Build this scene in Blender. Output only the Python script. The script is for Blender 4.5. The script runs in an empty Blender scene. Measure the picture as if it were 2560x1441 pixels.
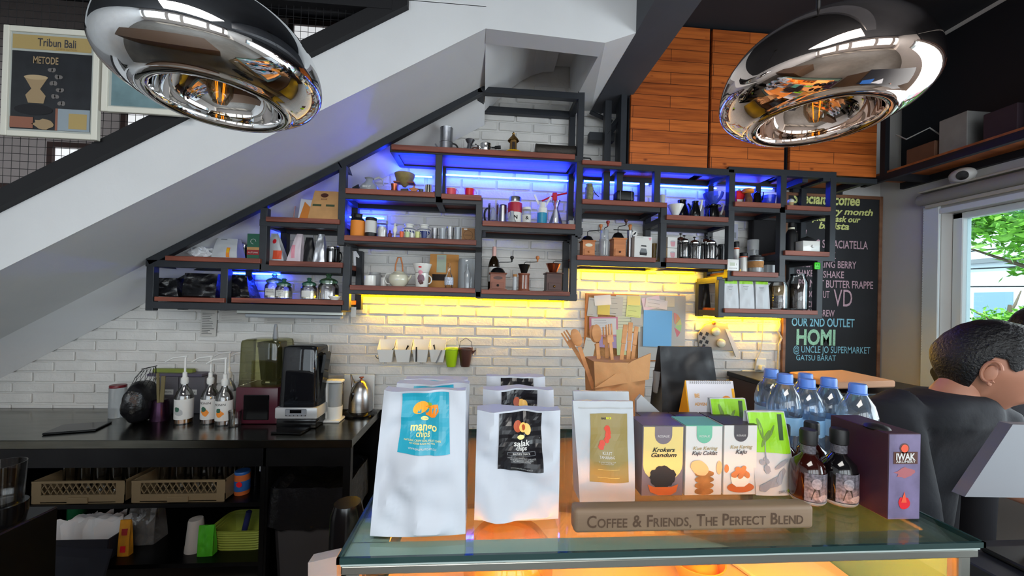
import bpy, bmesh, math, random
from mathutils import Vector, Matrix, noise
random.seed(11)
PI = math.pi
sc = bpy.context.scene
COL = sc.collection

# ---------------------------------------------------------------- camera
F, CX, CY, H = 950.0, 1280.0, 750.0, 1.54
YAW, PIT, ROL = map(math.radians, (4.35, 0.41, 1.45))
def _basis():
    cy, sy, cp, sp = math.cos(YAW), math.sin(YAW), math.cos(PIT), math.sin(PIT)
    f = Vector((sy*cp, cy*cp, sp)); r = Vector((cy, -sy, 0)); u = r.cross(f)
    c, s = math.cos(ROL), math.sin(ROL)
    return c*r + s*u, -s*r + c*u, f
RR, UU, FF = _basis()
cam = bpy.data.cameras.new('camera'); camo = bpy.data.objects.new('camera', cam); COL.objects.link(camo)
cam.sensor_width = 36; cam.lens = F/2560*36; cam.shift_y = (CY-720.5)/2560; cam.clip_start = .02; cam.clip_end = 200
m = Matrix((RR, UU, -FF)).transposed().to_4x4(); m.translation = Vector((0, 0, H)); camo.matrix_world = m
sc.camera = camo
def P(px, py, x=None, y=None, z=None):
    """world point seen at a photo pixel, on the plane x=, y= or z="""
    d = FF + (px-CX)/F*RR - (py-CY)/F*UU
    t = x/d.x if x is not None else (y/d.y if y is not None else (z-H)/d.z)
    return Vector((t*d.x, t*d.y, H+t*d.z))
def M_PX(y): return y/F            # metres per photo pixel at distance y

# ---------------------------------------------------------------- world, sun, daylight, exposure
w = bpy.data.worlds.new('world'); sc.world = w; w.use_nodes = True
bg = w.node_tree.nodes['Background']; bg.inputs[0].default_value = (.80, .92, 1, 1); bg.inputs[1].default_value = 2.6
sc.view_settings.view_transform = 'Standard'; sc.view_settings.look = 'None'
sc.view_settings.gamma = 1; sc.view_settings.exposure = .15; sc.view_settings.use_curve_mapping = False
def area(name, loc, rot, sx, sy, power, color=(1, 1, 1), portal=False):
    l = bpy.data.lights.new(name, 'AREA'); l.shape = 'RECTANGLE'; l.size = sx; l.size_y = sy; l.energy = power; l.color = color
    if portal: l.cycles.is_portal = True
    o = bpy.data.objects.new(name, l); COL.objects.link(o); o.location = loc; o.rotation_euler = rot; return o
area('daylight_street_windows', (.3, -3.75, 1.75), (PI/2, 0, 0), 5.2, 2.6, 100, (.93, .97, 1))
area('daylight_side_window', (2.69, .1, 1.60), (PI/2, 0, PI/2), 2.6, 1.1, 50, (.90, .96, 1))
area('overhead_fill_light', (-.3, -1.3, 3.22), (0, 0, 0), 1.8, 1.0, 60, (1, .97, .92))  # added fill light out of view, brightens the case trim and counter tops
sun = bpy.data.lights.new('sun', 'SUN'); sun.energy = 6; sun.angle = .02; sun.color = (1, .96, .88)
suno = bpy.data.objects.new('sun', sun); COL.objects.link(suno); suno.rotation_euler = (math.radians(20), math.radians(-24), 0)

# ---------------------------------------------------------------- materials
MATS = {}
def lin(c):
    if isinstance(c, str):
        c = [int(c[i:i+2], 16)/255 for i in (0, 2, 4)]
        c = [v/12.92 if v <= .04045 else ((v+.055)/1.055)**2.4 for v in c]
    return (c[0], c[1], c[2], 1)
def pm(key, col='808080', rough=.5, metal=0, spec=.5, coat=0, var=None, bump=None, emit=None, trans=0, alpha=1, wood=None, sheen=0, ior=1.45, stretch=(1, 1, 1)):
    """procedural principled material. var=(scale, amount), bump=(scale, strength), wood=(scale, colour2)"""
    if key in MATS: return MATS[key]
    mt = bpy.data.materials.new(key); mt.use_nodes = True; nt = mt.node_tree; b = nt.nodes['Principled BSDF']
    b.inputs['Base Color'].default_value = lin(col); b.inputs['Roughness'].default_value = rough
    b.inputs['Metallic'].default_value = metal; b.inputs['Specular IOR Level'].default_value = spec
    b.inputs['Coat Weight'].default_value = coat; b.inputs['Transmission Weight'].default_value = trans
    b.inputs['IOR'].default_value = ior; b.inputs['Alpha'].default_value = alpha
    N = nt.nodes.new; L = nt.links.new
    tc = N('ShaderNodeTexCoord'); mp = N('ShaderNodeMapping'); mp.inputs['Scale'].default_value = stretch
    L(tc.outputs['Object'], mp.inputs['Vector'])
    if emit:
        b.inputs['Emission Color'].default_value = lin(emit[0]); b.inputs['Emission Strength'].default_value = emit[1]
    if var or wood:
        nz = N('ShaderNodeTexNoise'); nz.inputs['Scale'].default_value = (wood or var)[0]; nz.inputs['Detail'].default_value = 5
        L(mp.outputs[0], nz.inputs['Vector'])
        rp = N('ShaderNodeValToRGB'); L(nz.outputs[0], rp.inputs[0])
        c = lin(col)
        if wood:
            mp.inputs['Scale'].default_value = stretch if stretch != (1, 1, 1) else (.12, 1, 1)
            rp.color_ramp.elements[0].color = lin(wood[1]); rp.color_ramp.elements[1].color = c
            rp.color_ramp.elements[0].position = .3; rp.color_ramp.elements[1].position = .62
        else:
            a = var[1]
            rp.color_ramp.elements[0].color = tuple(v*(1-a) for v in c[:3])+(1,); rp.color_ramp.elements[1].color = tuple(min(1, v*(1+a*.6)) for v in c[:3])+(1,)
            rp.color_ramp.elements[0].position = .3; rp.color_ramp.elements[1].position = .7
        L(rp.outputs[0], b.inputs['Base Color'])
    if bump:
        n2 = N('ShaderNodeTexNoise'); n2.inputs['Scale'].default_value = bump[0]; n2.inputs['Detail'].default_value = 4
        bp = N('ShaderNodeBump'); bp.inputs['Strength'].default_value = bump[1]; bp.inputs['Distance'].default_value = .01
        L(tc.outputs['Object'], n2.inputs['Vector']); L(n2.outputs[0], bp.inputs['Height']); L(bp.outputs[0], b.inputs['Normal'])
    MATS[key] = mt; return mt
def glass(key, tint='FFFFFF', gloss=.35, rough=.02, haze=0, hazecol='FFFFFF'):
    """thin clear glass or plastic: see-through with a fresnel sheen, optional milky haze"""
    if key in MATS: return MATS[key]
    mt = bpy.data.materials.new(key); mt.use_nodes = True; nt = mt.node_tree; nt.nodes.clear(); N = nt.nodes.new; L = nt.links.new
    o = N('ShaderNodeOutputMaterial'); t = N('ShaderNodeBsdfTransparent'); t.inputs[0].default_value = lin(tint)
    g = N('ShaderNodeBsdfGlossy'); g.inputs['Roughness'].default_value = rough; mx = N('ShaderNodeMixShader')
    lw = N('ShaderNodeLayerWeight'); lw.inputs[0].default_value = gloss
    ml = N('ShaderNodeMath'); ml.operation = 'MULTIPLY_ADD'; ml.inputs[1].default_value = .8; ml.inputs[2].default_value = .04
    L(lw.outputs['Fresnel'], ml.inputs[0]); L(ml.outputs[0], mx.inputs[0]); L(t.outputs[0], mx.inputs[1]); L(g.outputs[0], mx.inputs[2])
    out = mx
    if haze:
        d = N('ShaderNodeBsdfDiffuse'); d.inputs[0].default_value = lin(hazecol); m2 = N('ShaderNodeMixShader'); m2.inputs[0].default_value = haze
        L(mx.outputs[0], m2.inputs[1]); L(d.outputs[0], m2.inputs[2]); out = m2
    L(out.outputs[0], o.inputs[0]); MATS[key] = mt; return mt

# ---------------------------------------------------------------- mesh builder
class MB:
    def __init__(s): s.bm = bmesh.new()
    def _x(s, vs, mt):
        if mt is not None: bmesh.ops.transform(s.bm, matrix=mt, verts=vs)
    def box(s, c, d, bev=0, rot=None, seg=1):
        r = bmesh.ops.create_cube(s.bm, size=1); vs = r['verts']
        bmesh.ops.scale(s.bm, vec=d, verts=vs)
        if bev:
            es = list({e for v in vs for e in v.link_edges})
            rb = bmesh.ops.bevel(s.bm, geom=es, offset=bev, segments=seg, affect='EDGES', profile=.5)
            vs = list({v for v in rb['verts']} | {v for v in vs if v.is_valid})
        mt = Matrix.Translation(c)
        if rot is not None: mt = mt @ rot
        s._x([v for v in vs if v.is_valid], mt); return s
    def lathe(s, prof, n=20, c=(0, 0, 0), rot=None, a0=0, sx=1, sy=1, squircle=0):
        rings = []; mt = Matrix.Translation(c)
        if rot is not None: mt = mt @ rot
        for r, z in prof:
            if r < 1e-6: rings.append([s.bm.verts.new(mt @ Vector((0, 0, z)))])
            else:
                ring = []
                for k in range(n):
                    a = a0+2*PI*k/n; q = 1
                    if squircle: q = 1/((abs(math.cos(a))**squircle+abs(math.sin(a))**squircle)**(1/squircle))
                    ring.append(s.bm.verts.new(mt @ Vector((r*q*sx*math.cos(a), r*q*sy*math.sin(a), z))))
                rings.append(ring)
        for A, B in zip(rings, rings[1:]):
            if len(A) == 1 and len(B) == 1: continue
            for k in range(n):
                k2 = (k+1) % n
                try:
                    if len(A) == 1: s.bm.faces.new((A[0], B[k2], B[k]))
                    elif len(B) == 1: s.bm.faces.new((A[k], A[k2], B[0]))
                    else: s.bm.faces.new((A[k], A[k2], B[k2], B[k]))
                except ValueError: pass
        return s
    def tube(s, pts, r, n=8, cap=True, closed=False):
        pts = [Vector(p) for p in pts]; rings = []; up = Vector((0, 0, 1)); N = len(pts)
        prev = None
        for i, p in enumerate(pts):
            if closed: t = pts[(i+1) % N]-pts[i-1]
            else: t = pts[min(i+1, N-1)]-pts[max(i-1, 0)]
            t.normalize()
            if prev is None: a = t.cross(up if abs(t.z) < .95 else Vector((1, 0, 0)))
            else: a = prev - t*prev.dot(t)
            a.normalize(); prev = a; b = t.cross(a)
            rr = r[i] if isinstance(r, (list, tuple)) else r
            rings.append([s.bm.verts.new(p+rr*(math.cos(2*PI*k/n)*a+math.sin(2*PI*k/n)*b)) for k in range(n)])
        pr = list(zip(rings, rings[1:]))+([(rings[-1], rings[0])] if closed else [])
        for A, B in pr:
            for k in range(n): s.bm.faces.new((A[k], B[k], B[(k+1) % n], A[(k+1) % n]))
        if cap and not closed: s.bm.faces.new(rings[0]); s.bm.faces.new(rings[-1][::-1])
        return s
    def prism(s, pts, vec):
        """polygon of 3D points extruded by vec"""
        a = [s.bm.verts.new(Vector(p)) for p in pts]; b = [s.bm.verts.new(Vector(p)+Vector(vec)) for p in pts]
        s.bm.faces.new(a); s.bm.faces.new(b[::-1]); n = len(a)
        for k in range(n): s.bm.faces.new((a[k], b[k], b[(k+1) % n], a[(k+1) % n]))
        return s
    def grid(s, f, nu, nv, closed_u=False):
        g = [[s.bm.verts.new(Vector(f(i/nu, j/nv))) for j in range(nv+1)] for i in range(nu if closed_u else nu+1)]
        for i in range(nu):
            for j in range(nv):
                A = g[i]; B = g[(i+1) % len(g)] if closed_u else g[i+1]
                s.bm.faces.new((A[j], B[j], B[j+1], A[j+1]))
        return g
    def sphere(s, c, r, seg=14, rings=9, rot=None):
        if not isinstance(r, (tuple, list)): r = (r, r, r)
        x = bmesh.ops.create_uvsphere(s.bm, u_segments=seg, v_segments=rings, radius=1)
        mt = Matrix.Translation(c)
        if rot is not None: mt = mt @ rot
        s._x(x['verts'], mt @ Matrix.Diagonal((*r, 1))); return s
    def warp(s, f):
        for v in s.bm.verts: v.co = Vector(f(v.co))
        return s
    def done(s, name, sharp=35, flat=False):
        bm = s.bm; bmesh.ops.remove_doubles(bm, verts=bm.verts, dist=1e-5); bmesh.ops.recalc_face_normals(bm, faces=bm.faces)
        me = bpy.data.meshes.new(name); bm.to_mesh(me); bm.free()
        if not flat:
            me.polygons.foreach_set('use_smooth', [True]*len(me.polygons)); me.set_sharp_from_angle(angle=math.radians(sharp))
        return me
def put(name, me, mat, parent=None, loc=None, rot=None):
    if isinstance(me, MB): me = me.done(name)
    o = bpy.data.objects.new(name, me); COL.objects.link(o)
    if mat is not None and not me.materials: me.materials.append(mat)
    if parent is not None: o.parent = parent
    if loc is not None: o.location = loc
    if rot is not None: o.rotation_euler = rot
    return o
def tag(o, label, cat, group=None, kind=None):
    if label: o['label'] = label
    if cat: o['category'] = cat
    if group: o['group'] = group
    if kind: o['kind'] = kind
    return o
def thing(name, label, cat, loc=(0, 0, 0), rz=0, group=None, tilt=None):
    o = bpy.data.objects.new(name, None); COL.objects.link(o); o.location = loc; o.rotation_euler = tilt or (0, 0, rz)
    o.empty_display_size = .02
    return tag(o, label, cat, group)
def solo(name, label, cat, mb, mat, loc=(0, 0, 0), rz=0, group=None, tilt=None):
    return tag(put(name, mb, mat, None, loc, tilt or (0, 0, rz)), label, cat, group)
def struct(name, mb, mat, loc=None):
    o = put(name, mb, mat, None, loc); o['kind'] = 'structure'; return o
def copy_tree(o, parent=None, loc=None, label=None):
    c = o.copy(); COL.objects.link(c)
    if parent is not None: c.parent = parent
    if loc is not None: c.location = loc
    if label: c['label'] = label
    for ch in list(o.children): copy_tree(ch, c)
    return c
RX = lambda a: Matrix.Rotation(a, 4, 'X')
RY = lambda a: Matrix.Rotation(a, 4, 'Y')
RZ = lambda a: Matrix.Rotation(a, 4, 'Z')

# flat lettering: a text turned into a mesh, laid on a surface given by yf(x, z) -> y (facing -y)
def text_mesh(s, width=None, size=None, shear=0, bold=0, sx=1, extrude=0):
    cu = bpy.data.curves.new('t', 'FONT'); cu.body = s; cu.size = 1; cu.shear = shear; cu.offset = bold; cu.align_x = 'CENTER'; cu.align_y = 'CENTER'
    cu.resolution_u = 3; cu.extrude = extrude
    o = bpy.data.objects.new('t', cu); COL.objects.link(o)
    me = bpy.data.meshes.new_from_object(o.evaluated_get(bpy.context.evaluated_depsgraph_get()))
    bpy.data.objects.remove(o); bpy.data.curves.remove(cu)
    xs = [v.co.x for v in me.vertices] or [0, 1]
    k = (width/(max(xs)-min(xs))) if width else size
    kz = size if (size and width) else k
    for v in me.vertices: v.co = Vector((v.co.x*k*sx, v.co.y*kz, v.co.z))
    return me
def lettering(parent, s, x, z, mat, yf=0, width=None, size=None, shear=0, bold=0, name='lettering', eps=.0008, rot=0, frame=None, label=None):
    me = text_mesh(s, width, size, shear, bold); c, sn = math.cos(rot), math.sin(rot)
    for v in me.vertices:
        X, Z = x+v.co.x*c-v.co.y*sn, z+v.co.x*sn+v.co.y*c
        Y = (yf(X, Z) if callable(yf) else yf)-eps
        v.co = Vector((X, Y, Z)) if frame is None else frame @ Vector((X, Y, Z))
    o = put(name, me, mat, parent)
    if label: o['label'] = label
    return o
def decal(parent, name, pts, mat, yf=0, eps=.0004, sub=0, frame=None, label=None):
    """a flat printed patch: polygon (x, z) laid on yf"""
    bm = bmesh.new()
    if sub and len(pts) == 4:
        a, b, c, d = [Vector(p) for p in pts]; g = []
        for i in range(sub+1):
            row = []
            for j in range(sub+1):
                u, v = i/sub, j/sub; q = (a*(1-u)+b*u)*(1-v)+(d*(1-u)+c*u)*v
                row.append(bm.verts.new((q.x, 0, q.y)))
            g.append(row)
        for i in range(sub):
            for j in range(sub): bm.faces.new((g[i][j], g[i+1][j], g[i+1][j+1], g[i][j+1]))
    else:
        vs = [bm.verts.new((p[0], 0, p[1])) for p in pts]; bm.faces.new(vs); 
        if sub: bmesh.ops.triangulate(bm, faces=bm.faces)
    for v in bm.verts:
        Y = (yf(v.co.x, v.co.z) if callable(yf) else yf)-eps
        v.co = Vector((v.co.x, Y, v.co.z)) if frame is None else frame @ Vector((v.co.x, Y, v.co.z))
    me = bpy.data.meshes.new(name); bm.to_mesh(me); bm.free()
    o = put(name, me, mat, parent)
    if label: o['label'] = label
    return o
def blob(cx, cz, rx, rz, n=18, rot=0, jit=0, pw=1):
    out = []
    for k in range(n):
        a = 2*PI*k/n; q = 1+random.uniform(-jit, jit)
        x, z = rx*math.cos(a)*q, rz*math.sin(a)*q
        out.append((cx+x*math.cos(rot)-z*math.sin(rot), cz+x*math.sin(rot)+z*math.cos(rot)))
    return out
def rect(x0, z0, x1, z1): return [(x0, z0), (x1, z0), (x1, z1), (x0, z1)]
# ---------------------------------------------------------------- shared materials
WHITE = pm('white_wall_paint', 'D6D8DA', .6, var=(3, .05), bump=(30, .08))
BRICK = pm('white_painted_brick', 'CFCECB', .55, var=(9, .07), bump=(60, .25))
CHAR = pm('charcoal_ceiling_paint', '23252B', .7, var=(3, .15))
DARKBEAM = pm('dark_grey_beam_paint', '4A4C52', .6, var=(4, .1))
STEEL = pm('black_painted_steel', '2B2E33', .42, var=(12, .12), spec=.4)
BLACKP = pm('matte_black_plastic', '121214', .45)
BLACKG = pm('gloss_black_plastic', '0B0B0D', .15)
GREYWALL = pm('grey_wall_paint', 'C6C2BE', .75, var=(3, .04), bump=(40, .05))
CHROME = pm('polished_chrome', 'E8E8E8', .06, 1)
BRUSHED = pm('brushed_steel', 'B4B4B6', .28, 1, stretch=(1, 1, 30), var=(20, .15))
WHITEP = pm('white_plastic', 'DADBD8', .35)
CERAM = pm('glazed_white_ceramic', 'DCDCD6', .18, coat=.4)
PAPER = pm('white_paper', 'E2E4E8', .75, bump=(18, .15))
INK = pm('black_print', '15151A', .6)
CLEAR = glass('clear_glass')
KRAFT = pm('kraft_paper', 'BE915E', .8, var=(20, .12), bump=(25, .2))

# ---------------------------------------------------------------- brick wall
YW = 2.45; XR = 2.75
def soffw_(x): return min(2.83+.596*(x-.242), 3.1)
def soff(x): return min(2.83+.596*(x-.242), 2.76)          # height where the stair soffit meets the brick wall
m = MB(); m.box((-.35, YW+.06, 1.62), (6.3, .12, 3.25))
row, pit = .0632, .224; random.seed(5)
k0 = int(-1.123/row)
for i in range(int(1.123/row)-2, -32, -1): pass
zz = 1.126
rows = [(n, zz+n*row) for n in range(-17, 30)]
for n, z0 in rows:
    if z0 < .06 or z0 > 2.95: continue
    off = -.605+(pit/2 if n % 2 else 0)
    for kx in range(-13, 16):
        x0 = off+kx*pit; x1 = x0+pit
        if x1 > 2.12 or x0 < -3.35: continue
        if z0 > soffw_(x0)+.1 and x0 < .6: continue
        j = lambda a: random.uniform(-a, a)
        d = .011+j(.002)
        cx, cz = (x0+x1)/2+j(.002), z0+row/2+j(.0012)
        m.box((cx, YW-d/2+.0005, cz), (pit-.013+j(.002), d, row-.011+j(.0015)), bev=.0035, rot=RY(j(.004)))
struct('wall_back', m, BRICK)
# stairwell wall above the stair, seen through the mesh screen
TAUPE = pm('taupe_stairwell_paint', 'A89E9C', .8, var=(3, .05))
m = MB(); m.prism([(-3.4, YW-.03, soff(-3.4)+.14), (.0, YW-.03, soff(0)+.1), (.0, YW-.03, 3.25), (-3.4, YW-.03, 3.25)], (0, .03, 0))
struct('wall_stairwell', m, TAUPE)

# ---------------------------------------------------------------- stair flight with soffit, landing
YF = 1.70
def fold(x): return 2.777+.592*(x+.01)
def strg(x): return 2.788+.601*(x+.423)
m = MB(); bm = m.bm
X0 = -3.4; xm = -.02; YM = 2.24; XT = .42
def mid(x): return fold(x)+.016
def soffw(x): return 2.83+.596*(x-.242)
def face(*p): return bm.faces.new([bm.verts.new(Vector(q)) for q in p])
face((X0, YF, fold(X0)), (xm, YF, 2.765), (xm, YF, 2.79), (-.423, YF, 2.79), (X0, YF, strg(X0)))
n = 26
for i in range(n):
    xa, xb = X0+(xm-X0)*i/n, X0+(xm-X0)*(i+1)/n
    face((xa, YF, fold(xa)), (xb, YF, fold(xb) if i < n-1 else 2.765), (xb, YM, mid(xb)), (xa, YM, mid(xa)))
    face((xa, YM, mid(xa)), (xb, YM, mid(xb)), (xb, YW-.012, soffw(xb)), (xa, YW-.012, soffw(xa)))
for i in range(6):      # the soffit runs on up behind the landing lip
    xa, xb = xm+(XT-xm)*i/6, xm+(XT-xm)*(i+1)/6
    za, zb = fold(xm)+(3.08-fold(xm))*math.sin(i/6*PI/2)**.9, fold(xm)+(3.08-fold(xm))*math.sin((i+1)/6*PI/2)**.9
    face((xa, YF+.1, za), (xb, YF+.1, zb), (xb, YW-.012, zb-.03), (xa, YW-.012, za-.03))
face((X0, YF, strg(X0)), (-.423, YF, 2.79), (-.423, YW-.03, 2.79), (X0, YW-.03, strg(X0)))
face((X0, YF, fold(X0)), (X0, YF, strg(X0)), (X0, YW-.03, strg(X0)), (X0, YW-.012, soffw(X0)))
struct('stair_flight', m.done('stair_flight', flat=True), WHITE)
m = MB()
m.prism([(xm, YF, 2.765), (.528, YF, 2.743), (.528, YF, 3.25), (xm, YF, 3.25)], (0, .10, 0))
m.bm.verts.ensure_lookup_table()
a = [(.528, YF, 2.743), (.672, YF, 2.80), (.672, YF, 3.25), (.528, YF, 3.25)]; b = [(.528, YW-.012, 2.80), (.672, YW-.012, 2.81), (.672, YW-.012, 3.25), (.528, YW-.012, 3.25)]
va = [m.bm.verts.new(q) for q in a]; vb = [m.bm.verts.new(q) for q in b]
m.bm.faces.new(va); m.bm.faces.new(vb[::-1])
for i in range(4): m.bm.faces.new((va[i], vb[i], vb[(i+1) % 4], va[(i+1) % 4]))
m.box((.4, 2.12, 3.12), (.28, .64, .06))
m.prism([(-3.4, YF, 2.862), (xm, YF, 2.862), (xm, YF, 3.25), (-3.4, YF, 3.25)], (0, .1, 0))
m.prism([(-.423, YF, 2.79), (xm, YF, 2.79), (xm, YF, 2.865), (-.423, YF, 2.865)], (0, .1, 0))
struct('stair_landing', m.done('stair_landing', flat=True), WHITE)
struct('ceiling_beam', MB().box((.672+.095, .95, 3.03), (.19, 3.0, .46)), DARKBEAM)
struct('ceiling', MB().box((-.3, -.55, 3.30), (6.4, 6.3, .1)), CHAR)
struct('floor', MB().box((-.3, -.5, -.05), (6.4, 6.2, .1)), pm('grey_floor_tile', '6A6762', .4, var=(4, .15)))
# left wall and street-side wall with its windows
struct('wall_left', MB().box((-3.45, -.5, 1.62), (.1, 6.2, 3.25)), WHITE)
m = MB()
m.box((-.3, -3.5, .42), (6.4, .12, .84)); m.box((-.3, -3.5, 2.97), (6.4, .12, .6))
for x in (-3.1, -1.35, -.45, 1.2, 2.4): m.box((x, -3.5, 1.75), (.22, .12, 1.85))
struct('wall_front', m, GREYWALL)
# right wall with window opening  (opening: y -1.2..2.10, z 1.05..2.15)
m = MB()
WY0, WY1, WZ0, WZ1 = -1.6, 2.09, 1.02, 2.145
m.box((XR+.08, (WY1+2.52)/2, 1.62), (.16, 2.52-WY1, 3.25))
m.box((XR+.08, (-3.5+WY0)/2, 1.62), (.16, WY0+3.5, 3.25))
m.box((XR+.08, (WY0+WY1)/2, WZ0/2), (.16, WY1-WY0, WZ0)); m.box((XR+.08, (WY0+WY1)/2, (WZ1+3.25)/2), (.16, WY1-WY0, 3.25-WZ1))
struct('wall_right', m, GREYWALL)
FRAMEW = pm('white_window_frame', 'DCE2E2', .4)
m = MB()
t = .05
for y in (WY1-t/2-.002, WY1-1.25, WY0+t/2+.002): m.box((XR+.10, y, (WZ0+WZ1)/2), (.06, t, WZ1-WZ0-.004), bev=.004)
for z in (WZ0+t/2+.002, WZ1-.02): m.box((XR+.10, (WY0+WY1)/2, z), (.06, WY1-WY0-.004, .036), bev=.004)
m.box((XR-.008, WY1+.045, 1.62), (.016, .085, 1.16), bev=.003)      # flat casing beside the opening
m.box((XR-.008, (WY0+WY1)/2, WZ1+.012), (.014, WY1-WY0, .03))
wf = struct('window_1', m, FRAMEW)
put('pane', MB().box((XR+.10, (WY0+WY1)/2, (WZ0+WZ1)/2), (.006, WY1-WY0-.1, WZ1-WZ0-.08)), glass('window_glass', 'EAF6F8', .2), wf)
# mesh screen with black frame above the stair
SC = pm('black_screen_frame', '101014', .6)
m = MB()
def sbar(x0, x1, f, th, y=YF-.01): 
    m.prism([(x0, y-.02, f(x0)), (x1, y-.02, f(x1)), (x1, y-.02, f(x1)+th), (x0, y-.02, f(x0)+th)], (0, .04, 0))
sbar(-3.35, -.36, lambda x: strg(x)-.006, .075)
m.box((-1.9, YF-.012, 2.828), (2.95, .04, .068))
fr = thing('mesh_screen', 'black framed wire mesh screen standing along the top of the white stair flight', 'screen', (0, 0, 0))
put('frame', m, SC, fr)
m = MB()
x = -3.2
while x < -.5:
    lo = strg(x)+.05
    if lo < 2.79: m.tube([(x, YF-.005, lo), (x, YF-.005, 2.80)], .0011, 4, cap=False)
    x += .031
z = .95
while z < 2.80:
    xe = (z-2.788)/.601-.423-.07
    if xe > -3.3: m.tube([(-3.3, YF-.003, z), (xe, YF-.003, z)], .0011, 4, cap=False)
    z += .031
put('wire_mesh', m, SC, fr)
# small openings with brown frames on the stairwell wall
BROWN = pm('dark_brown_window_frame', '3A2622', .6)
LIT = pm('daylit_frosted_pane', 'E8E8E8', .5, emit=('E8EAEC', .75))
for i, (px0, py0, px1, py1) in enumerate([(135, 368, 235, 460), (318, 282, 410, 370), (735, 62, 860, 130), (-20, 470, 40, 545)]):
    a, b = P(px0, py0, y=2.40), P(px1, py1, y=2.40)
    m = MB(); cx, cz, sx, sz = (a.x+b.x)/2, (a.z+b.z)/2, abs(b.x-a.x), abs(a.z-b.z); q = .028
    m.box((cx, 2.405, a.z+q/2), (sx+2*q, .03, q)); m.box((cx, 2.405, b.z-q/2), (sx+2*q, .03, q))
    m.box((a.x-q/2, 2.405, cz), (q, .03, sz)); m.box((b.x+q/2, 2.405, cz), (q, .03, sz))
    o = struct('window_%d' % (i+2), m, BROWN); put('pane', MB().box((cx, 2.412, cz), (sx, .01, sz)), LIT, o)

# ---------------------------------------------------------------- shelf units
YS = 2.2; YB = 2.415
WOODB = pm('red_brown_shelf_board', '8A4A38', .5, wood=(26, '5E2E24'))
def unit(name, label): return thing(name, label, 'shelf', (0, 0, 0))
TB = .038
def frame_of(root, hs, vs, diag=(), conns=(), yb=YB):
    """hs: (px0, px1, py) bars, vs: (px, py0, py1) posts (pixels of the centre line in the front plane)"""
    m = MB(); done = set()
    def bars(y):
        for x0, x1, py in hs:
            a, b = P(x0, py, y=YS), P(x1, py, y=YS); z = P((x0+x1)/2, py, y=YS).z
            m.box(((a.x+b.x)/2, y, z), (b.x-a.x+TB, TB, TB), bev=.002)
        for x, z0, z1 in vs:
            a, b = P(x, z0, y=YS), P(x, z1, y=YS); xx = (a.x+b.x)/2
            m.box((xx, y, (a.z+b.z)/2), (TB, TB*.98, a.z-b.z+TB), bev=.002)
        for (ax, ay, bx, by) in diag:
            a, b = P(ax, ay, y=YS), P(bx, by, y=YS); a.y = b.y = y; d = b-a; L = d.length
            m.box((a+b)/2, (L+.01, TB, TB), bev=.002, rot=RY(-math.atan2(d.z, d.x)))
    bars(YS); bars(yb)
    for x0, x1, py in hs:
        for px in (x0, x1):
            a = P(px, py, y=YS); key = (round(a.x, 1), round(P((x0+x1)/2, py, y=YS).z, 1))
            if key in done: continue
            done.add(key); z = P((x0+x1)/2, py, y=YS).z
            m.box((a.x, (YS+yb)/2, z), (TB*.96, yb-YS, TB*.96))
    for px, py in conns:
        a = P(px, py, y=YS); m.box((a.x, (YS+yb)/2, a.z), (TB*.96, yb-YS, TB*.96))
    put('frame', m, STEEL, root)
BOARDS = {}
def board(root, key, x0, x1, py0, py1, yfr=2.165):
    """wooden board; py0 = its top edge, py1 = its lower edge at mid length"""
    xm_ = (x0+x1)/2; z1, z0 = P(xm_, py0, y=yfr).z, P(xm_, py1, y=yfr).z
    a, b = P(x0, py0, y=yfr), P(x1, py0, y=yfr)
    t = max(.018, z1-z0); 
    put('shelf_board', MB().box(((a.x+b.x)/2, (yfr+2.432)/2, z1-t/2), (b.x-a.x, 2.432-yfr, t), bev=.002), WOODB, root)
    BOARDS[key] = (z1, a.x, b.x)
U1 = unit('wall_shelf', 'stepped black steel wall shelf following the stair slope at far left')
frame_of(U1, [(380, 847, 768), (380, 650, 663), (662, 838, 562), (662, 847, 673)],
         [(381, 665, 768), (565, 668, 768), (662, 530, 668)], diag=[(378, 655, 853, 416)], conns=[(853, 412)])
board(U1, 'A1', 385, 560, 744, 755); board(U1, 'A2', 578, 856, 748, 760); board(U1, 'B', 412, 650, 643, 655); board(U1, 'B2', 672, 856, 654, 667); board(U1, 'C', 664, 848, 545, 557)
U2 = unit('wall_shelf', 'tall central black steel wall shelf unit with sloping top under the landing')
frame_of(U2, [(858, 1197, 606), (870, 1194, 731), (1197, 1433, 741), (1098, 1197, 504), (858, 1100, 496), (1207, 1447, 575), (985, 1447, 388), (1202, 1449, 236)],
         [(857, 420, 606), (868, 625, 768), (1195, 640, 735), (1197, 505, 612), (1097, 398, 500), (1433, 598, 745), (1448, 240, 588)],
         diag=[(853, 416, 1202, 229)])
board(U2, 'D1', 863, 1087, 475, 488); board(U2, 'D2', 1103, 1204, 486, 499); board(U2, 'D3', 860, 1191, 594, 607); board(U2, 'E', 874, 1188, 717, 729)
board(U2, 'F1', 1206, 1439, 556, 569); board(U2, 'F2', 1203, 1425, 727, 738); board(U2, 'G', 978, 1438, 373, 386)
U3 = unit('wall_shelf', 'right hand black steel wall shelf unit stepping over the chalkboard')
frame_of(U3, [(1460, 1824, 424), (1460, 1640, 521), (1655, 1824, 556), (1446, 1655, 660), (1655, 1824, 664), (1824, 2076, 434), (1824, 1950, 524), (1950, 2074, 530),
              (1950, 2074, 645), (1822, 1950, 696), (1799, 2042, 787)],
         [(1640, 430, 515), (1655, 525, 664), (1824, 430, 696), (1952, 440, 696), (2076, 440, 645), (1799, 708, 787), (2043, 655, 787)], conns=[(1799, 700), (2043, 655)])
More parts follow.
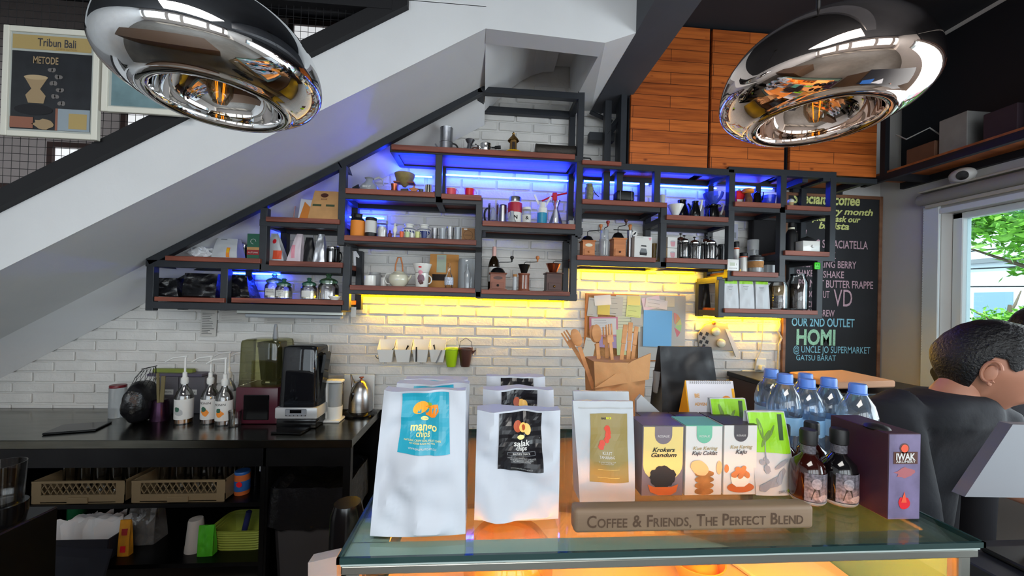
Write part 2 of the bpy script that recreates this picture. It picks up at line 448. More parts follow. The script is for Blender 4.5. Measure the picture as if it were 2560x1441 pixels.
board(U3, 'H0', 1456, 1554, 402, 412); board(U3, 'H1', 1456, 1669, 502, 514); board(U3, 'H2', 1667, 1822, 540, 552); board(U3, 'H3', 1443, 1640, 641, 653); board(U3, 'H4', 1666, 1820, 647, 659)
board(U3, 'I1', 1838, 1953, 506, 518); board(U3, 'I2', 1968, 2078, 515, 526); board(U3, 'I3', 1963, 2075, 628, 640); board(U3, 'I4', 1833, 1947, 680, 692); board(U3, 'J', 1812, 2045, 774, 785)

# LED strips fixed behind the shelf bars, close to the wall
BLUE = pm('blue_led_strip', '2038FF', .5, emit=('1838FF', 160))
YELL = pm('yellow_led_strip', 'FFD800', .5, emit=('FFC400', 150))
def led(root, x0, x1, py, mat, dz=0, name='led_strip'):
    a, b = P(x0, py, y=2.41), P(x1, py, y=2.41); z = P((x0+x1)/2, py, y=2.41).z+dz; root = root
    put(name, MB().box(((a.x+b.x)/2, 2.408, z), (b.x-a.x, .010, .006)), mat, root)
led(U1, 640, 850, 775, YELL); led(U1, 585, 700, 685, BLUE); led(U1, 690, 840, 580, BLUE)
led(U2, 905, 1190, 744, YELL); led(U2, 1205, 1410, 752, YELL); led(U2, 990, 1080, 441, BLUE); led(U2, 1110, 1420, 445, BLUE); led(U2, 875, 960, 545, BLUE)
led(U3, 1450, 1640, 681, YELL); led(U3, 1660, 1735, 684, YELL); led(U3, 1745, 1950, 797, YELL); led(U3, 1460, 1620, 457, BLUE); led(U3, 1650, 1790, 468, BLUE); led(U3, 1830, 1930, 470, BLUE)

# ---------------------------------------------------------------- wall cabinets
def pine():
    mt = bpy.data.materials.new('varnished_pine_planks'); mt.use_nodes = True; nt = mt.node_tree; N = nt.nodes.new; L = nt.links.new; b = nt.nodes['Principled BSDF']
    tc = N('ShaderNodeTexCoord'); sp = N('ShaderNodeSeparateXYZ'); L(tc.outputs['Object'], sp.inputs[0])
    cb = N('ShaderNodeCombineXYZ'); L(sp.outputs['X'], cb.inputs['X']); L(sp.outputs['Z'], cb.inputs['Y'])
    br = N('ShaderNodeTexBrick'); br.inputs['Scale'].default_value = 1; br.inputs['Brick Width'].default_value = .62; br.inputs['Row Height'].default_value = .071
    br.inputs['Mortar Size'].default_value = .0015; br.inputs['Color1'].default_value = lin('B8622A'); br.inputs['Color2'].default_value = lin('9C4E1E'); br.inputs['Mortar'].default_value = lin('3A1608'); br.offset = .37
    L(cb.outputs[0], br.inputs['Vector'])
    mp = N('ShaderNodeMapping'); mp.inputs['Scale'].default_value = (1.2, 1, 22); L(tc.outputs['Object'], mp.inputs[0])
    nz = N('ShaderNodeTexNoise'); nz.inputs['Scale'].default_value = 3; nz.inputs['Detail'].default_value = 6; nz.inputs['Distortion'].default_value = .6; L(mp.outputs[0], nz.inputs[0])
    rp = N('ShaderNodeValToRGB'); rp.color_ramp.elements[0].position = .32; rp.color_ramp.elements[0].color = (.62, .52, .42, 1); rp.color_ramp.elements[1].position = .6; rp.color_ramp.elements[1].color = (1.2, 1.2, 1.1, 1); L(nz.outputs[0], rp.inputs[0])
    mx = N('ShaderNodeMix'); mx.data_type = 'RGBA'; mx.blend_type = 'MULTIPLY'; mx.inputs[0].default_value = .8; L(br.outputs[0], mx.inputs[6]); L(rp.outputs[0], mx.inputs[7])
    m2 = N('ShaderNodeMapping'); m2.inputs['Scale'].default_value = (1, 1, 1.9); L(tc.outputs['Object'], m2.inputs[0])
    vo = N('ShaderNodeTexVoronoi'); vo.inputs['Scale'].default_value = 6.5; L(m2.outputs[0], vo.inputs[0])
    r2 = N('ShaderNodeValToRGB'); r2.color_ramp.elements[0].position = .05; r2.color_ramp.elements[0].color = (.22, .12, .08, 1); r2.color_ramp.elements[1].position = .13; r2.color_ramp.elements[1].color = (1, 1, 1, 1); L(vo.outputs['Distance'], r2.inputs[0])
    m3 = N('ShaderNodeMix'); m3.data_type = 'RGBA'; m3.blend_type = 'MULTIPLY'; m3.inputs[0].default_value = .9; L(mx.outputs[2], m3.inputs[6]); L(r2.outputs[0], m3.inputs[7])
    L(m3.outputs[2], b.inputs['Base Color']); b.inputs['Roughness'].default_value = .38; b.inputs['Coat Weight'].default_value = .15
    return mt
PINE = pine()
UND = pm('orange_wood_underside', 'B0683A', .5, wood=(20, '8A4A24'))
cabs = [(1573, 1770, 'first pine plank wall cabinet, beside the dark ceiling beam'), (1774, 1962, 'middle pine plank wall cabinet above the shelves, behind the pendant'), (1974, 2193, 'rightmost pine plank wall cabinet, next to the overhead rack')]
for x0, x1, lab in cabs:
    a, b = P(x0, 416+(x0-1573)*.045, y=2.2), P(x1, 416+(x0-1573)*.045, y=2.2); z0, z1 = 2.382, 3.235
    t = thing('wall_cabinet', lab, 'cabinet', ((a.x+b.x)/2, 2.325, z0)); w_ = b.x-a.x
    put('body', MB().box((0, .012, (z1-z0)/2+.004), (w_, .215, z1-z0-.01)), STEEL, t)
    put('door', MB().box((0, -.112, (z1-z0)/2), (w_-.006, .022, z1-z0), bev=.002), PINE, t)
    put('underside', MB().box((0, .012, -.004), (w_-.05, .2, .008)), UND, t)
# black steel bracket frame left of the cabinets and bearers under them
m = MB()
def pbar(p, q, r=.018): m.tube([p, q], r*1.2, 4)
for px in (1521, 1553): 
    a, b = P(px, 185, y=2.3), P(px, 405, y=2.3); m.box((a.x, 2.3, (a.z+b.z)/2), (.04, .04, a.z-b.z+.6))
a, b = P(1565, 60, y=2.21), P(1562, 405, y=2.21); m.box((.81, 2.23, 2.75), (.035, .05, .8))
a, b = P(1515, 340, y=2.3), P(1556, 290, y=2.3); pbar(a, b)
a, b = P(1475, 280, y=2.38), P(1530, 305, y=2.38); pbar(a, b, .012)
m.box((.72, 2.33, 2.905), (.22, .2, .03)); m.box((.72, 2.36, 2.60), (.16, .05, .05))
br_ = solo('steel_bracket', 'black steel bracket frame with diagonal brace left of the pine cabinets', 'bracket', m, STEEL)
m = MB()
for px in (1985, 2120):
    a = P(px, 470, y=2.3); m.box((a.x, 2.325, 2.352), (.035, .22, .035))
m.box((2.25, 2.20, 2.352), (.36, .03, .03)); m.box((2.25, 2.425, 2.352), (.36, .025, .035))
solo('steel_bearer', 'black steel bearer under the rightmost pine cabinets above the chalkboard', 'bearer', m, STEEL)
# overhead rack on the right wall
RK = thing('overhead_rack', 'long black overhead rack with wooden base above the window', 'rack', (0, 0, 0))
m = MB(); m.box((2.455, .6, 2.37), (.03, 3.4, .04)); m.box((2.735, .6, 2.372), (.03, 3.4, .04))
for y in (2.15, 1.5, .8, .1, -.8): m.box((2.6, y, 2.372), (.27, .035, .035))
for y in (2.17, .9, -.8): m.box((2.46, y, 2.8), (.03, .03, .85))
m.box((2.735, .6, 2.8), (.02, 3.4, .82))
put('frame', m, pm('black_rack_steel', '16181E', .6), RK)
put('rack_base', MB().box((2.6, .6, 2.40), (.28, 3.38, .018)), UND, RK)
# ---------------------------------------------------------------- stainless prep counter
SS = pm('dark_stainless_steel', '77766E', .2, 1, var=(6, .2), stretch=(1, 6, 6))
SSD = pm('stainless_carcass', '3A3A3C', .35, 1, var=(5, .2))
CT = thing('prep_counter', 'stainless steel prep counter with open shelves against the white brick wall', 'counter', (-1.95, 2.17, 0))
def lc(x, y, z): return (x+1.95, y-2.17, z)
WT = .85; YC = 1.91; XE = -.62
put('worktop', MB().box(lc((XE-3.35)/2, (YC+2.438)/2, WT-.02), (XE+3.35, 2.438-YC, .04), bev=.003), SS, CT)
m = MB()
m.box(lc((XE-3.35)/2-.0, YC+.02, .775), (XE+3.33, .02, .11))
for x in (-.645, -1.03, -2.42, -3.3):
    for y in (YC+.03, 2.41): m.box(lc(x, y, .405), (.035, .035, .81))
m.box(lc(-1.03, 2.17, .45), (.012, .5, .72)); m.box(lc(-2.42, 2.17, .45), (.012, .5, .72))
m.box(lc(-2., 2.43, .45), (2.8, .012, .8))
put('carcass', m, SSD, CT)
for z in (.535, .25): put('shelf', MB().box(lc(-1.725, 2.17, z), (1.37, .49, .02)), SSD, CT)
put('shelf', MB().box(lc(-2.88, 2.17, .535), (.9, .49, .02)), SSD, CT)

# ---------------------------------------------------------------- glass display case
TOPZ = 1.2; CX0, CX1, CYF, CYB = -.182, .757, .513, 1.02
cmx, cmy = (CX0+CX1)/2, (CYF+CYB)/2
DC = thing('display_case', 'glass topped bakery display case with warm light inside', 'display case', (cmx, cmy, 0))
def dc(x, y, z): return (x-cmx, y-cmy, z)
GTOP = glass('green_edged_top_glass', 'EEF6F2', .12)
GEDGE = pm('dark_green_glass_edge', '1F3A3A', .12, coat=.5)
put('top_glass', MB().box(dc(cmx, cmy, TOPZ-.004), (CX1-CX0-.004, CYB-CYF-.004, .006)), GTOP, DC)
m = MB(); e = .004
m.box(dc(cmx, CYF+e/2, TOPZ-.004), (CX1-CX0, e, .008)); m.box(dc(cmx, CYB-e/2, TOPZ-.004), (CX1-CX0, e, .008))
m.box(dc(CX0+e/2, cmy, TOPZ-.004), (e, CYB-CYF, .008)); m.box(dc(CX1-e/2, cmy, TOPZ-.004), (e, CYB-CYF, .008))
put('glass_edge', m, GEDGE, DC)
TEAL = pm('grey_green_top_trim', 'B8C6C2', .45, spec=.5)
m = MB(); zt = TOPZ-.0105
m.box(dc(cmx, CYF+.025, zt), (CX1-CX0-.008, .042, .005)); m.box(dc(CX0+.03, cmy, zt), (.052, CYB-CYF-.09, .005)); m.box(dc(CX1-.022, cmy, zt), (.036, CYB-CYF-.09, .005)); m.box(dc(cmx, CYB-.025, zt), (CX1-CX0-.008, .042, .005))
put('top_trim', m, TEAL, DC)
ALU = pm('satin_aluminium', 'A9ACA6', .35, 1)
m = MB()
m.box(dc(cmx, CYF+.012, TOPZ-.020), (CX1-CX0-.008, .014, .013), bev=.002)
for x in (CX0+.018, CX1-.024): m.box(dc(x, CYF+.0155, 1.013), (.018, .018, .33), bev=.002); m.box(dc(x, CYB-.014, .6), (.018, .018, 1.16))
put('rail', m, ALU, DC)
put('front_glass', MB().box(dc(cmx, CYF+.010, 1.02), (CX1-CX0-.07, .005, .32)), glass('case_front_glass', 'F4FAF8', .15), DC)
put('side_glass', MB().box(dc(CX0+.008, cmy, 1.02), (.005, CYB-CYF-.07, .32)), glass('case_front_glass'), DC)
put('side_glass', MB().box(dc(CX1-.008, cmy, 1.02), (.005, CYB-CYF-.07, .32)), pm('sea_green_glass_edge', '8FD0C4', .15, trans=.4), DC)
CREAM = pm('cream_case_interior', 'E8D6B4', .45)
m = MB(); m.box(dc(cmx, cmy, .43), (CX1-CX0-.02, CYB-CYF-.02, .84)); put('base_cabinet', m, CREAM, DC)
put('back_panel', MB().box(dc(cmx, CYB-.012, 1.02), (CX1-CX0-.03, .008, .33)), CREAM, DC)
put('deck', MB().box(dc(cmx, cmy+.005, 1.005), (CX1-CX0-.03, CYB-CYF-.05, .012)), CREAM, DC)
put('case_light', MB().box(dc(cmx, CYF+.03, TOPZ-.018), (CX1-CX0-.12, .016, .010)), pm('warm_case_light', 'FFB040', .5, emit=('FF8E2A', 120)), DC)

# ---------------------------------------------------------------- pendant lamps
LR = .17
def lamp(x, y, z, label):
    t = thing('pendant_lamp', label, 'pendant lamp', (x, y, z), group=None)
    UP, DN = .77, .43
    pr = []
    for i in range(25):
        a = i/24*PI/2; pr.append((LR*max(math.cos(a), 0)**.9 if i < 24 else .012, LR*UP*math.sin(a)))
    pr = pr[::-1]
    for i in range(1, 15):
        a = i/14*PI/2*.51; pr.append((LR*math.cos(a), -LR*DN*math.sin(a)))
    r0, z0 = pr[-1]
    # rolled lip, then the concave reflector
    for k in range(1, 9):
        a = k/8*PI*.9; pr.append((r0-.010*(1-math.cos(a))-.002*k/8, z0-.006*math.sin(a)))
    r1, z1 = pr[-1]
    for k in range(1, 14):
        a = k/13*PI/2; pr.append((max(r1*math.cos(a), .018), z1+.085*math.sin(a)))
    put('shade', MB().lathe(pr, 72).done('shade', 80), pm('mirror_'+('copper' if x > 0 else 'chrome'), 'F0DDD2' if x > 0 else 'E6E8EA', .025, 1), t)
    put('cord', MB().tube([(0, 0, LR*UP), (0, 0, 3.24-z)], .004, 8), BLACKP, t)
    put('canopy', MB().lathe([(.0, 3.25-z), (.05, 3.25-z), (.05, 3.235-z), (.008, 3.22-z), (0, 3.22-z)], 24), BLACKP, t)
    bz = z1+.07
    bl = put('bulb', MB().lathe([(.0, bz-.07), (.012, bz-.066), (.02, bz-.05), (.021, bz-.035), (.014, bz-.015), (.012, bz)], 18), glass('bulb_glass', 'FFF2DC', .3), t)
    m = MB()
    for k in range(4):
        a = k*PI/2; m.tube([(.006*math.cos(a), .006*math.sin(a), bz-.06), (.009*math.cos(a), .009*math.sin(a), bz-.02)], .0008, 5)
    put('filament', m, pm('glowing_filament', 'FFAA33', .4, emit=('FF9A20', 1.2)), bl)
    put('socket', MB().lathe([(0, bz-.005), (.014, bz-.005), (.015, bz+.02), (0, bz+.02)], 16), CHROME, t)
lamp(-.50, .748, 1.951, 'mirrored chrome pendant lamp hanging on the left in front of the stair')
lamp(.642, .696, 1.963, 'mirrored copper pendant lamp hanging on the right in front of the pine cabinets')
# ---------------------------------------------------------------- placing helpers
def XP(px, y, z):
    """x of the point at depth y, height z that the photo shows in column px"""
    a = (px-CX)/F; dz = z-H
    return (a*(FF.y*y+FF.z*dz)-RR.y*y-RR.z*dz)/(RR.x-a*FF.x)
def on(key, px, y=2.29): z = BOARDS[key][0]+.0006; return Vector((XP(px, y, z), y, z))
def S(px, y): return (P(px, 750, y=y).x*FF.x+y*FF.y)/F      # metres per photo pixel there
def wt(px, py, z=WT): v = P(px, py, z=z); v.z += .0006; return v
# ---------------------------------------------------------------- common colours
ALUM = pm('dull_aluminium', 'A8AAB0', .38, 1, bump=(60, .1)); COPPER = pm('copper', 'B8664A', .3, 1); BRASS = pm('aged_brass', '8A6A3A', .4, .8, var=(20, .3))
REDP = pm('red_enamel', 'D0202C', .3); WOODM = pm('mid_brown_wood', '8C5038', .45, wood=(30, '6E3A28')); WOODD = pm('dark_brown_wood', '4E2E26', .45, wood=(30, '3A2019'))
WOODL = pm('light_orange_wood', 'C07844', .4, wood=(30, 'A05E30')); CAST = pm('black_cast_iron', '18181A', .35, .6); CREAMC = pm('cream_ceramic', 'CFCDB8', .2, coat=.4)
GREYC = pm('grey_ceramic', 'A6A8A8', .35); GREENL = pm('dark_green_lid', '2E5A48', .3, coat=.3); GREENG = glass('green_tinted_glass', 'B8D4BC', .3, haze=.15, hazecol='5E8A64')
LABELW = pm('white_label', 'CDCDCA', .6); ORANGE = pm('orange_print', 'E0872E', .6); DARKR = pm('dark_red_plastic', '6A1A24', .35); SMOKE = glass('smoked_plastic', '5A5E66', .3, haze=.18, hazecol='30343C')
BLUEG = glass('blue_tinted_plastic', 'A0B4F0', .3, haze=.35, hazecol='6078D8'); COFFEE = pm('ground_coffee', '22150F', .7, var=(60, .4)); BEANS = pm('roasted_coffee_beans', '2A1A12', .5, var=(90, .6), bump=(90, .8))
MILKY = glass('frosted_glass', 'E8ECEE', .3, haze=.3, hazecol='D8DCE0'); GREYP = pm('grey_plastic', '7E8288', .45); SILVERB = pm('silver_foil', 'C4C8CE', .35, .7, bump=(20, .3)); BLACKBAG = pm('black_plastic_bag', '101013', .28, bump=(25, .6), spec=.6)
BLACKF = pm('black_foil_pouch', '17181C', .4, bump=(12, .25)); WPOUCH = pm('white_pouch_film', 'BCC0C4', .42, bump=(10, .2)); LGREEN = pm('lime_green_film', '8CC81E', .4, bump=(14, .2)); PINKP = pm('pink_print', 'D890A0', .5)
NAVY = pm('cobalt_blue_glaze', '26346E', .3); YELLOWP = pm('yellow_plastic', 'E8B010', .4); OLIVE = pm('olive_stoneware', '8A7A4A', .4, var=(40, .2)); CORK = pm('cork', 'A87848', .8, var=(60, .2))

def ring_handle(x, z0, z1, out, r=.003, mat=None, y=0):
    """C-shaped handle in the xz plane, from z1 (top) to z0"""
    pts = []
    for k in range(11):
        a = PI/2-PI*k/10; pts.append((x+out*math.cos(a), y, (z0+z1)/2+(z1-z0)/2*math.sin(a)))
    return MB().tube(pts, r, 8)
def cup_prof(rb, rt, h, t=.002, foot=0):
    return [(0, .0), (rb, 0), (rb*1.0, .001), (rt, h), (rt-t, h), (rb-t, t*1.5), (0, t*1.5)]
def bag(w, h, d, wt_=None, topd=.006, lean=0, amp=.003, seed=0, nz=18, nx=12, dent=0, skew=0, topw=1, seal=0, pinch=0, crease=0):
    """soft gusseted bag; returns (MB, yf) where yf is the front surface for decals"""
    o = Vector((seed*7.3, seed*3.1, seed))
    def wid(t): return (w/2)*(1+(topw-1)*t)*(1-pinch*math.exp(-((t-.55)/.18)**2))
    def hd(t):
        tt = max(0, min(1, t)); b = d/2*(1-tt**1.6)+topd/2*tt**1.6
        return b
    def yfront(x, z, side=-1):
        t = max(0, min(1, z/h)); ww = wid(t); u = max(-1, min(1, (x-skew*t)/ww)) if ww else 0
        y = hd(t)*(1-.12*u*u)
        n_ = noise.noise(Vector((x/w*2.2, z/h*2.4, side*3.0))+o)*amp*2+noise.noise(Vector((x/w*5, z/h*6, side*5.0))+o)*amp*.7
        n_ -= dent*math.exp(-((t-.35)/.25)**2)*abs(u)
        if crease:
            q = Vector((x/w*1.6, z/h*2.0, side*2.0))+o*1.7; n_ += -abs(noise.noise(q))*amp*2.2-abs(noise.noise(q*2.3))*amp*.9+amp*.9
        edge = (1-u**6)*(1 if t > .02 else t/.02)
        return side*(y+n_*edge)+lean*t
    m = MB(); g = {}
    N = nx
    for side in (-1, 1):
        def f(i, j, side=side):
            t = j; z = t*h; ww = wid(t); x = (-1+2*i)*ww+skew*t
            return (x, yfront(x, z, side), z)
        m.grid(f, N, nz)
    # side gussets, bottom and top
    for sx in (-1, 1):
        def f(i, j, sx=sx):
            t = j; ww = wid(t); x = sx*ww+skew*t; a = yfront(x, t*h, -1); b = yfront(x, t*h, 1)
            fold_ = .18*w*min(1, t*1.3)*(1-abs(2*i-1))*(.5 if d > .02 else .15)
            return (x-sx*fold_*(1 if 0 < i < 1 else 0), a+(b-a)*i, t*h)
        m.grid(f, 4, nz)
    def f(i, j): x = (-1+2*i)*wid(0); a = yfront(x, 0, -1); b = yfront(x, 0, 1); return (x, a+(b-a)*j, 0)
    m.grid(f, N, 3)
    def f(i, j): x = (-1+2*i)*wid(1)+skew; a = yfront(x, h, -1); b = yfront(x, h, 1); return (x, a+(b-a)*j, h)
    m.grid(f, N, 1)
    return m, (lambda x, z: yfront(x, z, -1))
def jar_with_lid(name, label, cat, loc, w, h, glassm, lidm, lidh=.25, knob=True, fill=None, fillh=.5, group=None, neck=.8, lab=None):
    t = thing(name, label, cat, loc, 0, group); r = w/2; hb = h*(1-lidh)
    put('body', MB().lathe([(0, 0), (r*.93, 0), (r, .004), (r, hb*.72), (r*.94, hb*.86), (r*neck, hb*.95), (r*neck, hb), (r*neck-.002, hb), (r*neck-.002, hb*.95), (r*.9, hb*.84), (r-.003, hb*.7), (r-.003, .006), (0, .006)], 24), glassm, t)
    if fill: put('contents', MB().lathe([(0, .007), (r-.0045, .007), (r-.0045, hb*fillh), (0, hb*(fillh+.03))], 18), fill, t)
    pr = [(0, hb-.004), (r*neck-.003, hb-.004), (r*neck-.003, hb), (r*neck*1.08, hb+.001), (r*neck*1.08, hb+h*lidh*.25)]
    if knob: pr += [(r*neck*.8, hb+h*lidh*.42), (r*.28, hb+h*lidh*.55), (r*.2, hb+h*lidh*.68), (r*.33, hb+h*lidh*.85), (r*.2, h), (0, h)]
    else: pr += [(r*neck, h), (0, h)]
    put('lid', MB().lathe(pr, 24), lidm, t)
    if lab: decal(t, 'label', rect(-r*.55, hb*.18, r*.55, hb*.62), LABELW, lambda x, z: -math.sqrt(max((r+.0006)**2-x*x, 0)), sub=6); 
    if lab and len(lab) > 1:
        yy = lambda x, z: -math.sqrt(max((r+.0006)**2-x*x, 0))
        for k, s_ in enumerate(lab): lettering(t, s_, 0, hb*(.53-.13*k), INK, yy, size=hb*.11, eps=.0016)
    return t
def grinder(label, loc, w, h, wood, bowl, knobm, drawer=True, group='hand coffee grinders on the shelves', crank=(1, .5), shape='box', bowlr=.42, hopper='bowl', plate=None, cr=.5):
    """hand coffee grinder: wooden body, hopper, crank with knob"""
    t = thing('coffee_grinder', label, 'coffee grinder', loc, 0, group); hb = h*.58
    if shape == 'box':
        m = MB(); m.box((0, 0, hb*.03), (w*1.06, w*1.06, hb*.06), .001); m.box((0, 0, hb*.5), (w*.92, w*.92, hb*.9), .001); m.box((0, 0, hb*.97), (w*1.08, w*1.08, hb*.07), .002)
        put('body', m, wood, t)
        if drawer:
            d = put('drawer', MB().box((0, -w*.465, hb*.27), (w*.72, .006, hb*.36), .001), wood, t)
            put('knob', MB().sphere((0, -w*.465-.007, hb*.27), w*.075, 10, 7), knobm if knobm != BLACKP else BLACKP, d)
        if plate: decal(t, 'plate', blob(0, hb*.7, w*.28, hb*.1), plate, -w*.46-.0005)
    else:
        put('body', MB().lathe([(0, 0), (w*.5, 0), (w*.5, hb*.06), (w*.45, hb*.1), (w*.45, hb*.9), (w*.5, hb*.94), (w*.5, hb), (0, hb)], 20), wood, t)
        m = MB()
        for k in (-1, 1): m.box((k*w*.12, -w*.45, hb*.5), (w*.07, .003, hb*.76))
        put('strip', m, LABELW, t)
    r = w*bowlr; top = h*.86
    if hopper == 'bowl': pr = [(r*.35, hb), (r*.6, hb+h*.02), (r*1.15, top), (r*1.25, top+.002), (r*1.2, top+.003), (r*.5, hb+h*.06), (0, hb+h*.06)]
    elif hopper == 'dome': pr = [(r*1.1, hb), (r*1.05, hb+h*.05), (r*.7, hb+h*.16), (r*.2, hb+h*.2), (0, hb+h*.2)]; top = hb+h*.2
    else: pr = [(r*1.0, hb), (r*1.0, top), (r*.9, top+.004), (0, top+.004)]
    put('hopper', MB().lathe(pr, 22), bowl, t)
    sx, rise = crank; L_ = w*cr*2.0
    c = put('crank', MB().tube([(0, 0, hb+.004), (0, 0, h*.93), (sx*w*.12, -.002, h*.96), (sx*L_*.7, -.004, h*(.96+rise*.04)), (sx*L_, -.004, h*(.97+rise*.06))], .0024, 7), CAST, t)
    put('handle', MB().lathe([(0, 0), (.004, 0), (.0055, .006), (.0045, .012), (.0105, .021), (.0115, .027), (.009, .034), (0, .037)], 14, (sx*L_, -.004, h*(.97+rise*.06))), knobm, c)
    return t
def french_press(label, loc, h, r, group):
    t = thing('french_press', label, 'french press', loc, 0, group)
    put('beaker', MB().lathe([(0, .012), (r, .012), (r, h*.72), (r-.002, h*.72), (r-.002, .014), (0, .014)], 22), CLEAR, t)
    m = MB()
    m.lathe([(0, 0), (r*1.08, 0), (r*1.08, .012), (0, .012)], 22)
    for k in range(4):
        a = k*PI/2+PI/4; m.box((math.cos(a)*r*1.05, math.sin(a)*r*1.05, h*.36), (.005, .003, h*.70), rot=RZ(a+PI/2))
    m.lathe([(r*1.03, h*.62), (r*1.08, h*.62), (r*1.08, h*.65), (r*1.03, h*.65), (r*1.03, h*.62)], 22)
    put('frame', m, CAST, t)
    put('lid', MB().lathe([(r*1.06, h*.70), (r*1.08, h*.74), (r*.8, h*.82), (r*.3, h*.86), (0, h*.86)], 22), CHROME, t)
    put('plunger', MB().lathe([(.002, h*.15), (.002, h*.94), (.009, h*.95), (.010, h*.98), (.004, h), (0, h)], 12), BLACKG, t)
    put('handle', ring_handle(r*1.05, h*.15, h*.64, r*.75, .0045), BLACKP, t)
    return t
def tumbler(label, loc, r, h, group, mat=None, name='drinking_glass', cat='glass'):
    return solo(name, label, cat, MB().lathe([(0, 0), (r*.85, 0), (r, h), (r-.0015, h), (r*.85-.0015, .004), (0, .004)], 20), mat or CLEAR, loc, group=group)
def canister(name, label, cat, loc, r, h, bodym, lidm=None, lid=.15, band=None, group=None):
    t = thing(name, label, cat, loc, 0, group); hb = h*(1-lid) if lidm else h
    put('body', MB().lathe([(0, 0), (r*.97, 0), (r, .003), (r, hb), (r*.98, hb), (0, hb)], 24), bodym, t)
    if lidm: put('lid', MB().lathe([(0, hb), (r*.96, hb), (r*.96, hb+.002), (r*.99, hb+.003), (r*.99, h-.003), (r*.94, h), (0, h)], 24), lidm, t)
    if band: put('label', MB().lathe([(r+.0006, hb*band[0]), (r+.0008, hb*band[0]+.0005), (r+.0008, hb*band[1]), (r+.0006, hb*band[1])], 24), band[2], t)
    return t
# ================================================================ left shelf unit
def fit(key, x0, x1, ytop, ybase, y=2.29):
    """location on a board plus width and height in metres, from the pixel box of the object"""
    k = S((x0+x1)/2, y); return on(key, (x0+x1)/2, y), (x1-x0)*k, (ybase-ytop)*k
def softbag(label, key, x0, x1, yt, yb, mat, y=2.30, seed=1, d=.07, name='coffee_bag', cat='bag', group=None, topw=.85, amp=.004, lean=0, skew=0, topd=.01):
    l, w_, h_ = fit(key, x0, x1, yt, yb, y); mm, yf = bag(w_, h_, d, topd=topd, amp=amp, seed=seed, topw=topw, lean=lean, skew=skew)
    t = thing(name, label, cat, l, 0, group); put('body', mm, mat, t); return t, w_, h_, yf
# black plastic bags
for i, (x0, x1, yt, yb, sd, lab) in enumerate([(388, 466, 700, 746, 3, 'black plastic bag slumped at the far left end of the lowest shelf'), (474, 556, 688, 747, 4, 'stack of folded black plastic sack beside the left steel post, taller of two')]):
    l, w_, h_ = fit('A1', x0, x1, yt, yb, 2.3)
    m, _y = bag(w_*.94, h_, .13, topd=.09, amp=.010, seed=sd, topw=1.0 if i else .8, crease=1, skew=-.012 if i == 0 else .0)
    solo('plastic_bag', lab, 'bag', m, BLACKBAG, l)
l, w_, h_ = fit('A2', 577, 640, 692, 748, 2.3)
m, _y = bag(w_*.9, h_, .12, topd=.05, amp=.012, seed=44, topw=.75, crease=1, skew=-.02)
solo('plastic_bag', 'tapered black plastic sack beside the green lidded jars', 'bag', m, BLACKBAG, l)
# green-lidded glass jars
jars = [(664, 706, 690, 752, 2.26, ('COCOA', 'MATCHA'), 'left tall glass jar with green lid and handwritten label'), (690, 728, 701, 752, 2.20, ('VANILLA', 'CHAI', 'TEA'), 'small square glass jar with green lid and three line label, second from left'),
        (753, 791, 701, 755, 2.22, ('',), 'cream filled glass jar with dark green lid in the middle of the lowest shelf'), (796, 845, 691, 756, 2.24, None, 'biggest ribbed glass jar with pale green lid at the right')]
for x0, x1, yt, yb, y, lb, lab in jars:
    l, w_, h_ = fit('A2', x0, x1, yt, yb, y)
    jar_with_lid('glass_jar', lab, 'jar', l, w_, h_, CLEAR, GREENG if yt < 695 else GREENL, .36, fill=pm('pale_powder', 'CFC9A8', .8) if x0 != 796 else None, fillh=.6, lab=lb, group='green lidded glass jars')
l, w_, h_ = fit('A2', 822, 852, 742, 756, 2.20)
solo('saucer', 'white saucer leaning in front of the biggest green lidded jar', 'saucer', MB().lathe([(0, 0), (w_*.3, 0), (w_*.5, h_*.6), (w_*.49, h_*.7), (w_*.28, .003), (0, .003)], 24), CERAM, l)
# crumpled paper, white bag, tin, green box
l, w_, h_ = fit('B', 476, 540, 616, 643)
m = MB().sphere((0, 0, h_*.5), (w_*.5, .05, h_*.5), 26, 16); m.warp(lambda v: v+Vector((.022*noise.noise(v*34), .022*noise.noise(v*36+Vector((3, 0, 0))), .026*noise.noise(v*38+Vector((0, 5, 0)))))-v.normalized()*.018*abs(noise.noise(v*55)))
m.warp(lambda v: (v.x, v.y, max(v.z, 0))); solo('crumpled_paper', 'crumpled white paper under the sloping shelf bar', 'paper', m.done('crumpled_paper', 18), PAPER, l)
t, w_, h_, yf = softbag('white coffee bag with orange and yellow print beside crumpled paper', 'B', 541, 602, 592, 644, WPOUCH, seed=5, d=.09, topw=.8, topd=.03)
decal(t, 'print', rect(.012, h_*.08, .030, h_*.55), ORANGE, yf, .0012, sub=4); decal(t, 'print', rect(.014, h_*.3, .028, h_*.5), YELLOWP, yf, .0018, sub=3)
decal(t, 'tape', rect(-.03, h_*.92, .0, h_*.97), GREYP, yf, .0016, sub=3)
l, w_, h_ = fit('B', 600, 622, 598, 640, 2.36); canister('canister', 'small dark canister with chrome lid behind the white coffee bag', 'canister', l, w_/2, h_, BLACKG, CHROME, .2)
l, w_, h_ = fit('B', 624, 653, 578, 642, 2.27)
t = thing('coffee_box', 'dark green and red coffee box against the steel post', 'box', l); put('carton', MB().box((0, 0, h_/2), (w_, .05, h_), .001), pm('dark_green_carton', '1E5A44', .5), t)
decal(t, 'print', rect(-w_/2, h_*.18, w_/2, h_*.38), pm('dark_red_print', '8E1E22', .5), -.025); decal(t, 'print', rect(-w_/2, h_*.38, w_/2, h_*.48), KRAFT, -.025); lettering(t, 'AUTUMN', 0, h_*.27, LABELW, -.0255, width=w_*.8)
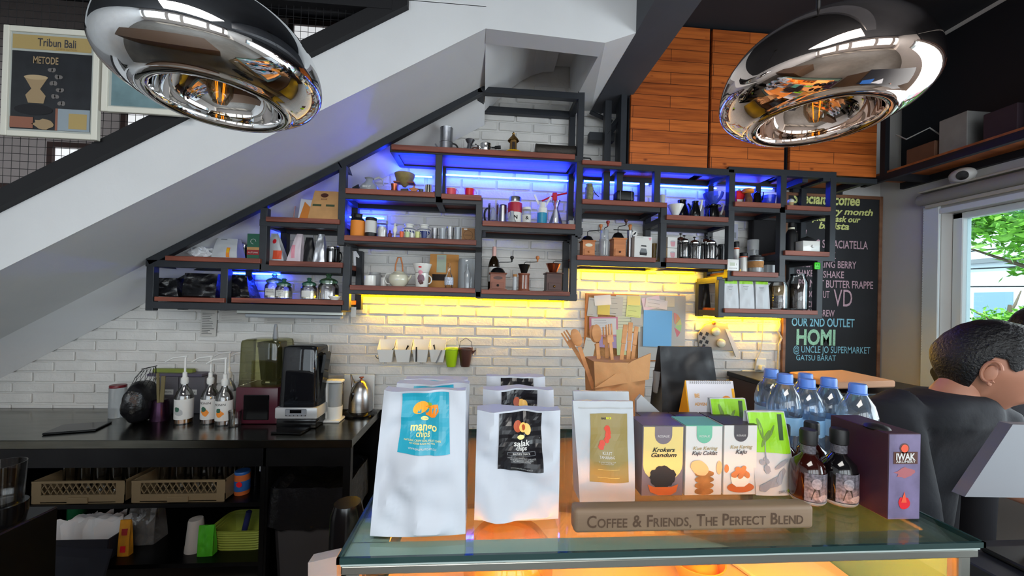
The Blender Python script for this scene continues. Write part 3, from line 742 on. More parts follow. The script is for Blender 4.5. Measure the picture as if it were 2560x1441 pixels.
m = MB(); m.tube([(w_*.22*math.cos(a/8*2*PI), -.0258, h_*.7+w_*.22*math.sin(a/8*2*PI)) for a in range(7)], .0012, 5); put('print', m, LABELW, t)
# shelf C: booklet and kraft bag
l, w_, h_ = fit('C', 748, 776, 490, 548, 2.3)
t = thing('leaflet', 'orange and white leaflet leaning beside the kraft bag', 'leaflet', l); put('sheet', MB().box((0, .0, h_/2), (w_, .002, h_), rot=RY(.12)), PAPER, t); decal(t, 'print', [(-.03, .02), (.02, .01), (.03, .09), (.0, .12)], ORANGE, -.006)
l, w_, h_ = fit('C', 775, 849, 476, 552, 2.25)
mm, yf = bag(w_, h_, .06, topd=.012, amp=.002, seed=9, topw=.82, skew=.012)
t = thing('kraft_bag', 'brown kraft coffee bag with dark logo and two green labels', 'bag', l); put('body', mm, KRAFT, t)
decal(t, 'logo', blob(0, h_*.85, .022, .013), pm('dark_brown_print', '4A2418', .6), yf, .0012, sub=1); lettering(t, 'REVIVE', .0, h_*.71, pm('dark_brown_print'), yf, width=.035, eps=.0014)
for sx in (-1, 1):
    decal(t, 'label', rect(sx*.037-.024, h_*.47, sx*.037+.024, h_*.54), pm('olive_green_label', '3C4A2E', .5), yf, .0012, sub=4)
m = MB().tube([(-.001, 0, 0), (.001, 0, .1)], .0035, 6); solo('pencil', 'pinkish wooden stirrer standing left of the leaflet', 'stirrer', m, pm('pink_wood', 'C89888', .6), on('C', 733, 2.33), tilt=(0, .08, 0))
# shelf B2: bags and a black mug grinder
t, w_, h_, yf = softbag('white coffee bag with red label at the left of its shelf', 'B2', 673, 716, 583, 655, WPOUCH, seed=12, topw=.35, skew=-.02)
decal(t, 'label', rect(-.012, h_*.1, .035, h_*.4), pm('orange_red_print', 'D8502E', .5), yf, .0014, sub=4); decal(t, 'print', blob(-.012, h_*.72, .01, .014), REDP, yf, .0014, sub=1)
t, w_, h_, yf = softbag('pale pink and white coffee bag with folded top', 'B2', 722, 756, 583, 656, pm('pale_pink_film', 'D2C4CC', .45), seed=14, topw=.4, skew=.02)
decal(t, 'print', rect(-.012, h_*.15, .008, h_*.6), PINKP, yf, .0014, sub=3)
softbag('black coffee bag between the pink bag and the silver bag', 'B2', 757, 787, 590, 656, BLACKF, seed=15, topw=.5, d=.05, y=2.33)
softbag('silver grey coffee bag twisted at the top', 'B2', 787, 816, 583, 657, SILVERB, seed=16, topw=.5)
l, w_, h_ = fit('B2', 816, 848, 614, 657); t = canister('thermos_cup', 'black and steel lidded mug at the right end beside the silver bag', 'mug', l, w_/2, h_, BLACKG, CHROME, .12)
put('handle', ring_handle(w_*.5, h_*.15, h_*.7, .012, .004), BLACKG, t); decal(t, 'window', rect(-.008, h_*.1, .008, h_*.7), BRUSHED, lambda x, z: -math.sqrt((w_/2+.001)**2-x*x), sub=3)
# aluminium light fitting and receipts below the unit
a, b = P(592, 772, y=2.24), P(858, 779, y=2.24)
t = thing('under_shelf_light', 'long grey aluminium light fitting under the lowest left shelf', 'light fitting', ((a.x+b.x)/2, 2.26, a.z-.03))
put('housing', MB().box((0, 0, .014), (b.x-a.x, .05, .022), .003), ALU, t); put('diffuser', MB().box((.01, .01, -.008), (b.x-a.x-.05, .04, .022), .006), pm('grey_diffuser', '9AA0A6', .4), t)
def note(label, x0, y0, x1, y1, mat, y=2.432, lines=0, name='paper_note', cat='note', ink=INK, tiltz=0, group=None, lw=.0012, curl=.004, wob=.8):
    a, b = P(x0, y0, y=y), P(x1, y1, y=y); c = P((x0+x1)/2, (y0+y1)/2, y=y); W_, H_ = abs(b.x-a.x), abs(a.z-b.z)
    t = thing(name, label, cat, (c.x, y, c.z), 0, group, tilt=(0, tiltz, 0))
    mb = MB(); mb.grid(lambda i, j: ((i-.5)*W_, -curl*(math.sin(i*PI)*.3+(1-j)**2)-.0006, (j-.5)*H_), 6, 6)
    yy = lambda x, z: -curl*(math.sin((x/W_+.5)*PI)*.3+(1-(z/H_+.5))**2)-.0006
    bmm = mb.done('sheet'); put('sheet', bmm, mat, t)
    rnd = random.Random(x0*7+y0)
    for k in range(lines):
        z = H_*(.38-.78*k/max(lines-1, 1)); xl = -W_*.4; xr = xl+W_*wob*rnd.uniform(.5, 1)
        decal(t, 'writing', [(xl, z), (xr, z+rnd.uniform(-.001, .001)), (xr, z+lw), (xl, z+lw)], ink, yy, .0012)
    return t
NOTEP = pm('grey_receipt_paper', 'B9B7B2', .7)
note('long handwritten list taped to the brick wall left of the yellow glow', 503, 776, 541, 842, NOTEP, lines=13, lw=.0022)
note('printed grey sheet taped under the left shelf, left of two', 548, 778, 622, 806, NOTEP, lines=6, lw=.0008)
note('printed grey sheet taped under the left shelf, right of two', 662, 782, 736, 811, NOTEP, lines=6, lw=.0008)
note('tiny paper tag hanging from the shelf post above the white bricks', 878, 768, 890, 793, NOTEP, y=2.22)
# ================================================================ central shelf unit, top shelf
l, w_, h_ = fit('G', 1099, 1131, 303, 367, 2.27)
t = thing('flip_coffee_pot', 'tall two part aluminium flip coffee pot on the top shelf', 'coffee pot', l); r = w_/2
put('body', MB().lathe([(0, 0), (r, 0), (r, h_*.42), (r*1.04, h_*.43), (r*1.04, h_*.46), (r*.98, h_*.47), (r*1.0, h_*.98), (r*1.03, h_), (r*.98, h_), (r*.95, h_*.97), (0, h_*.96)], 26), ALUM, t)
put('handle', ring_handle(r, h_*.05, h_*.42, .030, .005), BLACKP, t); put('spout', MB().tube([(-r*.9, 0, h_*.08), (-r*1.35, 0, h_*.24), (-r*1.7, 0, h_*.38)], [.009, .006, .004], 8), ALUM, t)
l, w_, h_ = fit('G', 1160, 1188, 328, 371, 2.30); r = w_/2
solo('metal_carafe', 'grey pewter carafe with flared mouth behind small silver pots', 'carafe', MB().lathe([(0, 0), (r*.95, 0), (r, .006), (r*.5, h_*.62), (r*.45, h_*.78), (r*.85, h_), (r*.8, h_), (r*.35, h_*.78), (0, h_*.75)], 22), pm('pewter', '7E8086', .35, 1), l)
l, w_, h_ = fit('G', 1178, 1200, 350, 369, 2.23); r = w_/2
t = thing('mini_moka_pot', 'small polished silver stovetop pot in front of the pewter carafe', 'coffee pot', l)
put('body', MB().lathe([(0, 0), (r, 0), (r*.8, h_*.45), (r, h_*.55), (r*.9, h_*.9), (0, h_)], 10), CHROME, t); put('lid_knob', MB().sphere((0, 0, h_*1.08), r*.25, 8, 6), BLACKP, t); put('handle', ring_handle(r*.8, h_*.3, h_*.9, .01, .003), CHROME, t)
l, w_, h_ = fit('G', 1200, 1228, 341, 371, 2.27); r = w_/2
t = thing('portafilter', 'chrome portafilter with black handle pointing right, on top shelf', 'portafilter', l)
put('basket', MB().lathe([(0, h_*.3), (r*.8, h_*.35), (r*.95, h_*.6), (r, h_), (r*.9, h_), (r*.8, h_*.6), (0, h_*.5)], 20), CHROME, t)
put('spout', MB().tube([(0, 0, h_*.4), (-.008, 0, h_*.15), (-.014, 0, .0)], .005, 8).tube([(0, 0, h_*.4), (.008, 0, h_*.15), (.014, 0, .0)], .005, 8), CHROME, t)
put('handle', MB().tube([(r, 0, h_*.75), (r+.018, -.003, h_*.74), (r+.022, -.003, h_*.75), (r+.055, -.008, h_*.78)], [.005, .005, .009, .010], 10), BLACKP, t)
l, w_, h_ = fit('G', 1258, 1307, 312, 376, 2.26); r = w_/2
t = thing('brass_lantern', 'brown brass miniature lantern on a yellow scalloped saucer', 'lantern', l)
put('saucer', MB().lathe([(0, 0), (r*.5, 0), (r*.55, h_*.06), (r, h_*.13), (r*.96, h_*.16), (r*.45, h_*.1), (0, h_*.1)], 12), YELLOWP, t)
put('body', MB().lathe([(r*.42, h_*.14), (r*.38, h_*.2), (r*.36, h_*.6), (r*.38, h_*.63), (0, h_*.63)], 8), BRASS, t); put('roof', MB().lathe([(r*.6, h_*.62), (r*.55, h_*.68), (r*.2, h_*.82), (r*.12, h_*.88), (r*.16, h_*.92), (0, h_)], 8), BRASS, t)
put('opening', MB().box((0, -r*.345, h_*.36), (r*.28, .003, h_*.36)), COFFEE, t)
l, w_, h_ = fit('G', 1337, 1438, 350, 384, 2.25); r = h_/2
t = thing('roaster_drum', 'dark brown steel roasting drum lying on its side on the top shelf', 'drum', l)
DRUM = pm('dark_bronze_steel', '3E3A36', .5, .7, bump=(200, .3))
put('drum', MB().lathe([(0, -w_/2), (r*.96, -w_/2), (r, -w_/2+.003), (r, -w_/2+.008), (r*.96, -w_/2+.01), (r*.96, w_/2-.01), (r, w_/2-.008), (r, w_/2), (0, w_/2)], 30, (0, 0, r), RY(PI/2)), DRUM, t); put('shaft', MB().tube([(-w_/2-.03, 0, r*.5), (-w_/2+.01, 0, r*.5)], .004, 8), CAST, t)
l, w_, h_ = fit('H0', 1456, 1555, 384, 402, 2.24)
t = thing('sample_scoop', 'black crank handle with wooden grip on the short board beside the cabinets', 'scoop', l)
put('rod', MB().tube([(-w_*.5, 0, h_*.9), (-w_*.32, 0, h_*.9), (-w_*.22, 0, .006), (0, 0, .006)], .0045, 8), CAST, t); put('grip', MB().box((w_*.12, 0, .012), (w_*.46, .035, .022), .004), WOODM, t)
# shelf D1
l, w_, h_ = fit('D1', 899, 948, 430, 472, 2.27); r = w_/2
t = thing('glass_server', 'round glass coffee server with dark coffee and white logo', 'coffee server', l)
put('body', MB().lathe([(0, 0), (r*.9, 0), (r, h_*.15), (r*.9, h_*.4), (r*.4, h_*.72), (r*.36, h_*.85), (r*.5, h_*.92), (r*.48, h_*.92), (r*.34, h_*.85), (r*.38, h_*.7), (r*.88, h_*.38), (r*.97, h_*.15), (r*.85, .004), (0, .004)], 26), MILKY, t)
put('contents', MB().lathe([(0, .005), (r*.84, .005), (r*.94, h_*.15), (r*.86, h_*.36), (0, h_*.36)], 24), COFFEE, t); put('lid', MB().lathe([(r*.5, h_*.92), (r*.3, h_*.97), (r*.1, h_), (0, h_)], 16), GREYC, t)
put('handle', MB().tube([(r*.45, 0, h_*.88), (r*.9, 0, h_*1.0), (r*1.25, 0, h_*.9), (r*1.4, 0, h_*.55)], [.007, .008, .006, .004], 8), GREYC, t)
lettering(t, 'BREW', 0, h_*.28, LABELW, lambda x, z: -r*.98, width=.045, bold=.02)
l, w_, h_ = fit('D1', 985, 1036, 418, 474, 2.29); r = w_/2
t = thing('ceramic_dripper', 'olive stoneware dripper held in a brown wooden stand on the blue lit shelf', 'dripper', l)
put('bowl', MB().lathe([(r*.15, h_*.42), (r*.3, h_*.5), (r*.8, h_*.68), (r, h_*.98), (r*.94, h_), (r*.7, h_*.7), (0, h_*.55)], 24), OLIVE, t)
m = MB(); m.box((0, 0, h_*.6), (w_*1.0, .05, .010), .002); m.box((0, 0, .004), (w_*.95, .06, .008), .002)
for sx in (-1, 1): m.tube([(sx*w_*.42, .01, 0), (sx*w_*.46, .01, h_*.6)], .004, 8)
put('stand', m, WOODM, t)
l, w_, h_ = fit('D1', 977, 996, 455, 476, 2.22); solo('copper_cup', 'tiny shiny copper cup at the left foot of the dripper stand', 'cup', MB().lathe([(0, 0), (w_*.5, 0), (w_*.42, h_*.5), (w_*.5, h_), (w_*.44, h_), (w_*.36, h_*.5), (0, .003)], 18), COPPER, l)
l, w_, h_ = fit('D1', 1000, 1022, 466, 478, 2.22)
solo('tilted_cup', 'small dark stoneware cup lying on its side under the dripper', 'cup', MB().lathe([(0, -w_*.4), (h_*.35, -w_*.4), (h_*.5, w_*.4), (h_*.42, w_*.4), (h_*.3, -w_*.3), (0, -w_*.3)], 16, (0, 0, h_*.5), RY(PI/2)), pm('dark_stoneware', '4A4644', .4), l)
l, w_, h_ = fit('D1', 1020, 1048, 459, 479, 2.22)
solo('wooden_star', 'star shaped tan wooden ornament right of the dripper stand', 'ornament', MB().prism([((w_*.5 if k % 2 == 0 else w_*.26)*math.sin(k*PI/5), 0, h_*.5+(h_*.5 if k % 2 == 0 else h_*.28)*math.cos(k*PI/5)) for k in range(10)], (0, .012, 0)), WOODL, l)
l, w_, h_ = fit('D1', 1046, 1059, 468, 479, 2.22); solo('pebble_cup', 'tiny dark espresso cup between star and striped tin', 'cup', MB().lathe([(0, 0), (w_*.35, 0), (w_*.5, h_), (w_*.42, h_), (0, .003)], 14), pm('dark_stoneware'), l)
l, w_, h_ = fit('D1', 1061, 1083, 454, 480, 2.25)
t = thing('striped_tin', 'cream and black striped tin at the right end of the blue lit shelf', 'tin', l); put('body', MB().lathe([(0, 0), (w_*.5, 0), (w_*.45, h_), (0, h_)], 20), CREAMC, t)
for k in (-1, 1): decal(t, 'stripe', [(k*.008-.003, .004), (k*.008+.003, .004), (k*.006+.003, h_-.003), (k*.006-.003, h_-.003)], INK, lambda x, z: -math.sqrt((w_*.505)**2-x*x), sub=3)
l, w_, h_ = fit('D1', 1080, 1094, 461, 481, 2.35); solo('brown_box', 'small red brown box half hidden behind the steel post', 'box', MB().box((0, 0, h_/2), (w_, .05, h_), .001), pm('red_brown_card', '7A3A34', .6), l)
for i, (x0, x1, lab) in enumerate([(1114, 1142, 'left pinkish red enamel mug beside the centre post'), (1160, 1187, 'right bright red enamel mug at the shelf end')]):
    l, w_, h_ = fit('D2', x0, x1, 464+i*-1, 484+i, 2.24)
    t = thing('enamel_mug', lab, 'mug', l, 0, 'red enamel mugs'); put('cup', MB().lathe(cup_prof(w_*.42, w_*.46, h_, .0015), 22), REDP if i else pm('pinkish_red_enamel', 'D8505C', .3), t)
    put('rim', MB().lathe([(w_*.45, h_), (w_*.5, h_+.001), (w_*.5, h_+.003), (w_*.45, h_+.003), (w_*.45, h_)], 22), CERAM, t); put('handle', ring_handle(w_*.45, h_*.3, h_*.95, .010, .002), CHROME, t)
# shelf D3
l, w_, h_ = fit('D3', 877, 911, 535, 593, 2.24); t = canister('coffee_canister', 'black canister with tall neck and orange label at the left end', 'canister', l, w_/2, h_*.72, BLACKP, None, band=(.05, .97, ORANGE)); 
put('neck', MB().lathe([(w_*.5, h_*.72), (w_*.47, h_*.76), (w_*.3, h_*.84), (w_*.3, h_*.96), (w_*.34, h_), (0, h_)], 20), BLACKP, t)
l, w_, h_ = fit('D3', 913, 941, 544, 594, 2.24); canister('coffee_canister', 'black canister with white label beside the orange one', 'canister', l, w_/2, h_, BLACKP, BLACKP, .14, band=(.28, .97, LABELW))
l, w_, h_ = fit('D3', 943, 968, 552, 596, 2.24); t = canister('storage_jar', 'clear glass jar half filled with white powder', 'jar', l, w_/2, h_, CLEAR, MILKY, .18); put('contents', MB().lathe([(0, .004), (w_*.44, .004), (w_*.46, h_*.5), (w_*.3, h_*.66), (0, h_*.68)], 16), LABELW, t)
l, w_, h_ = fit('D3', 981, 993, 560, 598, 2.22)
t = thing('bird_figurine', 'small white and grey bird figurine standing upright', 'figurine', l); put('body', MB().lathe([(0, 0), (w_*.3, 0), (w_*.2, h_*.25), (w_*.5, h_*.5), (w_*.42, h_*.68), (w_*.28, h_*.76), (w_*.36, h_*.86), (w_*.2, h_*.97), (0, h_)], 14), CERAM, t); put('beak', MB().lathe([(.004, 0), (0, .014)], 8, (w_*.2, -.006, h_*.86), RY(1.9)), GREYP, t)
l, w_, h_ = fit('D3', 970, 979, 577, 596, 2.22); t = thing('mini_bottle', 'tiny dark red bottle left of the bird figurine', 'bottle', l); put('body', MB().lathe([(0, 0), (w_*.5, 0), (w_*.5, h_*.6), (w_*.2, h_*.75), (w_*.2, h_*.85)], 12), DARKR, t); put('cap', MB().lathe([(w_*.26, h_*.82), (w_*.26, h_), (0, h_)], 10), BLACKP, t)
for i, (x0, x1, lab) in enumerate([(1004, 1040, 'left blue and white porcelain ginger jar'), (1042, 1078, 'right blue and white porcelain ginger jar')]):
    l, w_, h_ = fit('D3', x0, x1, 552, 598, 2.32); r = w_/2
    def pf(z): return [(0, 0), (.62, 0), (.95, .3), (1, .5), (.9, .66), (.58, .74), (.58, .84), (.68, .86), (.66, .93), (.3, .98), (0, 1)]
    t = thing('ginger_jar', lab, 'jar', l, 0, 'blue and white ginger jars'); put('body', MB().lathe([(a*r, b*h_) for a, b in pf(0)[:7]], 26), CERAM, t); put('lid', MB().lathe([(a*r, b*h_) for a, b in pf(0)[6:]], 26), CERAM, t)
    yy = lambda x, z: -math.sqrt(max((r*1.01)**2-x*x, 1e-6))*.985
    for k in range(5):
        xx = (k-2)*r*.36; decal(t, 'pattern', blob(xx, h_*.48+.002*(k % 2), r*.10, h_*.055, 10, .6, .25), NAVY, yy, .002, sub=1)
        decal(t, 'pattern', [(xx-.004, h_*.34), (xx-.001, h_*.33), (xx+.005, h_*.42), (xx+.002, h_*.43)], NAVY, yy, .002)
    put('pattern', MB().lathe([(r*.94, h_*.62), (r*.92, h_*.645), (r*.90, h_*.655)], 26), NAVY, t)
minis = [(998, 1009, 583, 'orange', 'tiny orange cup in front of the left ginger jar', pm('orange_glaze', 'E0602A', .3)), (1011, 1024, 583, 'green', 'tiny pale green pot with face in front of left ginger jar', pm('pale_green_glaze', 'B8CC98', .3)),
         (1025, 1034, 586, 'white', 'tiny black and white figurine between the ginger jars', CERAM), (1037, 1050, 582, 'lime', 'tiny lime yellow cup in front of the right ginger jar', pm('lime_glaze', 'CCD088', .3)), (1052, 1068, 580, 'blue', 'tiny blue and white bowl in front of right ginger jar', NAVY)]
for x0, x1, yt, _, lab, mt in minis:
    l, w_, h_ = fit('D3', x0, x1, yt, 599, 2.20); t = thing('mini_cup', lab, 'cup', l, 0, 'tiny cups in front of the ginger jars'); put('cup', MB().lathe(cup_prof(w_*.38, w_*.48, h_, .0015), 16), mt, t)
    put('handle', ring_handle(w_*.4, h_*.25, h_*.8, .004, .001), mt, t)
for i, (x0, x1, yt) in enumerate([(1078, 1095, 570), (1097, 1115, 570), (1115, 1135, 566), (1136, 1152, 566)]):
    l, w_, h_ = fit('D3', x0, x1, yt, 601, 2.25); tumbler('small clear shot glass in a row, %s from the ginger jars' % ['first', 'second', 'third', 'fourth'][i], l, w_/2, h_, 'row of shot glasses', MILKY if i % 2 else CLEAR, 'shot_glass')
l, w_, h_ = fit('D3', 1154, 1186, 571, 604, 2.24)
t = thing('kraft_box', 'square brown cardboard box with printed circle at shelf end', 'box', l); put('carton', MB().box((0, .02, h_/2), (w_, .06, h_), .001), pm('brown_cardboard', '8A6440', .75), t)
yy = -.0105; m = MB(); m.tube([(w_*.36*math.cos(a/24*2*PI), yy, h_*.46+w_*.36*math.sin(a/24*2*PI)) for a in range(24)], .0006, 4, closed=True); put('print', m, INK, t); lettering(t, 'COFFEE HOUSE', 0, h_*.46, INK, yy, width=w_*.55); decal(t, 'sticker', rect(-w_*.32, h_*.86, -w_*.08, h_*.95), LABELW, yy)
# shelf E
l, w_, h_ = fit('E', 911, 939, 686, 711, 2.22); canister('white_canister', 'short plain white canister at the left front of the lower centre shelf', 'canister', l, w_/2, h_, CERAM)
l, w_, h_ = fit('E', 917, 957, 676, 711, 2.34); solo('ceramic_jar', 'grey ceramic jar with narrow rim behind the short white canister', 'jar', MB().lathe([(0, 0), (w_*.46, 0), (w_*.5, h_*.4), (w_*.42, h_*.8), (w_*.32, h_*.88), (w_*.34, h_), (w_*.3, h_), (0, h_*.9)], 24), GREYC, l)
l, w_, h_ = fit('E', 951, 968, 690, 712, 2.30); canister('white_canister', 'small white canister tucked behind the teapot handle', 'canister', l, w_/2, h_, CERAM)
l, w_, h_ = fit('E', 972, 1021, 676, 714, 2.25); r = w_/2
t = thing('teapot', 'cream round teapot with tall cane bail handle', 'teapot', l)
put('body', MB().lathe([(0, 0), (r*.6, 0), (r*.92, h_*.25), (r, h_*.48), (r*.9, h_*.75), (r*.55, h_*.93), (r*.5, h_*.94), (r*.52, h_*.97), (r*.3, h_*1.03), (0, h_*1.05)], 28), CREAMC, t)
put('side_handle', MB().tube([(-r*.75, 0, h_*.85), (-r*1.25, 0, h_*.8), (-r*1.45, 0, h_*.5), (-r*1.2, 0, h_*.2), (-r*.85, 0, h_*.15)], .0038, 8), CERAM, t)
put('spout', MB().tube([(r*.85, 0, h_*.45), (r*1.1, 0, h_*.6), (r*1.25, 0, h_*.8)], [.010, .007, .005], 10), CREAMC, t)
m = MB(); m.tube([(-.022, 0, h_*.9), (-.020, 0, h_*1.45), (-.008, 0, h_*1.92), (.008, 0, h_*1.92), (.018, 0, h_*1.45), (.022, 0, h_*.95)], .0045, 8); put('bail_handle', m, WOODL, t)
decal(t, 'logo', blob(0, h_*.42, .011, .003), LABELW, lambda x, z: -r*.985)
l, w_, h_ = fit('E', 1031, 1077, 659, 717, 2.23); r = w_/2
t = thing('coffee_dripper_mug', 'tall white ceramic dripper on mug with pink and brown portrait print', 'mug', l)
put('mug', MB().lathe([(0, 0), (r*.62, 0), (r*.66, .004), (r*.72, h_*.6), (r*.66, h_*.6), (0, h_*.55)], 24), CERAM, t); put('dripper', MB().lathe([(r*.4, h_*.6), (r*.72, h_*.62), (r*.8, h_*.7), (r*1.02, h_*.97), (r*1.02, h_), (r*.96, h_), (r*.7, h_*.7), (0, h_*.62)], 26), CERAM, t)
put('handle', ring_handle(r*.7, h_*.15, h_*.5, .018, .0035), CERAM, t)
yy = lambda x, z: -math.sqrt(max((r*(.70 if z < h_*.6 else .70+(z/h_-.6)*.85)+.0015)**2-x*x, 1e-6))
for (cx_, cz_, rx_, rz_, mt) in [(0, .36, .020, .2, pm('mauve_print', '7A5A68', .5)), (-.003, .62, .013, .09, PINKP), (-.004, .84, .010, .03, REDP), (.002, .2, .012, .1, pm('dark_brown_print', '4A2418'))]: decal(t, 'print', blob(cx_, cz_*h_, rx_, rz_*h_, 16, 0, .15), mt, yy, .0006+cz_*.0004, sub=1)
l, w_, h_ = fit('E', 1073, 1146, 630, 718, 2.38)
mm, yf = bag(w_, h_*.97, .05, topd=.02, amp=.002, seed=21, topw=.96); t = thing('kraft_pouch', 'tall orange brown kraft pouch with pale green label behind the small bottle', 'pouch', l); put('body', mm, pm('orange_kraft', 'C48A48', .7, bump=(20, .2)), t)
decal(t, 'label', rect(-.045, h_*.45, .012, h_*.95), pm('pale_green_label', 'A9B8A4', .5), yf, .0015, sub=5); decal(t, 'window', rect(-.07, h_*.22, .02, h_*.4), COFFEE, yf, .0015, sub=4); decal(t, 'print', rect(-.04, h_*.82, .0, h_*.9), GREYC, yf, .002, sub=2)
l, w_, h_ = fit('E', 1111, 1133, 656, 718, 2.23); r = w_/2
t = thing('small_bottle', 'small round clear bottle with white lace print and cork', 'bottle', l); put('body', MB().lathe([(0, 0), (r*.85, 0), (r, h_*.15), (r*.95, h_*.42), (r*.4, h_*.62), (r*.34, h_*.85), (r*.4, h_*.87)], 20), CLEAR, t); put('cork', MB().lathe([(r*.38, h_*.84), (r*.4, h_), (0, h_)], 12), CORK, t)
put('print', MB().lathe([(r*1.01, h_*.12), (r*1.03, h_*.25), (r*.99, h_*.42)], 18), pm('white_lace_print', 'C4CCE0', .5, var=(300, .7)), t)
l, w_, h_ = fit('E', 1144, 1188, 648, 722, 2.30); t = thing('square_glass_jar', 'wide clear glass jar holding a thin bottle at the right end', 'jar', l); put('body', MB().lathe([(0, 0), (w_*.5, 0), (w_*.5, h_*.9), (w_*.46, h_), (w_*.44, h_), (w_*.48, h_*.9), (w_*.48, .003), (0, .003)], 26), MILKY, t)
l, w_, h_ = fit('E', 1160, 1175, 662, 722, 2.21); solo('slim_bottle', 'slim clear bottle in front of the wide glass jar', 'bottle', MB().lathe([(0, 0), (w_*.45, 0), (w_*.5, h_*.65), (w_*.2, h_*.8), (w_*.2, h_), (w_*.15, h_), (w_*.15, h_*.8), (w_*.42, h_*.64), (w_*.4, .004), (0, .004)], 18), MILKY, l)
l, w_, h_ = fit('E', 877, 896, 626, 664, 2.32); c = on('E', 886, 2.32)
t = thing('paper_strip', 'torn white paper strip stuck inside the left steel post', 'paper', (c.x, 2.32, P(886, 664, y=2.32).z)); put('sheet', MB().prism([(-.008, 0, 0), (.006, 0, .0), (.002, 0, h_*.6), (.022, 0, h_*.5), (.024, 0, h_*.6), (.004, 0, h_*.95), (-.012, 0, h_*.9)], (0, .002, 0)), PAPER, t)
# shelf F1
l, w_, h_ = fit('F1', 1219, 1246, 503, 552, 2.25); r = w_/2
t = thing('glass_beaker_jug', 'glass jug with thick black handle on its left', 'jug', l); put('body', MB().lathe([(0, 0), (r, 0), (r, h_), (r-.002, h_), (r-.002, .004), (0, .004)], 22), CLEAR, t); put('handle', ring_handle(-r, h_*.05, h_*.78, -.020, .006), BLACKP, t); put('plunger', MB().lathe([(0, .02), (r*.7, .02), (r*.3, h_*.8), (0, h_*.85)], 14), MILKY, t)
l, w_, h_ = fit('F1', 1247, 1266, 504, 554, 2.28); canister('steel_tumbler', 'tall brushed steel tumbler left of the red and white thermos', 'tumbler', l, w_/2, h_, BRUSHED, BLACKP, .05)
l, w_, h_ = fit('F1', 1269, 1304, 490, 558, 2.25); r = w_/2
t = thing('thermos', 'white thermos with wide red band and ribbed steel lid', 'thermos', l); put('body', MB().lathe([(0, 0), (r, 0), (r, h_*.78), (r*.9, h_*.82), (0, h_*.82)], 28), CERAM, t); put('band', MB().lathe([(r*1.005, h_*.42), (r*1.02, h_*.43), (r*1.02, h_*.77), (r*.99, h_*.78)], 28), pm('crimson_rubber', 'A81E34', .5), t)
put('lid', MB().lathe([(r*.88, h_*.82), (r*.9, h_*.98), (r*.86, h_), (0, h_)], 14), BRUSHED, t)
lettering(t, 'N', .002, h_*.22, INK, lambda x, z: -math.sqrt(max((r*1.01)**2-x*x, 1e-6)), size=.03, bold=.04, eps=.001)
l, w_, h_ = fit('F1', 1272, 1286, 528, 557, 2.20); solo('mini_flask', 'tiny clear conical flask in front of the thermos', 'flask', MB().lathe([(0, 0), (w_*.8, 0), (w_*.85, .006), (w_*.35, h_*.6), (w_*.35, h_), (w_*.28, h_), (w_*.28, h_*.6), (0, .005)], 18), MILKY, l)
l, w_, h_ = fit('F1', 1305, 1327, 516, 558, 2.23); t = canister('white_jar', 'small white labelled jar with ampersand logo right of thermos', 'jar', l, w_/2, h_, MILKY, CERAM, .14, band=(.1, .62, LABELW)); lettering(t, '&', 0, h_*.33, INK, lambda x, z: -w_*.51, size=.03, bold=.02, eps=.0016)
l, w_, h_ = fit('F1', 1342, 1367, 497, 561, 2.26); r = w_/2
t = thing('spray_bottle', 'teal blue bottle with white flip top and two raised white paddles', 'bottle', l); put('body', MB().lathe([(0, 0), (r, 0), (r, h_*.5), (0, h_*.5)], 24), pm('teal_liquid', '2E8AA8', .3), t); put('collar', MB().lathe([(r*1.02, h_*.5), (r*1.04, h_*.68), (r*.9, h_*.72), (r*.8, h_*.9), (0, h_*.92)], 24), CERAM, t)
put('paddle', MB().box((-r*1.2, -.004, h_*1.02), (.014, .006, h_*.45), .002, RY(-.45)), CERAM, t); put('paddle', MB().box((r*1.2, -.004, h_*.98), (.012, .006, h_*.42), .002, RY(.5)), CERAM, t)
l, w_, h_ = fit('F1', 1350, 1412, 474, 504, 2.33); lz = P(1380, 504, y=2.33).z
t = thing('red_lever_press', 'red lever squeezer with spread arms behind the glass flask', 'squeezer', (l.x, 2.33, l.z)); hh = lz-l.z
put('arm', MB().tube([(-.07, 0, hh+.0), (.0, 0, hh+.035), (.085, 0, hh+.055)], .0055, 6), REDP, t); put('head', MB().box((.01, 0, hh+.03), (.03, .02, .05), .004), REDP, t); put('post', MB().tube([(.012, .0, 0), (.012, 0, hh+.03)], .006, 8), REDP, t)
l, w_, h_ = fit('F1', 1371, 1407, 500, 563, 2.24); r = w_/2
t = thing('glass_flask', 'clear conical glass brewer with folded white filter inside', 'flask', l); put('body', MB().lathe([(0, 0), (r*.95, 0), (r, .008), (r*.3, h_*.68), (r*.3, h_*.76), (r*.62, h_), (r*.58, h_), (r*.26, h_*.76), (r*.26, h_*.68), (r*.93, .01), (0, .005)], 26), CLEAR, t)
put('filter', MB().lathe([(0, h_*.05), (r*.3, h_*.08), (r*.26, h_*.5), (0, h_*.75)], 8), PAPER, t)
l, w_, h_ = fit('F1', 1421, 1435, 551, 564, 2.22); solo('tiny_box', 'tiny white box in the right corner beside the steel post', 'box', MB().box((0, 0, h_/2), (w_, .03, h_), .002), GREYC, l)
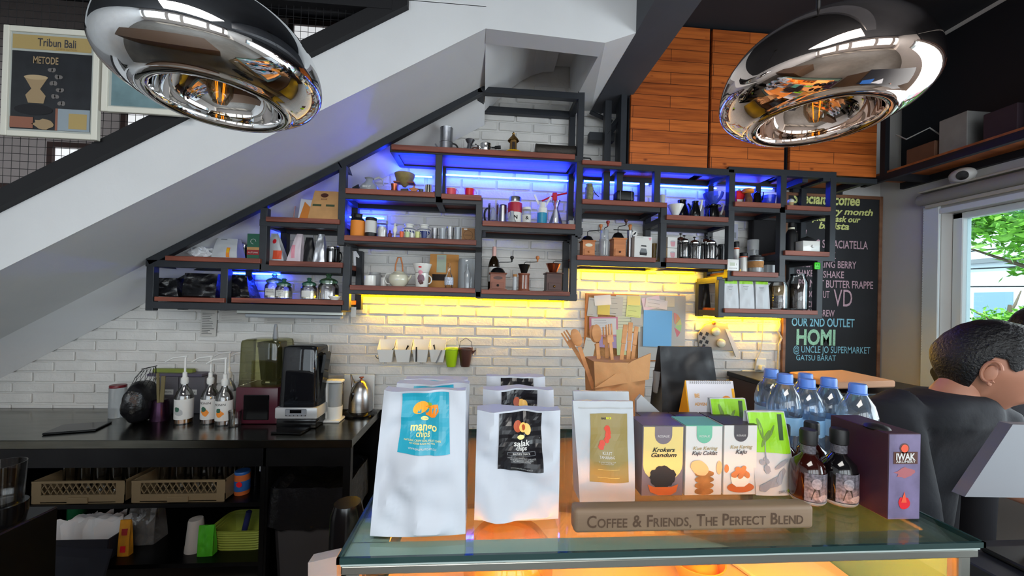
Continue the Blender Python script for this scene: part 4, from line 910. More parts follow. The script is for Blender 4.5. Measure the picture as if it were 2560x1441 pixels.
# shelf F2
l, w_, h_ = fit('F2', 1219, 1248, 612, 722, 2.36); r = w_/2
t = thing('wine_bottle', 'dark wine bottle with pink foil neck and white label', 'bottle', l); put('body', MB().lathe([(0, 0), (r, 0), (r, h_*.55), (r*.8, h_*.68), (r*.36, h_*.78), (r*.32, h_*.82), (0, h_*.82)], 24), pm('dark_bottle_glass', '1E1408', .1, coat=.5), t)
put('neck_foil', MB().lathe([(r*.36, h_*.78), (r*.36, h_*.97), (r*.3, h_), (0, h_)], 16), pm('pink_foil', 'D4A8A0', .4), t); put('label', MB().lathe([(r*1.01, h_*.2), (r*1.02, h_*.21), (r*1.02, h_*.52), (r*1.0, h_*.53)], 24), LABELW, t)
l, w_, h_ = fit('F2', 1223, 1264, 650, 723, 2.25); grinder('light brown wooden box grinder in front of the wine bottle', l, w_, h_, WOODM, CAST, BLACKP, hopper='dome', plate=WOODD, crank=(1, .2), cr=.42)
l, w_, h_ = fit('F2', 1281, 1292, 684, 725, 2.24); canister('slim_vial', 'slim glass vial with brown cap between two grinders', 'vial', l, w_/2, h_, MILKY, CORK, .15)
l, w_, h_ = fit('F2', 1294, 1324, 650, 725, 2.25); grinder('round wooden grinder with black bowl hopper and pale stripes', l, w_, h_, WOODM, CAST, WOODL, drawer=False, shape='round', crank=(1, .2), cr=.55)
l, w_, h_ = fit('F2', 1361, 1402, 650, 730, 2.25); grinder('dark brown box grinder with copper bowl hopper', l, w_, h_, WOODD, COPPER, BRASS, crank=(1, .1), cr=.62, bowlr=.38)
# ================================================================ right shelf unit
l, w_, h_ = fit('H1', 1462, 1483, 449, 496, 2.25); r = w_/2
t = thing('travel_bottle', 'olive camouflage travel grinder on small dark tripod feet', 'travel bottle', l)
put('body', MB().lathe([(0, h_*.1), (r*.9, h_*.1), (r, h_*.14), (r, h_*.8), (r*.8, h_*.86), (r*.75, h_), (0, h_)], 18), pm('olive_camouflage', '7A7A5A', .6, var=(60, .5)), t)
m = MB(); [m.tube([(.6*r*math.cos(a), .6*r*math.sin(a), h_*.12), (1.2*r*math.cos(a), 1.2*r*math.sin(a), 0)], .003, 6) for a in (.3, 2.4, 4.4)]; put('tripod', m, CAST, t); put('strap', MB().tube([(r, 0, h_*.7), (r*1.5, 0, h_*.5), (r*2.4, 0, h_*.35)], .0025, 6), BLACKP, t)
l, w_, h_ = fit('H1', 1535, 1583, 470, 499, 2.22)
t = thing('carry_case', 'black hard carrying case on the blue lit right shelf', 'case', l); put('shell', MB().box((0, 0, h_/2), (w_, .07, h_*.98), .018, seg=3), BLACKP, t)
for q_ in (-.3, .3): put('strap', MB().tube([(w_*q_, -.036, h_*.1), (w_*q_, -.037, h_*.9)], .002, 5), GREYP, t)
l, w_, h_ = fit('H1', 1646, 1664, 478, 502, 2.22); t = thing('ceramic_cup', 'pale grey tapered cup with ring handle at the shelf end', 'cup', l); put('cup', MB().lathe(cup_prof(w_*.38, w_*.5, h_), 20), GREYC, t); put('handle', ring_handle(w_*.42, h_*.3, h_*.85, .014, .003), CERAM, t)
def dripper(label, l, w_, h_, mat, hmat=None, base=None, baseh=0, bw=.5, out=.02):
    t = thing('pour_over_dripper', label, 'dripper', l); r = w_/2; b = h_*baseh
    put('cone', MB().lathe([(r*.3, b+h_*.08), (r*.38, b+h_*.12), (r*.9, h_*.85), (r, h_), (r*.95, h_), (r*.84, h_*.85), (r*.3, b+h_*.12)], 24), mat, t)
    put('saucer', MB().lathe([(r*.3, b+h_*.1), (r*.35, b+h_*.03), (r*.75, b+h_*.03), (r*.75, b), (r*.3, b), (r*.3, b+h_*.1)], 24), mat if not base else base, t)
    if base: put('base', MB().lathe([(0, 0), (r*bw, 0), (r*bw*1.1, b*.5), (r*bw*.8, b), (0, b)], 20), base, t)
    if hmat: put('handle', MB().tube([(r*.75, -.01, h_*.62), (r*1.05, -.012, h_*.6), (r*.95, -.012, h_*.42), (r*.72, -.012, h_*.2)], .006, 8), hmat, t)
    return t
l, w_, h_ = fit('H2', 1669, 1708, 506, 536, 2.22); dripper('plain white ceramic dripper at the left front of its shelf', l, w_, h_, CERAM)
l, w_, h_ = fit('H2', 1686, 1722, 484, 537, 2.33); r = w_/2
t = thing('coffee_carafe', 'glossy black carafe with grey flank and curved handle', 'carafe', l); put('body', MB().lathe([(0, 0), (r*.9, 0), (r, h_*.1), (r*.92, h_*.5), (r*.55, h_*.85), (r*.6, h_), (r*.5, h_), (0, h_*.8)], 24), BLACKG, t); put('handle', ring_handle(r*.8, h_*.15, h_*.85, .022, .006), BLACKG, t)
l, w_, h_ = fit('H2', 1722, 1752, 494, 538, 2.21); r = w_/2
t = thing('coffee_carafe', 'black carafe with silver handle beside the blue dripper', 'carafe', l); put('body', MB().lathe([(0, 0), (r*.8, 0), (r*.85, h_*.12), (r*.8, h_*.4), (r*.45, h_*.8), (r*.5, h_*.92), (0, h_*.9)], 24), BLACKG, t)
put('handle', MB().tube([(r*.4, -.01, h_*.9), (r*.95, -.014, h_*.95), (r*.75, -.014, h_*.5), (r*.55, -.014, h_*.3)], [.006, .007, .007, .004], 8), CERAM, t)
l, w_, h_ = fit('H2', 1719, 1757, 483, 530, 2.38); solo('grey_carton', 'light grey carton standing behind the black carafes', 'box', MB().box((0, 0, h_/2), (w_, .03, h_), .002), GREYC, l)
l, w_, h_ = fit('H2', 1758, 1806, 472, 539, 2.26); dripper('blue tinted plastic dripper with white handle on black base', l, w_, h_, BLUEG, CERAM, BLACKG, .5, .55)
# shelf H3 grinders
l, w_, h_ = fit('H3', 1451, 1484, 568, 636, 2.25); grinder('small light brown box grinder with oval badge at far left', l, w_, h_, WOODL, CAST, WOODL, hopper='dome', plate=CREAMC, crank=(1, .6), cr=.5)
l, w_, h_ = fit('H3', 1497, 1522, 560, 638, 2.25); grinder('clear glass cylinder grinder with red knob', l, w_, h_, MILKY, MILKY, pm('red_brown_knob', '8E2E22', .35), drawer=False, shape='round', hopper='cyl', crank=(.4, .5), cr=.4)
l, w_, h_ = fit('H3', 1527, 1560, 558, 640, 2.25); grinder('reddish wooden box grinder with domed black top', l, w_, h_, WOODL, CAST, WOODD, hopper='dome', crank=(.6, .8), cr=.5)
l, w_, h_ = fit('H3', 1566, 1581, 556, 641, 2.27); t = thing('coffee_grinder', 'slim steel cylinder grinder with orange knob beside the white box', 'coffee grinder', l, 0, 'hand coffee grinders on the shelves')
put('body', MB().lathe([(0, 0), (w_*.48, 0), (w_*.5, h_*.6), (w_*.5, h_*.82), (0, h_*.82)], 20), BRUSHED, t); c = put('crank', MB().box((-w_*1.2, 0, h_*.84), (w_*3.2, .008, .005)), CAST, t); put('handle', MB().lathe([(0, 0), (.006, 0), (.009, .018), (.013, .026), (.008, .034), (0, .035)], 14, (0, 0, h_*.85)), WOODL, c)
l, w_, h_ = fit('H3', 1581, 1626, 590, 643, 2.22)
t = thing('white_carton', 'white carton with printed grey carafe and pink corner mark', 'box', l); put('carton', MB().box((0, 0, h_/2), (w_, .045, h_), .001), LABELW, t); yy = -.0225
decal(t, 'carafe_print', [(-.018, .016), (.020, .014), (.026, .03), (.018, .055), (-.012, .057), (-.022, .032)], pm('carafe_print_grey', '6A6E72', .5), yy); decal(t, 'carafe_print', [(-.012, .057), (.018, .055), (.022, .068), (-.016, .070)], LABELW, yy, .0008); decal(t, 'carafe_print', [(-.014, .068), (.02, .066), (.018, .074), (-.012, .075)], INK, yy, .0010)
decal(t, 'carafe_print', [(-.020, .016), (.022, .014), (.024, .030), (-.022, .032)], INK, yy, .0010); decal(t, 'mark', [(w_*.28, h_*.94), (w_*.46, h_*.94), (w_*.38, h_*.8)], PINKP, yy, .001); lettering(t, 'COFFEE SERVER', -w_*.2, h_*.93, GREYP, yy, width=w_*.4)
l, w_, h_ = fit('H3', 1626, 1641, 600, 643, 2.33); solo('amber_glass', 'amber glass cup behind the white carton against the post', 'glass', MB().lathe(cup_prof(w_*.4, w_*.5, h_, .002), 16), glass('amber_glass', 'D8C070', .3, haze=.2, hazecol='A08830'), l)
a = P(1590, 583, y=2.17); t = thing('round_sticker', 'small round black and white sticker on the grinder crank arm', 'sticker', (a.x, 2.19, a.z)); put('disc', MB().lathe([(0, 0), (.016, 0), (.016, .002), (0, .002)], 24, (0, 0, 0), RX(PI/2)), LABELW, t); decal(t, 'print', blob(0, 0, .012, .005, 14, .8), INK, -.002)
# shelf H4
PKG = pm('pink_cup_print', 'C08A92', .5)
for i, (yt, yb) in enumerate([(584, 612), (613, 643)]):
    l, w_, h_ = fit('H4', 1663, 1688, yt, yb, 2.24); z0 = BOARDS['H4'][0]+.0006+(.0665 if i == 0 else 0); l.z = z0; h_ = .065
    t = thing('cup_carton', 'white carton with pink cup picture, %s of the two stacked' % ('upper' if i == 0 else 'lower'), 'box', l, 0, 'pair of stacked cup cartons'); put('carton', MB().box((0, 0, h_/2), (w_, .05, h_), .001), LABELW, t); decal(t, 'print', [(-.012, .02), (-.008, .008), (.012, .008), (.016, .02), (.017, .038), (-.014, .038)], PKG, -.025); decal(t, 'print', blob(.001, .04, .015, .004), pm('grey_print', 'A0A4A8', .5), -.025, .0008)
for x0, x1, yt, y, lab in [(1689, 1712, 573, 2.33, 'tall glass french press at the back left of the row'), (1697, 1722, 584, 2.21, 'front left glass french press beside pink cup cartons'), (1722, 1748, 584, 2.27, 'second glass french press from the left'),
                           (1752, 1776, 573, 2.36, 'glass french press at back right, tallest plunger'), (1762, 1790, 584, 2.24, 'widest glass french press at the right end with big handle')]:
    l, w_, h_ = fit('H4', x0, x1, yt, 644, y); french_press(lab, l, h_, w_*.42, 'glass french presses')
l, w_, h_ = fit('H4', 1739, 1752, 612, 645, 2.21); tumbler('small clear glass between the french presses', l, w_/2, h_, 'row of clear glasses by the presses')
l, w_, h_ = fit('H4', 1795, 1814, 600, 646, 2.33); tumbler('tall smoky glass at right end behind the last french press', l, w_/2, h_, 'row of clear glasses by the presses', SMOKE)
# shelf I1
l, w_, h_ = fit('I1', 1834, 1858, 470, 507, 2.28); t = thing('red_tin', 'red tin box with white label at the left of its shelf', 'tin', l); put('tin', MB().box((0, 0, h_/2), (w_, .05, h_), .003), REDP, t); decal(t, 'label', rect(-w_*.45, h_*.16, w_*.45, h_*.42), LABELW, -.025); put('ball', MB().sphere((.004, 0, h_+.008), .010, 12, 8), LABELW, t)
l, w_, h_ = fit('I1', 1858, 1880, 466, 508, 2.24); r = w_/2
t = thing('bear_jar', 'small brown jar with orange and white cap leaning over the red tin', 'jar', l); put('body', MB().lathe([(0, 0), (r*.9, 0), (r, h_*.3), (r*.7, h_*.55), (r*.6, h_*.7), (0, h_*.7)], 18), pm('brown_glaze', '6A4630', .35, var=(50, .4)), t); put('cap', MB().lathe([(r*.7, h_*.7), (r*1.25, h_*.75), (r*1.2, h_*.92), (r*.6, h_), (0, h_)], 20), ORANGE, t)
l, w_, h_ = fit('I1', 1879, 1904, 470, 509, 2.26); r = w_/2
t = thing('drip_kettle', 'small black kettle with silver foot beside the blue cup', 'kettle', l); put('body', MB().lathe([(0, 0), (r*.9, 0), (r*.85, h_*.4), (r*.6, h_*.85), (r*.3, h_*.9), (0, h_)], 20), BLACKG, t); put('spout', MB().tube([(r*.7, 0, h_*.3), (r*1.2, 0, h_*.5), (r*1.4, 0, h_*.95)], [.006, .004, .003], 8), BLACKG, t); put('foot', MB().lathe([(0, .0), (r*.95, 0), (r*.93, h_*.12), (r*.9, h_*.13)], 20), BRUSHED, t)
l, w_, h_ = fit('I1', 1904, 1937, 480, 510, 2.28); solo('blue_cup', 'translucent blue plastic cup at the right end of its shelf', 'cup', MB().lathe(cup_prof(w_*.4, w_*.5, h_, .002), 22), BLUEG, l)
l, w_, h_ = fit('I2', 1969, 1984, 486, 512, 2.25); t = thing('toy_cup', 'small cream ice cream shaped cup beside the top chalk words', 'cup', l); put('cup', MB().lathe([(0, 0), (w_*.3, 0), (w_*.45, h_*.6), (0, h_*.6)], 16), pm('tan_waffle', 'B89A68', .6), t); put('top', MB().sphere((0, 0, h_*.7), (w_*.5, w_*.5, h_*.28), 14, 9), CREAMC, t)
# shelf I3
l, w_, h_ = fit('I3', 1964, 1991, 553, 630, 2.30); r = w_/2
t = thing('growler_bottle', 'matte black growler bottle with pale neck ring', 'bottle', l); put('body', MB().lathe([(0, 0), (r, 0), (r, h_*.6), (r*.7, h_*.74), (r*.45, h_*.8), (0, h_*.8)], 24), BLACKP, t); put('neck', MB().lathe([(r*.5, h_*.79), (r*.5, h_*.85), (0, h_*.85)], 18), CREAMC, t); put('cap', MB().lathe([(r*.45, h_*.85), (r*.55, h_*.87), (r*.5, h_), (0, h_)], 18), BLACKP, t)
l, w_, h_ = fit('I3', 1996, 2041, 604, 632, 2.23)
t = thing('kitchen_scale', 'small white box scale with round knob on the right shelf', 'scale', l); put('body', MB().box((0, 0, h_/2), (w_, .06, h_), .004, seg=2), CERAM, t); put('knob', MB().lathe([(0, 0), (.009, 0), (.008, .008), (0, .008)], 18, (.006, -.03, h_*.5), RX(PI/2)), WHITEP, t)
l, w_, h_ = fit('I3', 1994, 2040, 584, 632, 2.34); solo('felt_hat', 'black fabric hat lying behind the white scale', 'hat', MB().lathe([(0, 0), (w_*.5, 0), (w_*.5, h_*.5), (w_*.4, h_*.85), (0, h_)], 20, sy=.5), pm('black_cotton', '17171A', .9), l)
# shelf I4
for x0, x1, yt, y, lab in [(1833, 1846, 601, 2.36, 'slim white tube with orange ring and black cap, at the back'), (1849, 1867, 632, 2.26, 'short white tube with orange ring and black cap, in front')]:
    l, w_, h_ = fit('I4', x0, x1, yt, 682, y); t = canister('white_tube', lab, 'tube', l, w_/2, h_, CERAM, BLACKP, .18, group='white tubes with orange rings'); put('ring', MB().lathe([(w_*.5, h_*.76), (w_*.54, h_*.765), (w_*.54, h_*.8), (w_*.5, h_*.81)], 20), pm('orange_ring', 'D8501E', .5), t)
l, w_, h_ = fit('I4', 1868, 1894, 597, 683, 2.34); canister('shaker_bottle', 'tall grey frosted shaker bottle with domed lid', 'bottle', l, w_/2, h_, MILKY, GREYC, .3)
l, w_, h_ = fit('I4', 1869, 1907, 641, 684, 2.23); r = w_/2
t = thing('keep_cup', 'glass cup with black lid and brown cork band', 'cup', l); put('cup', MB().lathe([(0, 0), (r*.72, 0), (r*.92, h_*.72), (r*.9, h_*.72), (r*.7, .004), (0, .004)], 26), MILKY, t); put('band', MB().lathe([(r*.82, h_*.28), (r*.90, h_*.28), (r*.96, h_*.64), (r*.9, h_*.64)], 26), CORK, t); put('lid', MB().lathe([(r*.96, h_*.7), (r, h_*.72), (r, h_*.88), (r*.7, h_*.92), (r*.68, h_), (0, h_)], 26), BLACKP, t)
l, w_, h_ = fit('I4', 1908, 1935, 663, 685, 2.28); solo('clear_box', 'low clear plastic box at the right of the cork banded cup', 'box', MB().box((0, 0, h_/2), (w_, .06, h_), .002), MILKY, l)
l, w_, h_ = fit('I4', 1872, 1944, 545, 682, 2.385); solo('black_speaker', 'large black fabric covered box filling the back of the middle bay', 'speaker', MB().box((0, 0, h_/2), (w_, .05, h_), .006), pm('black_fabric_mesh', '0E0E12', .9, bump=(300, .2)), l)
a = P(1838, 662, y=2.15); k = S(1838, 2.15)
t = thing('digital_timer', 'small white digital timer clipped on the steel post', 'timer', (a.x, 2.172, a.z)); put('body', MB().box((0, 0, 0), (30*k, .010, 29*k), .003, seg=2), WHITEP, t); decal(t, 'screen', rect(-.022, -.006, .010, .014), pm('lcd_green_grey', 'A8B09A', .3), -.005); m = MB(); [m.box((q, -.0055, -.02), (.008, .002, .006)) for q in (-.02, -.007, .006, .019)]; put('button', m, GREYC, t)
lettering(t, '1', .019, .003, INK, -.005, size=.018)
l, w_, h_ = fit('I4', 1831, 1849, 560, 600, 2.40); t = thing('photo_card', 'small pale lilac card taped behind the white tube', 'card', (l.x, 2.425, P(1840, 600, y=2.42).z)); put('card', MB().box((0, 0, h_/2), (w_, .002, h_)), pm('pale_lilac_card', 'A8AABC', .6), t); decal(t, 'print', rect(-.008, .012, .012, .05), GREYP, -.001)
# shelf J
for i, (x0, x1, lab) in enumerate([(1804, 1842, 'leftmost white coffee pouch with lime green top'), (1842, 1881, 'middle white coffee pouch with lime green top'), (1882, 1919, 'rightmost white pouch with lime green top, next to bean jars')]):
    l, w_, h_ = fit('J', x0, x1, 702, 775, 2.21 + .004*i); mm, yf = bag(w_, h_, .05, topd=.012, amp=.0035, seed=30+i, topw=.93)
    t = thing('coffee_pouch', lab, 'pouch', l, 0, 'white and lime coffee pouches'); put('body', mm, WPOUCH, t); decal(t, 'green_top', rect(-w_*.44, h_*(.84), w_*.44, h_*.985), LGREEN, yf, .0014, sub=6)
    for k in range(3): decal(t, 'writing', [(-.022+.004*k, h_*(.74-.05*k)), (.012-.004*k, h_*(.745-.05*k)), (.012-.004*k, h_*(.752-.05*k)), (-.022+.004*k, h_*(.748-.05*k))], INK, yf, .0014)
l, w_, h_ = fit('J', 1756, 1786, 702, 780, 2.36); l.x = XP(1770, 2.36, l.z); l.x = max(l.x, BOARDS['J'][1]-.03)
l, w_, h_ = fit('J', 1758, 1777, 705, 777, 2.40); mm, yf = bag(w_*1.2, h_, .03, topd=.01, amp=.003, seed=41, topw=.5); l.x = BOARDS['J'][1]+.02; solo('black_pouch', 'narrow black pouch behind the lime topped pouches at the left end', 'pouch', mm, BLACKF, l)
for i, (x0, x1, yt, y, fh, lab) in enumerate([(1924, 1966, 702, 2.25, .55, 'shorter glass jar of dark coffee with tan lid contents'), (1971, 2016, 688, 2.25, .9, 'taller dark glass jar full of coffee beans')]):
    l, w_, h_ = fit('J', x0, x1, yt, 776, y); r = w_/2
    t = thing('bean_jar', lab, 'jar', l, 0, 'glass jars of coffee on the lowest right shelf'); put('body', MB().lathe([(0, 0), (r*.95, 0), (r, .006), (r, h_*.78), (r*.8, h_*.88), (r*.72, h_*.96), (r*.72, h_), (r*.7, h_), (r*.7, h_*.95), (r*.97, h_*.76), (r*.97, .008), (0, .006)], 28), CLEAR, t)
    put('contents', MB().lathe([(0, .009), (r*.955, .009), (r*.955, h_*fh*.82), (0, h_*fh*.84)], 24), BEANS, t)
    if i == 0: put('contents', MB().lathe([(0, h_*.46), (r*.94, h_*.46), (r*.94, h_*.74), (r*.7, h_*.8), (0, h_*.8)], 24), pm('tan_granules', 'A08C68', .8, var=(80, .3)), t)
    else: put('lid', MB().lathe([(r*.74, h_*.97), (r*.74, h_*1.02), (0, h_*1.02)], 24), SMOKE, t)
a = P(2045, 665, y=2.17); t = thing('green_clip', 'small square lime green smiley clip on the steel post', 'clip', (a.x, 2.176, a.z)); put('square', MB().box((0, 0, 0), (.038, .006, .042), .006, seg=2), pm('bright_green_plastic', '38C41E', .4), t)
m = MB(); [m.sphere((q, -.0035, .006), (.0025, .001, .003), 8, 6) for q in (-.007, .007)]; m.tube([(-.009, -.0035, -.007), (0, -.0035, -.011), (.009, -.0035, -.007)], .001, 5); put('face', m, INK, t)

# ================================================================ chalkboard on the back wall
a, b = P(1962, 487, y=2.43), P(2196, 948, y=2.43)
bx0, bx1, bz0, bz1 = a.x, 2.742, 1.02, 2.338
CH = thing('chalkboard', 'tall wood framed chalkboard with coloured chalk menu in the corner', 'chalkboard', ((bx0+bx1)/2, 2.435, bz0)); W_ = bx1-bx0; H_ = bz1-bz0
put('slate', MB().box((0, 0, H_/2), (W_-.03, .010, H_-.03)), pm('black_slate', '26282C', .75, var=(5, .25)), CH)
m = MB(); fw = .022
for s_ in (-1, 1): m.box((s_*(W_/2-fw/2), -.003, H_/2), (fw, .02, H_), .002)
m.box((0, -.003, fw/2), (W_-2*fw, .018, fw), .002); m.box((0, -.003, H_-fw/2), (W_-2*fw, .018, fw), .002); put('frame', m, pm('brown_wood_trim', '8A6248', .6, wood=(20, '6A4430')), CH)
CY_, CP_, CB_, CG_ = [pm(n_, c_, .95, var=(140, .35)) for n_, c_ in (('yellow_chalk', 'D8DE8C'), ('pink_chalk', 'C8A8B4'), ('blue_chalk', '8CC8DC'), ('green_chalk', 'A4D8B8'))]
def chalk(s_, px, py, wpx, mat, hpx=None, bold=.012, shear=0, rot=0):
    q = P(px, py, y=2.428); k = S(px, 2.428)
    lettering(CH, s_, q.x-CH.location.x, q.z-CH.location.z, mat, -.0062, width=wpx*k, size=(hpx*k/.72 if hpx else None), bold=bold, shear=shear, rot=rot, name='chalk_writing')
chalk('Specialty coffee', 2066, 500, 180, CY_, 26, .03, .15); chalk('every month', 2112, 530, 150, CY_, 16, .03, .25); chalk('please ask our', 2090, 548, 130, CY_, 15, .03, .25); chalk('barista', 2084, 566, 82, CY_, 17, .03, .25)
chalk('and', 2002, 582, 30, CP_, 14, .02, .2); chalk('CHOC STRACIATELLA', 2085, 612, 182, CP_, 20, .014); chalk('MILK', 2070, 640, 42, CP_, 16); chalk('SEGAR KING BERRY', 2068, 662, 156, CP_, 18)
chalk('SHAKE', 2012, 684, 44, CP_, 16); chalk('SHAKE', 2084, 688, 56, CP_, 17); chalk('PEANUT BUTTER FRAPPE', 2090, 712, 200, CP_, 19); chalk('COCONUT', 2040, 737, 72, CP_, 18); chalk('VD', 2108, 748, 50, CP_, 44, .0)
chalk('ICED', 2030, 762, 44, CP_, 15); chalk('COLD BREW', 2046, 784, 86, CP_, 17); chalk('OUR 2ND OUTLET', 2058, 808, 168, CB_, 21, .02)
chalk('HOMI', 2040, 846, 104, CG_, 38, .035); chalk('@ UNCLE JO SUPERMARKET', 2080, 876, 206, CB_, 17, .006); chalk('GATSU BARAT', 2040, 896, 106, CB_, 14, .006)

# ================================================================ corkboard, clutter on the brick wall
def wall_pt(px, py, y=2.43): return P(px, py, y=y)
a, b = P(1464, 733, y=2.425), P(1708, 905, y=2.425); W_, H_ = b.x-a.x, a.z-b.z
CB = thing('corkboard', 'wood framed corkboard covered in pinned notes on the brick wall', 'corkboard', ((a.x+b.x)/2, 2.425, b.z))
put('panel', MB().box((0, .002, H_/2), (W_-.02, .010, H_-.02)), CORK, CB); m = MB()
for s_ in (-1, 1): m.box((s_*(W_/2-.008), 0, H_/2), (.016, .018, H_), .002)
m.box((0, 0, .008), (W_-.032, .016, .016), .002); m.box((0, 0, H_-.008), (W_-.032, .016, .016), .002); put('frame', m, pm('orange_pine_frame', 'B07038', .5), CB)
def pnote(label, x0, y0, x1, y1, col, lines=0, y=2.414, rot=0, name='pinned_note', **k): return note(label, x0, y0, x1, y1, pm('paper_'+col, col, .75), y=y, lines=lines, tiltz=rot, name=name, group='notes pinned on the corkboard', **k)
pnote('big pale poster with colour wheel on the right of corkboard', 1598, 738, 1711, 902, 'B4B4B0', 0, 2.416)
pnote('large yellowish handwritten sheet in the corkboard middle', 1540, 738, 1600, 830, 'CFCDB0', 10, 2.412); pnote('white sheet at the upper left of corkboard', 1486, 738, 1527, 764, 'D4D2D0', 0, 2.409, -.1); pnote('beige sheet beside the upper left white sheet', 1522, 741, 1556, 790, 'BDB9AC', 4, 2.410, .05)
pnote('grey sheet on the corkboard left edge', 1470, 745, 1496, 792, 'B6B4AC', 2, 2.412, .1); pnote('mustard yellow square note below the white sheet', 1494, 762, 1524, 788, 'D8C060', 0, 2.406, .03); pnote('yellow square sticky note at top centre', 1568, 740, 1600, 764, 'D8CC80', 0, 2.409)
pnote('yellow green sticky note with two written lines', 1566, 762, 1602, 794, 'D4DA8A', 3, 2.406, .08); pnote('white sheet with pink scalloped border at left', 1474, 792, 1544, 842, 'C88090', 0, 2.409, -.03); pnote('white centre of the pink bordered sheet', 1479, 796, 1540, 838, 'CFCBC8', 6, 2.405, -.03, lw=.0008)
pnote('pale pink card tucked at the top right of corkboard', 1606, 742, 1650, 774, 'DCC4CC', 0, 2.410, -.2); pnote('white printed card pinned askew above the blue sheet', 1614, 748, 1668, 772, 'D4CCC8', 3, 2.405, .12); pnote('small pale card at the corkboard top right', 1664, 742, 1686, 768, 'C4BCA8', 0, 2.408)
pnote('plain sky blue sheet hanging on the corkboard', 1609, 776, 1678, 868, '78B4E0', 0, 2.402, .01); pnote('beige slip left of the blue sheet', 1578, 786, 1616, 818, 'BEB8AC', 2, 2.407, -.1); pnote('long pale green curled paper strip hanging down', 1542, 824, 1564, 888, 'C4D09C', 0, 2.404, -.05)
pnote('lilac paper scrap above the wooden cutlery', 1498, 840, 1542, 870, 'A890B4', 0, 2.406, .05); pnote('white paper strip curling off the lower left corner', 1460, 846, 1486, 896, 'CCC8BC', 1, 2.404, .2); pnote('white curled strip beside the wooden spoon', 1560, 832, 1584, 878, 'CDCBD0', 0, 2.400, .1)
q = P(1688, 815, y=2.413)
m_ = [('D89088', 1.1, 1.57), ('E0A070', .6, 1.1), ('D0CC80', .1, .6), ('A8CC88', -.5, .1), ('C87880', -1.1, -.5)]
cw = thing('colour_wheel_print', 'half colour wheel printed on the pale corkboard poster', 'print', (q.x-.012, 2.4135, q.z))
for c_, a0, a1 in m_:
    pts = [(.012*math.cos(a0), .012*math.sin(a0))]+[(.055*math.cos(a0+(a1-a0)*k/5), .085*math.sin(a0+(a1-a0)*k/5)) for k in range(6)]; decal(cw, 'segment', pts, pm('wheel_'+c_, c_, .7), 0, .0006)
# decoration and socket
q = P(1795, 850, y=2.42)
t = thing('hanging_ornament', 'grey ornament with two white knobs and black white check patch on the wall', 'ornament', (q.x, 2.42, q.z)); k = S(1795, 2.42)
put('panel', MB().prism([((px-1795)*k, 0, (850-py)*k) for px, py in ((1742, 838), (1762, 812), (1790, 806), (1818, 812), (1832, 846), (1835, 876), (1748, 874))], (0, .012, 0)), pm('warm_grey_felt', '9A948C', .8), t)
put('strip', MB().prism([((px-1795)*k, -.004, (850-py)*k) for px, py in ((1812, 822), (1822, 824), (1852, 884), (1842, 892))], (0, .01, 0)), LABELW, t)
for px, py in ((1786, 830), (1800, 858)): put('knob', MB().sphere(((px-1795)*k, -.014, (850-py)*k), (.030, .018, .028), 16, 10), CREAMC, t)
m = MB()
for i in range(4):
    for j in range(3):
        if (i+j) % 2 == 0: m.box(((1750+j*8-1795)*k, -.001, (850-836-i*10)*k), (.019, .003, .022), rot=RY(.3))
put('check_patch', m, INK, t); put('orange_cap', MB().sphere(((1783-1795)*k, -.002, (850-808)*k), .014, 10, 7), WOODL, t)
q = P(1903, 912, y=2.43); t = thing('power_socket', 'white wall power socket beside the cables', 'socket', (q.x, 2.434, q.z)); put('plate', MB().box((0, 0, 0), (.075, .012, .08), .004), WHITEP, t); put('plug', MB().box((-.005, -.018, -.02), (.035, .03, .035), .006), WHITEP, t)
def cable(label, pts, r, mat=WHITEP, y=2.428):
    return solo('cable', label, 'cable', MB().tube([tuple(P(px, py, y=y)) for px, py in pts], r, 7), mat)
cable('thin grey cable looping down the bricks to the socket', [(1908, 800), (1906, 850), (1903, 875), (1892, 900), (1886, 930), (1884, 960)], .003, GREYC)
cable('pale cable bundle hanging at the chalkboard left frame', [(1945, 796), (1950, 812), (1944, 828), (1954, 846), (1947, 862), (1946, 890), (1944, 925)], .006, pm('pale_beige_cable', 'B4AC9C', .6))
# organiser cups on the wall
rail = P(1050, 848, y=2.425)
for i, px in enumerate((966, 1009, 1052, 1094)):
    q = P(px, 905, y=2.40); k = S(px, 2.40); w_ = 42*k; h_ = 55*k
    t = thing('wall_cup', ['first', 'second', 'third', 'fourth'][i]+' white square organiser cup from the left on the brick wall', 'wall cup', (q.x, 2.40, q.z), 0, 'white organiser cups hung in a row')
    m = MB(); tp = .022; a = w_*.36; b = w_*.48; zf = h_*.58
    F_ = [(-a, -.022, 0), (a, -.022, 0), (b, -.036, zf), (-b, -.036, zf)]; B_ = [(-a, .022, 0), (a, .022, 0), (b*.98, .024, h_), (-b*.98, .024, h_)]
    m.prism(F_, (0, .002, 0)); m.prism(B_, (0, .002, 0))
    for s_ in (-1, 1): m.prism([(s_*a, -.022, 0), (s_*b, -.036, zf), (s_*b, .024, h_), (s_*a, .022, 0)], (-s_*.002, 0, 0))
    m.prism([(-a, -.022, 0), (a, -.022, 0), (a, .022, 0), (-a, .022, 0)], (0, 0, .002)); put('cup', m, WHITEP, t)
for i, (px, dx, mt, lab) in enumerate([(1090, -.3, BLACKP, 'dark pen sticking out of the fourth white wall cup'), (1010, .5, CAST, 'black whisk in the second white wall cup'), (973, .8, CAST, 'dark spoon leaning in the first white wall cup')]):
    q = P(px, 885, y=2.40); solo('small_tool', lab, 'tool', MB().tube([(0, 0, -.02), (.02*dx, 0, .02), (.05*dx, 0, .062-.02*abs(dx))], [.003, .003, .006], 8), mt, (q.x, 2.398, q.z))
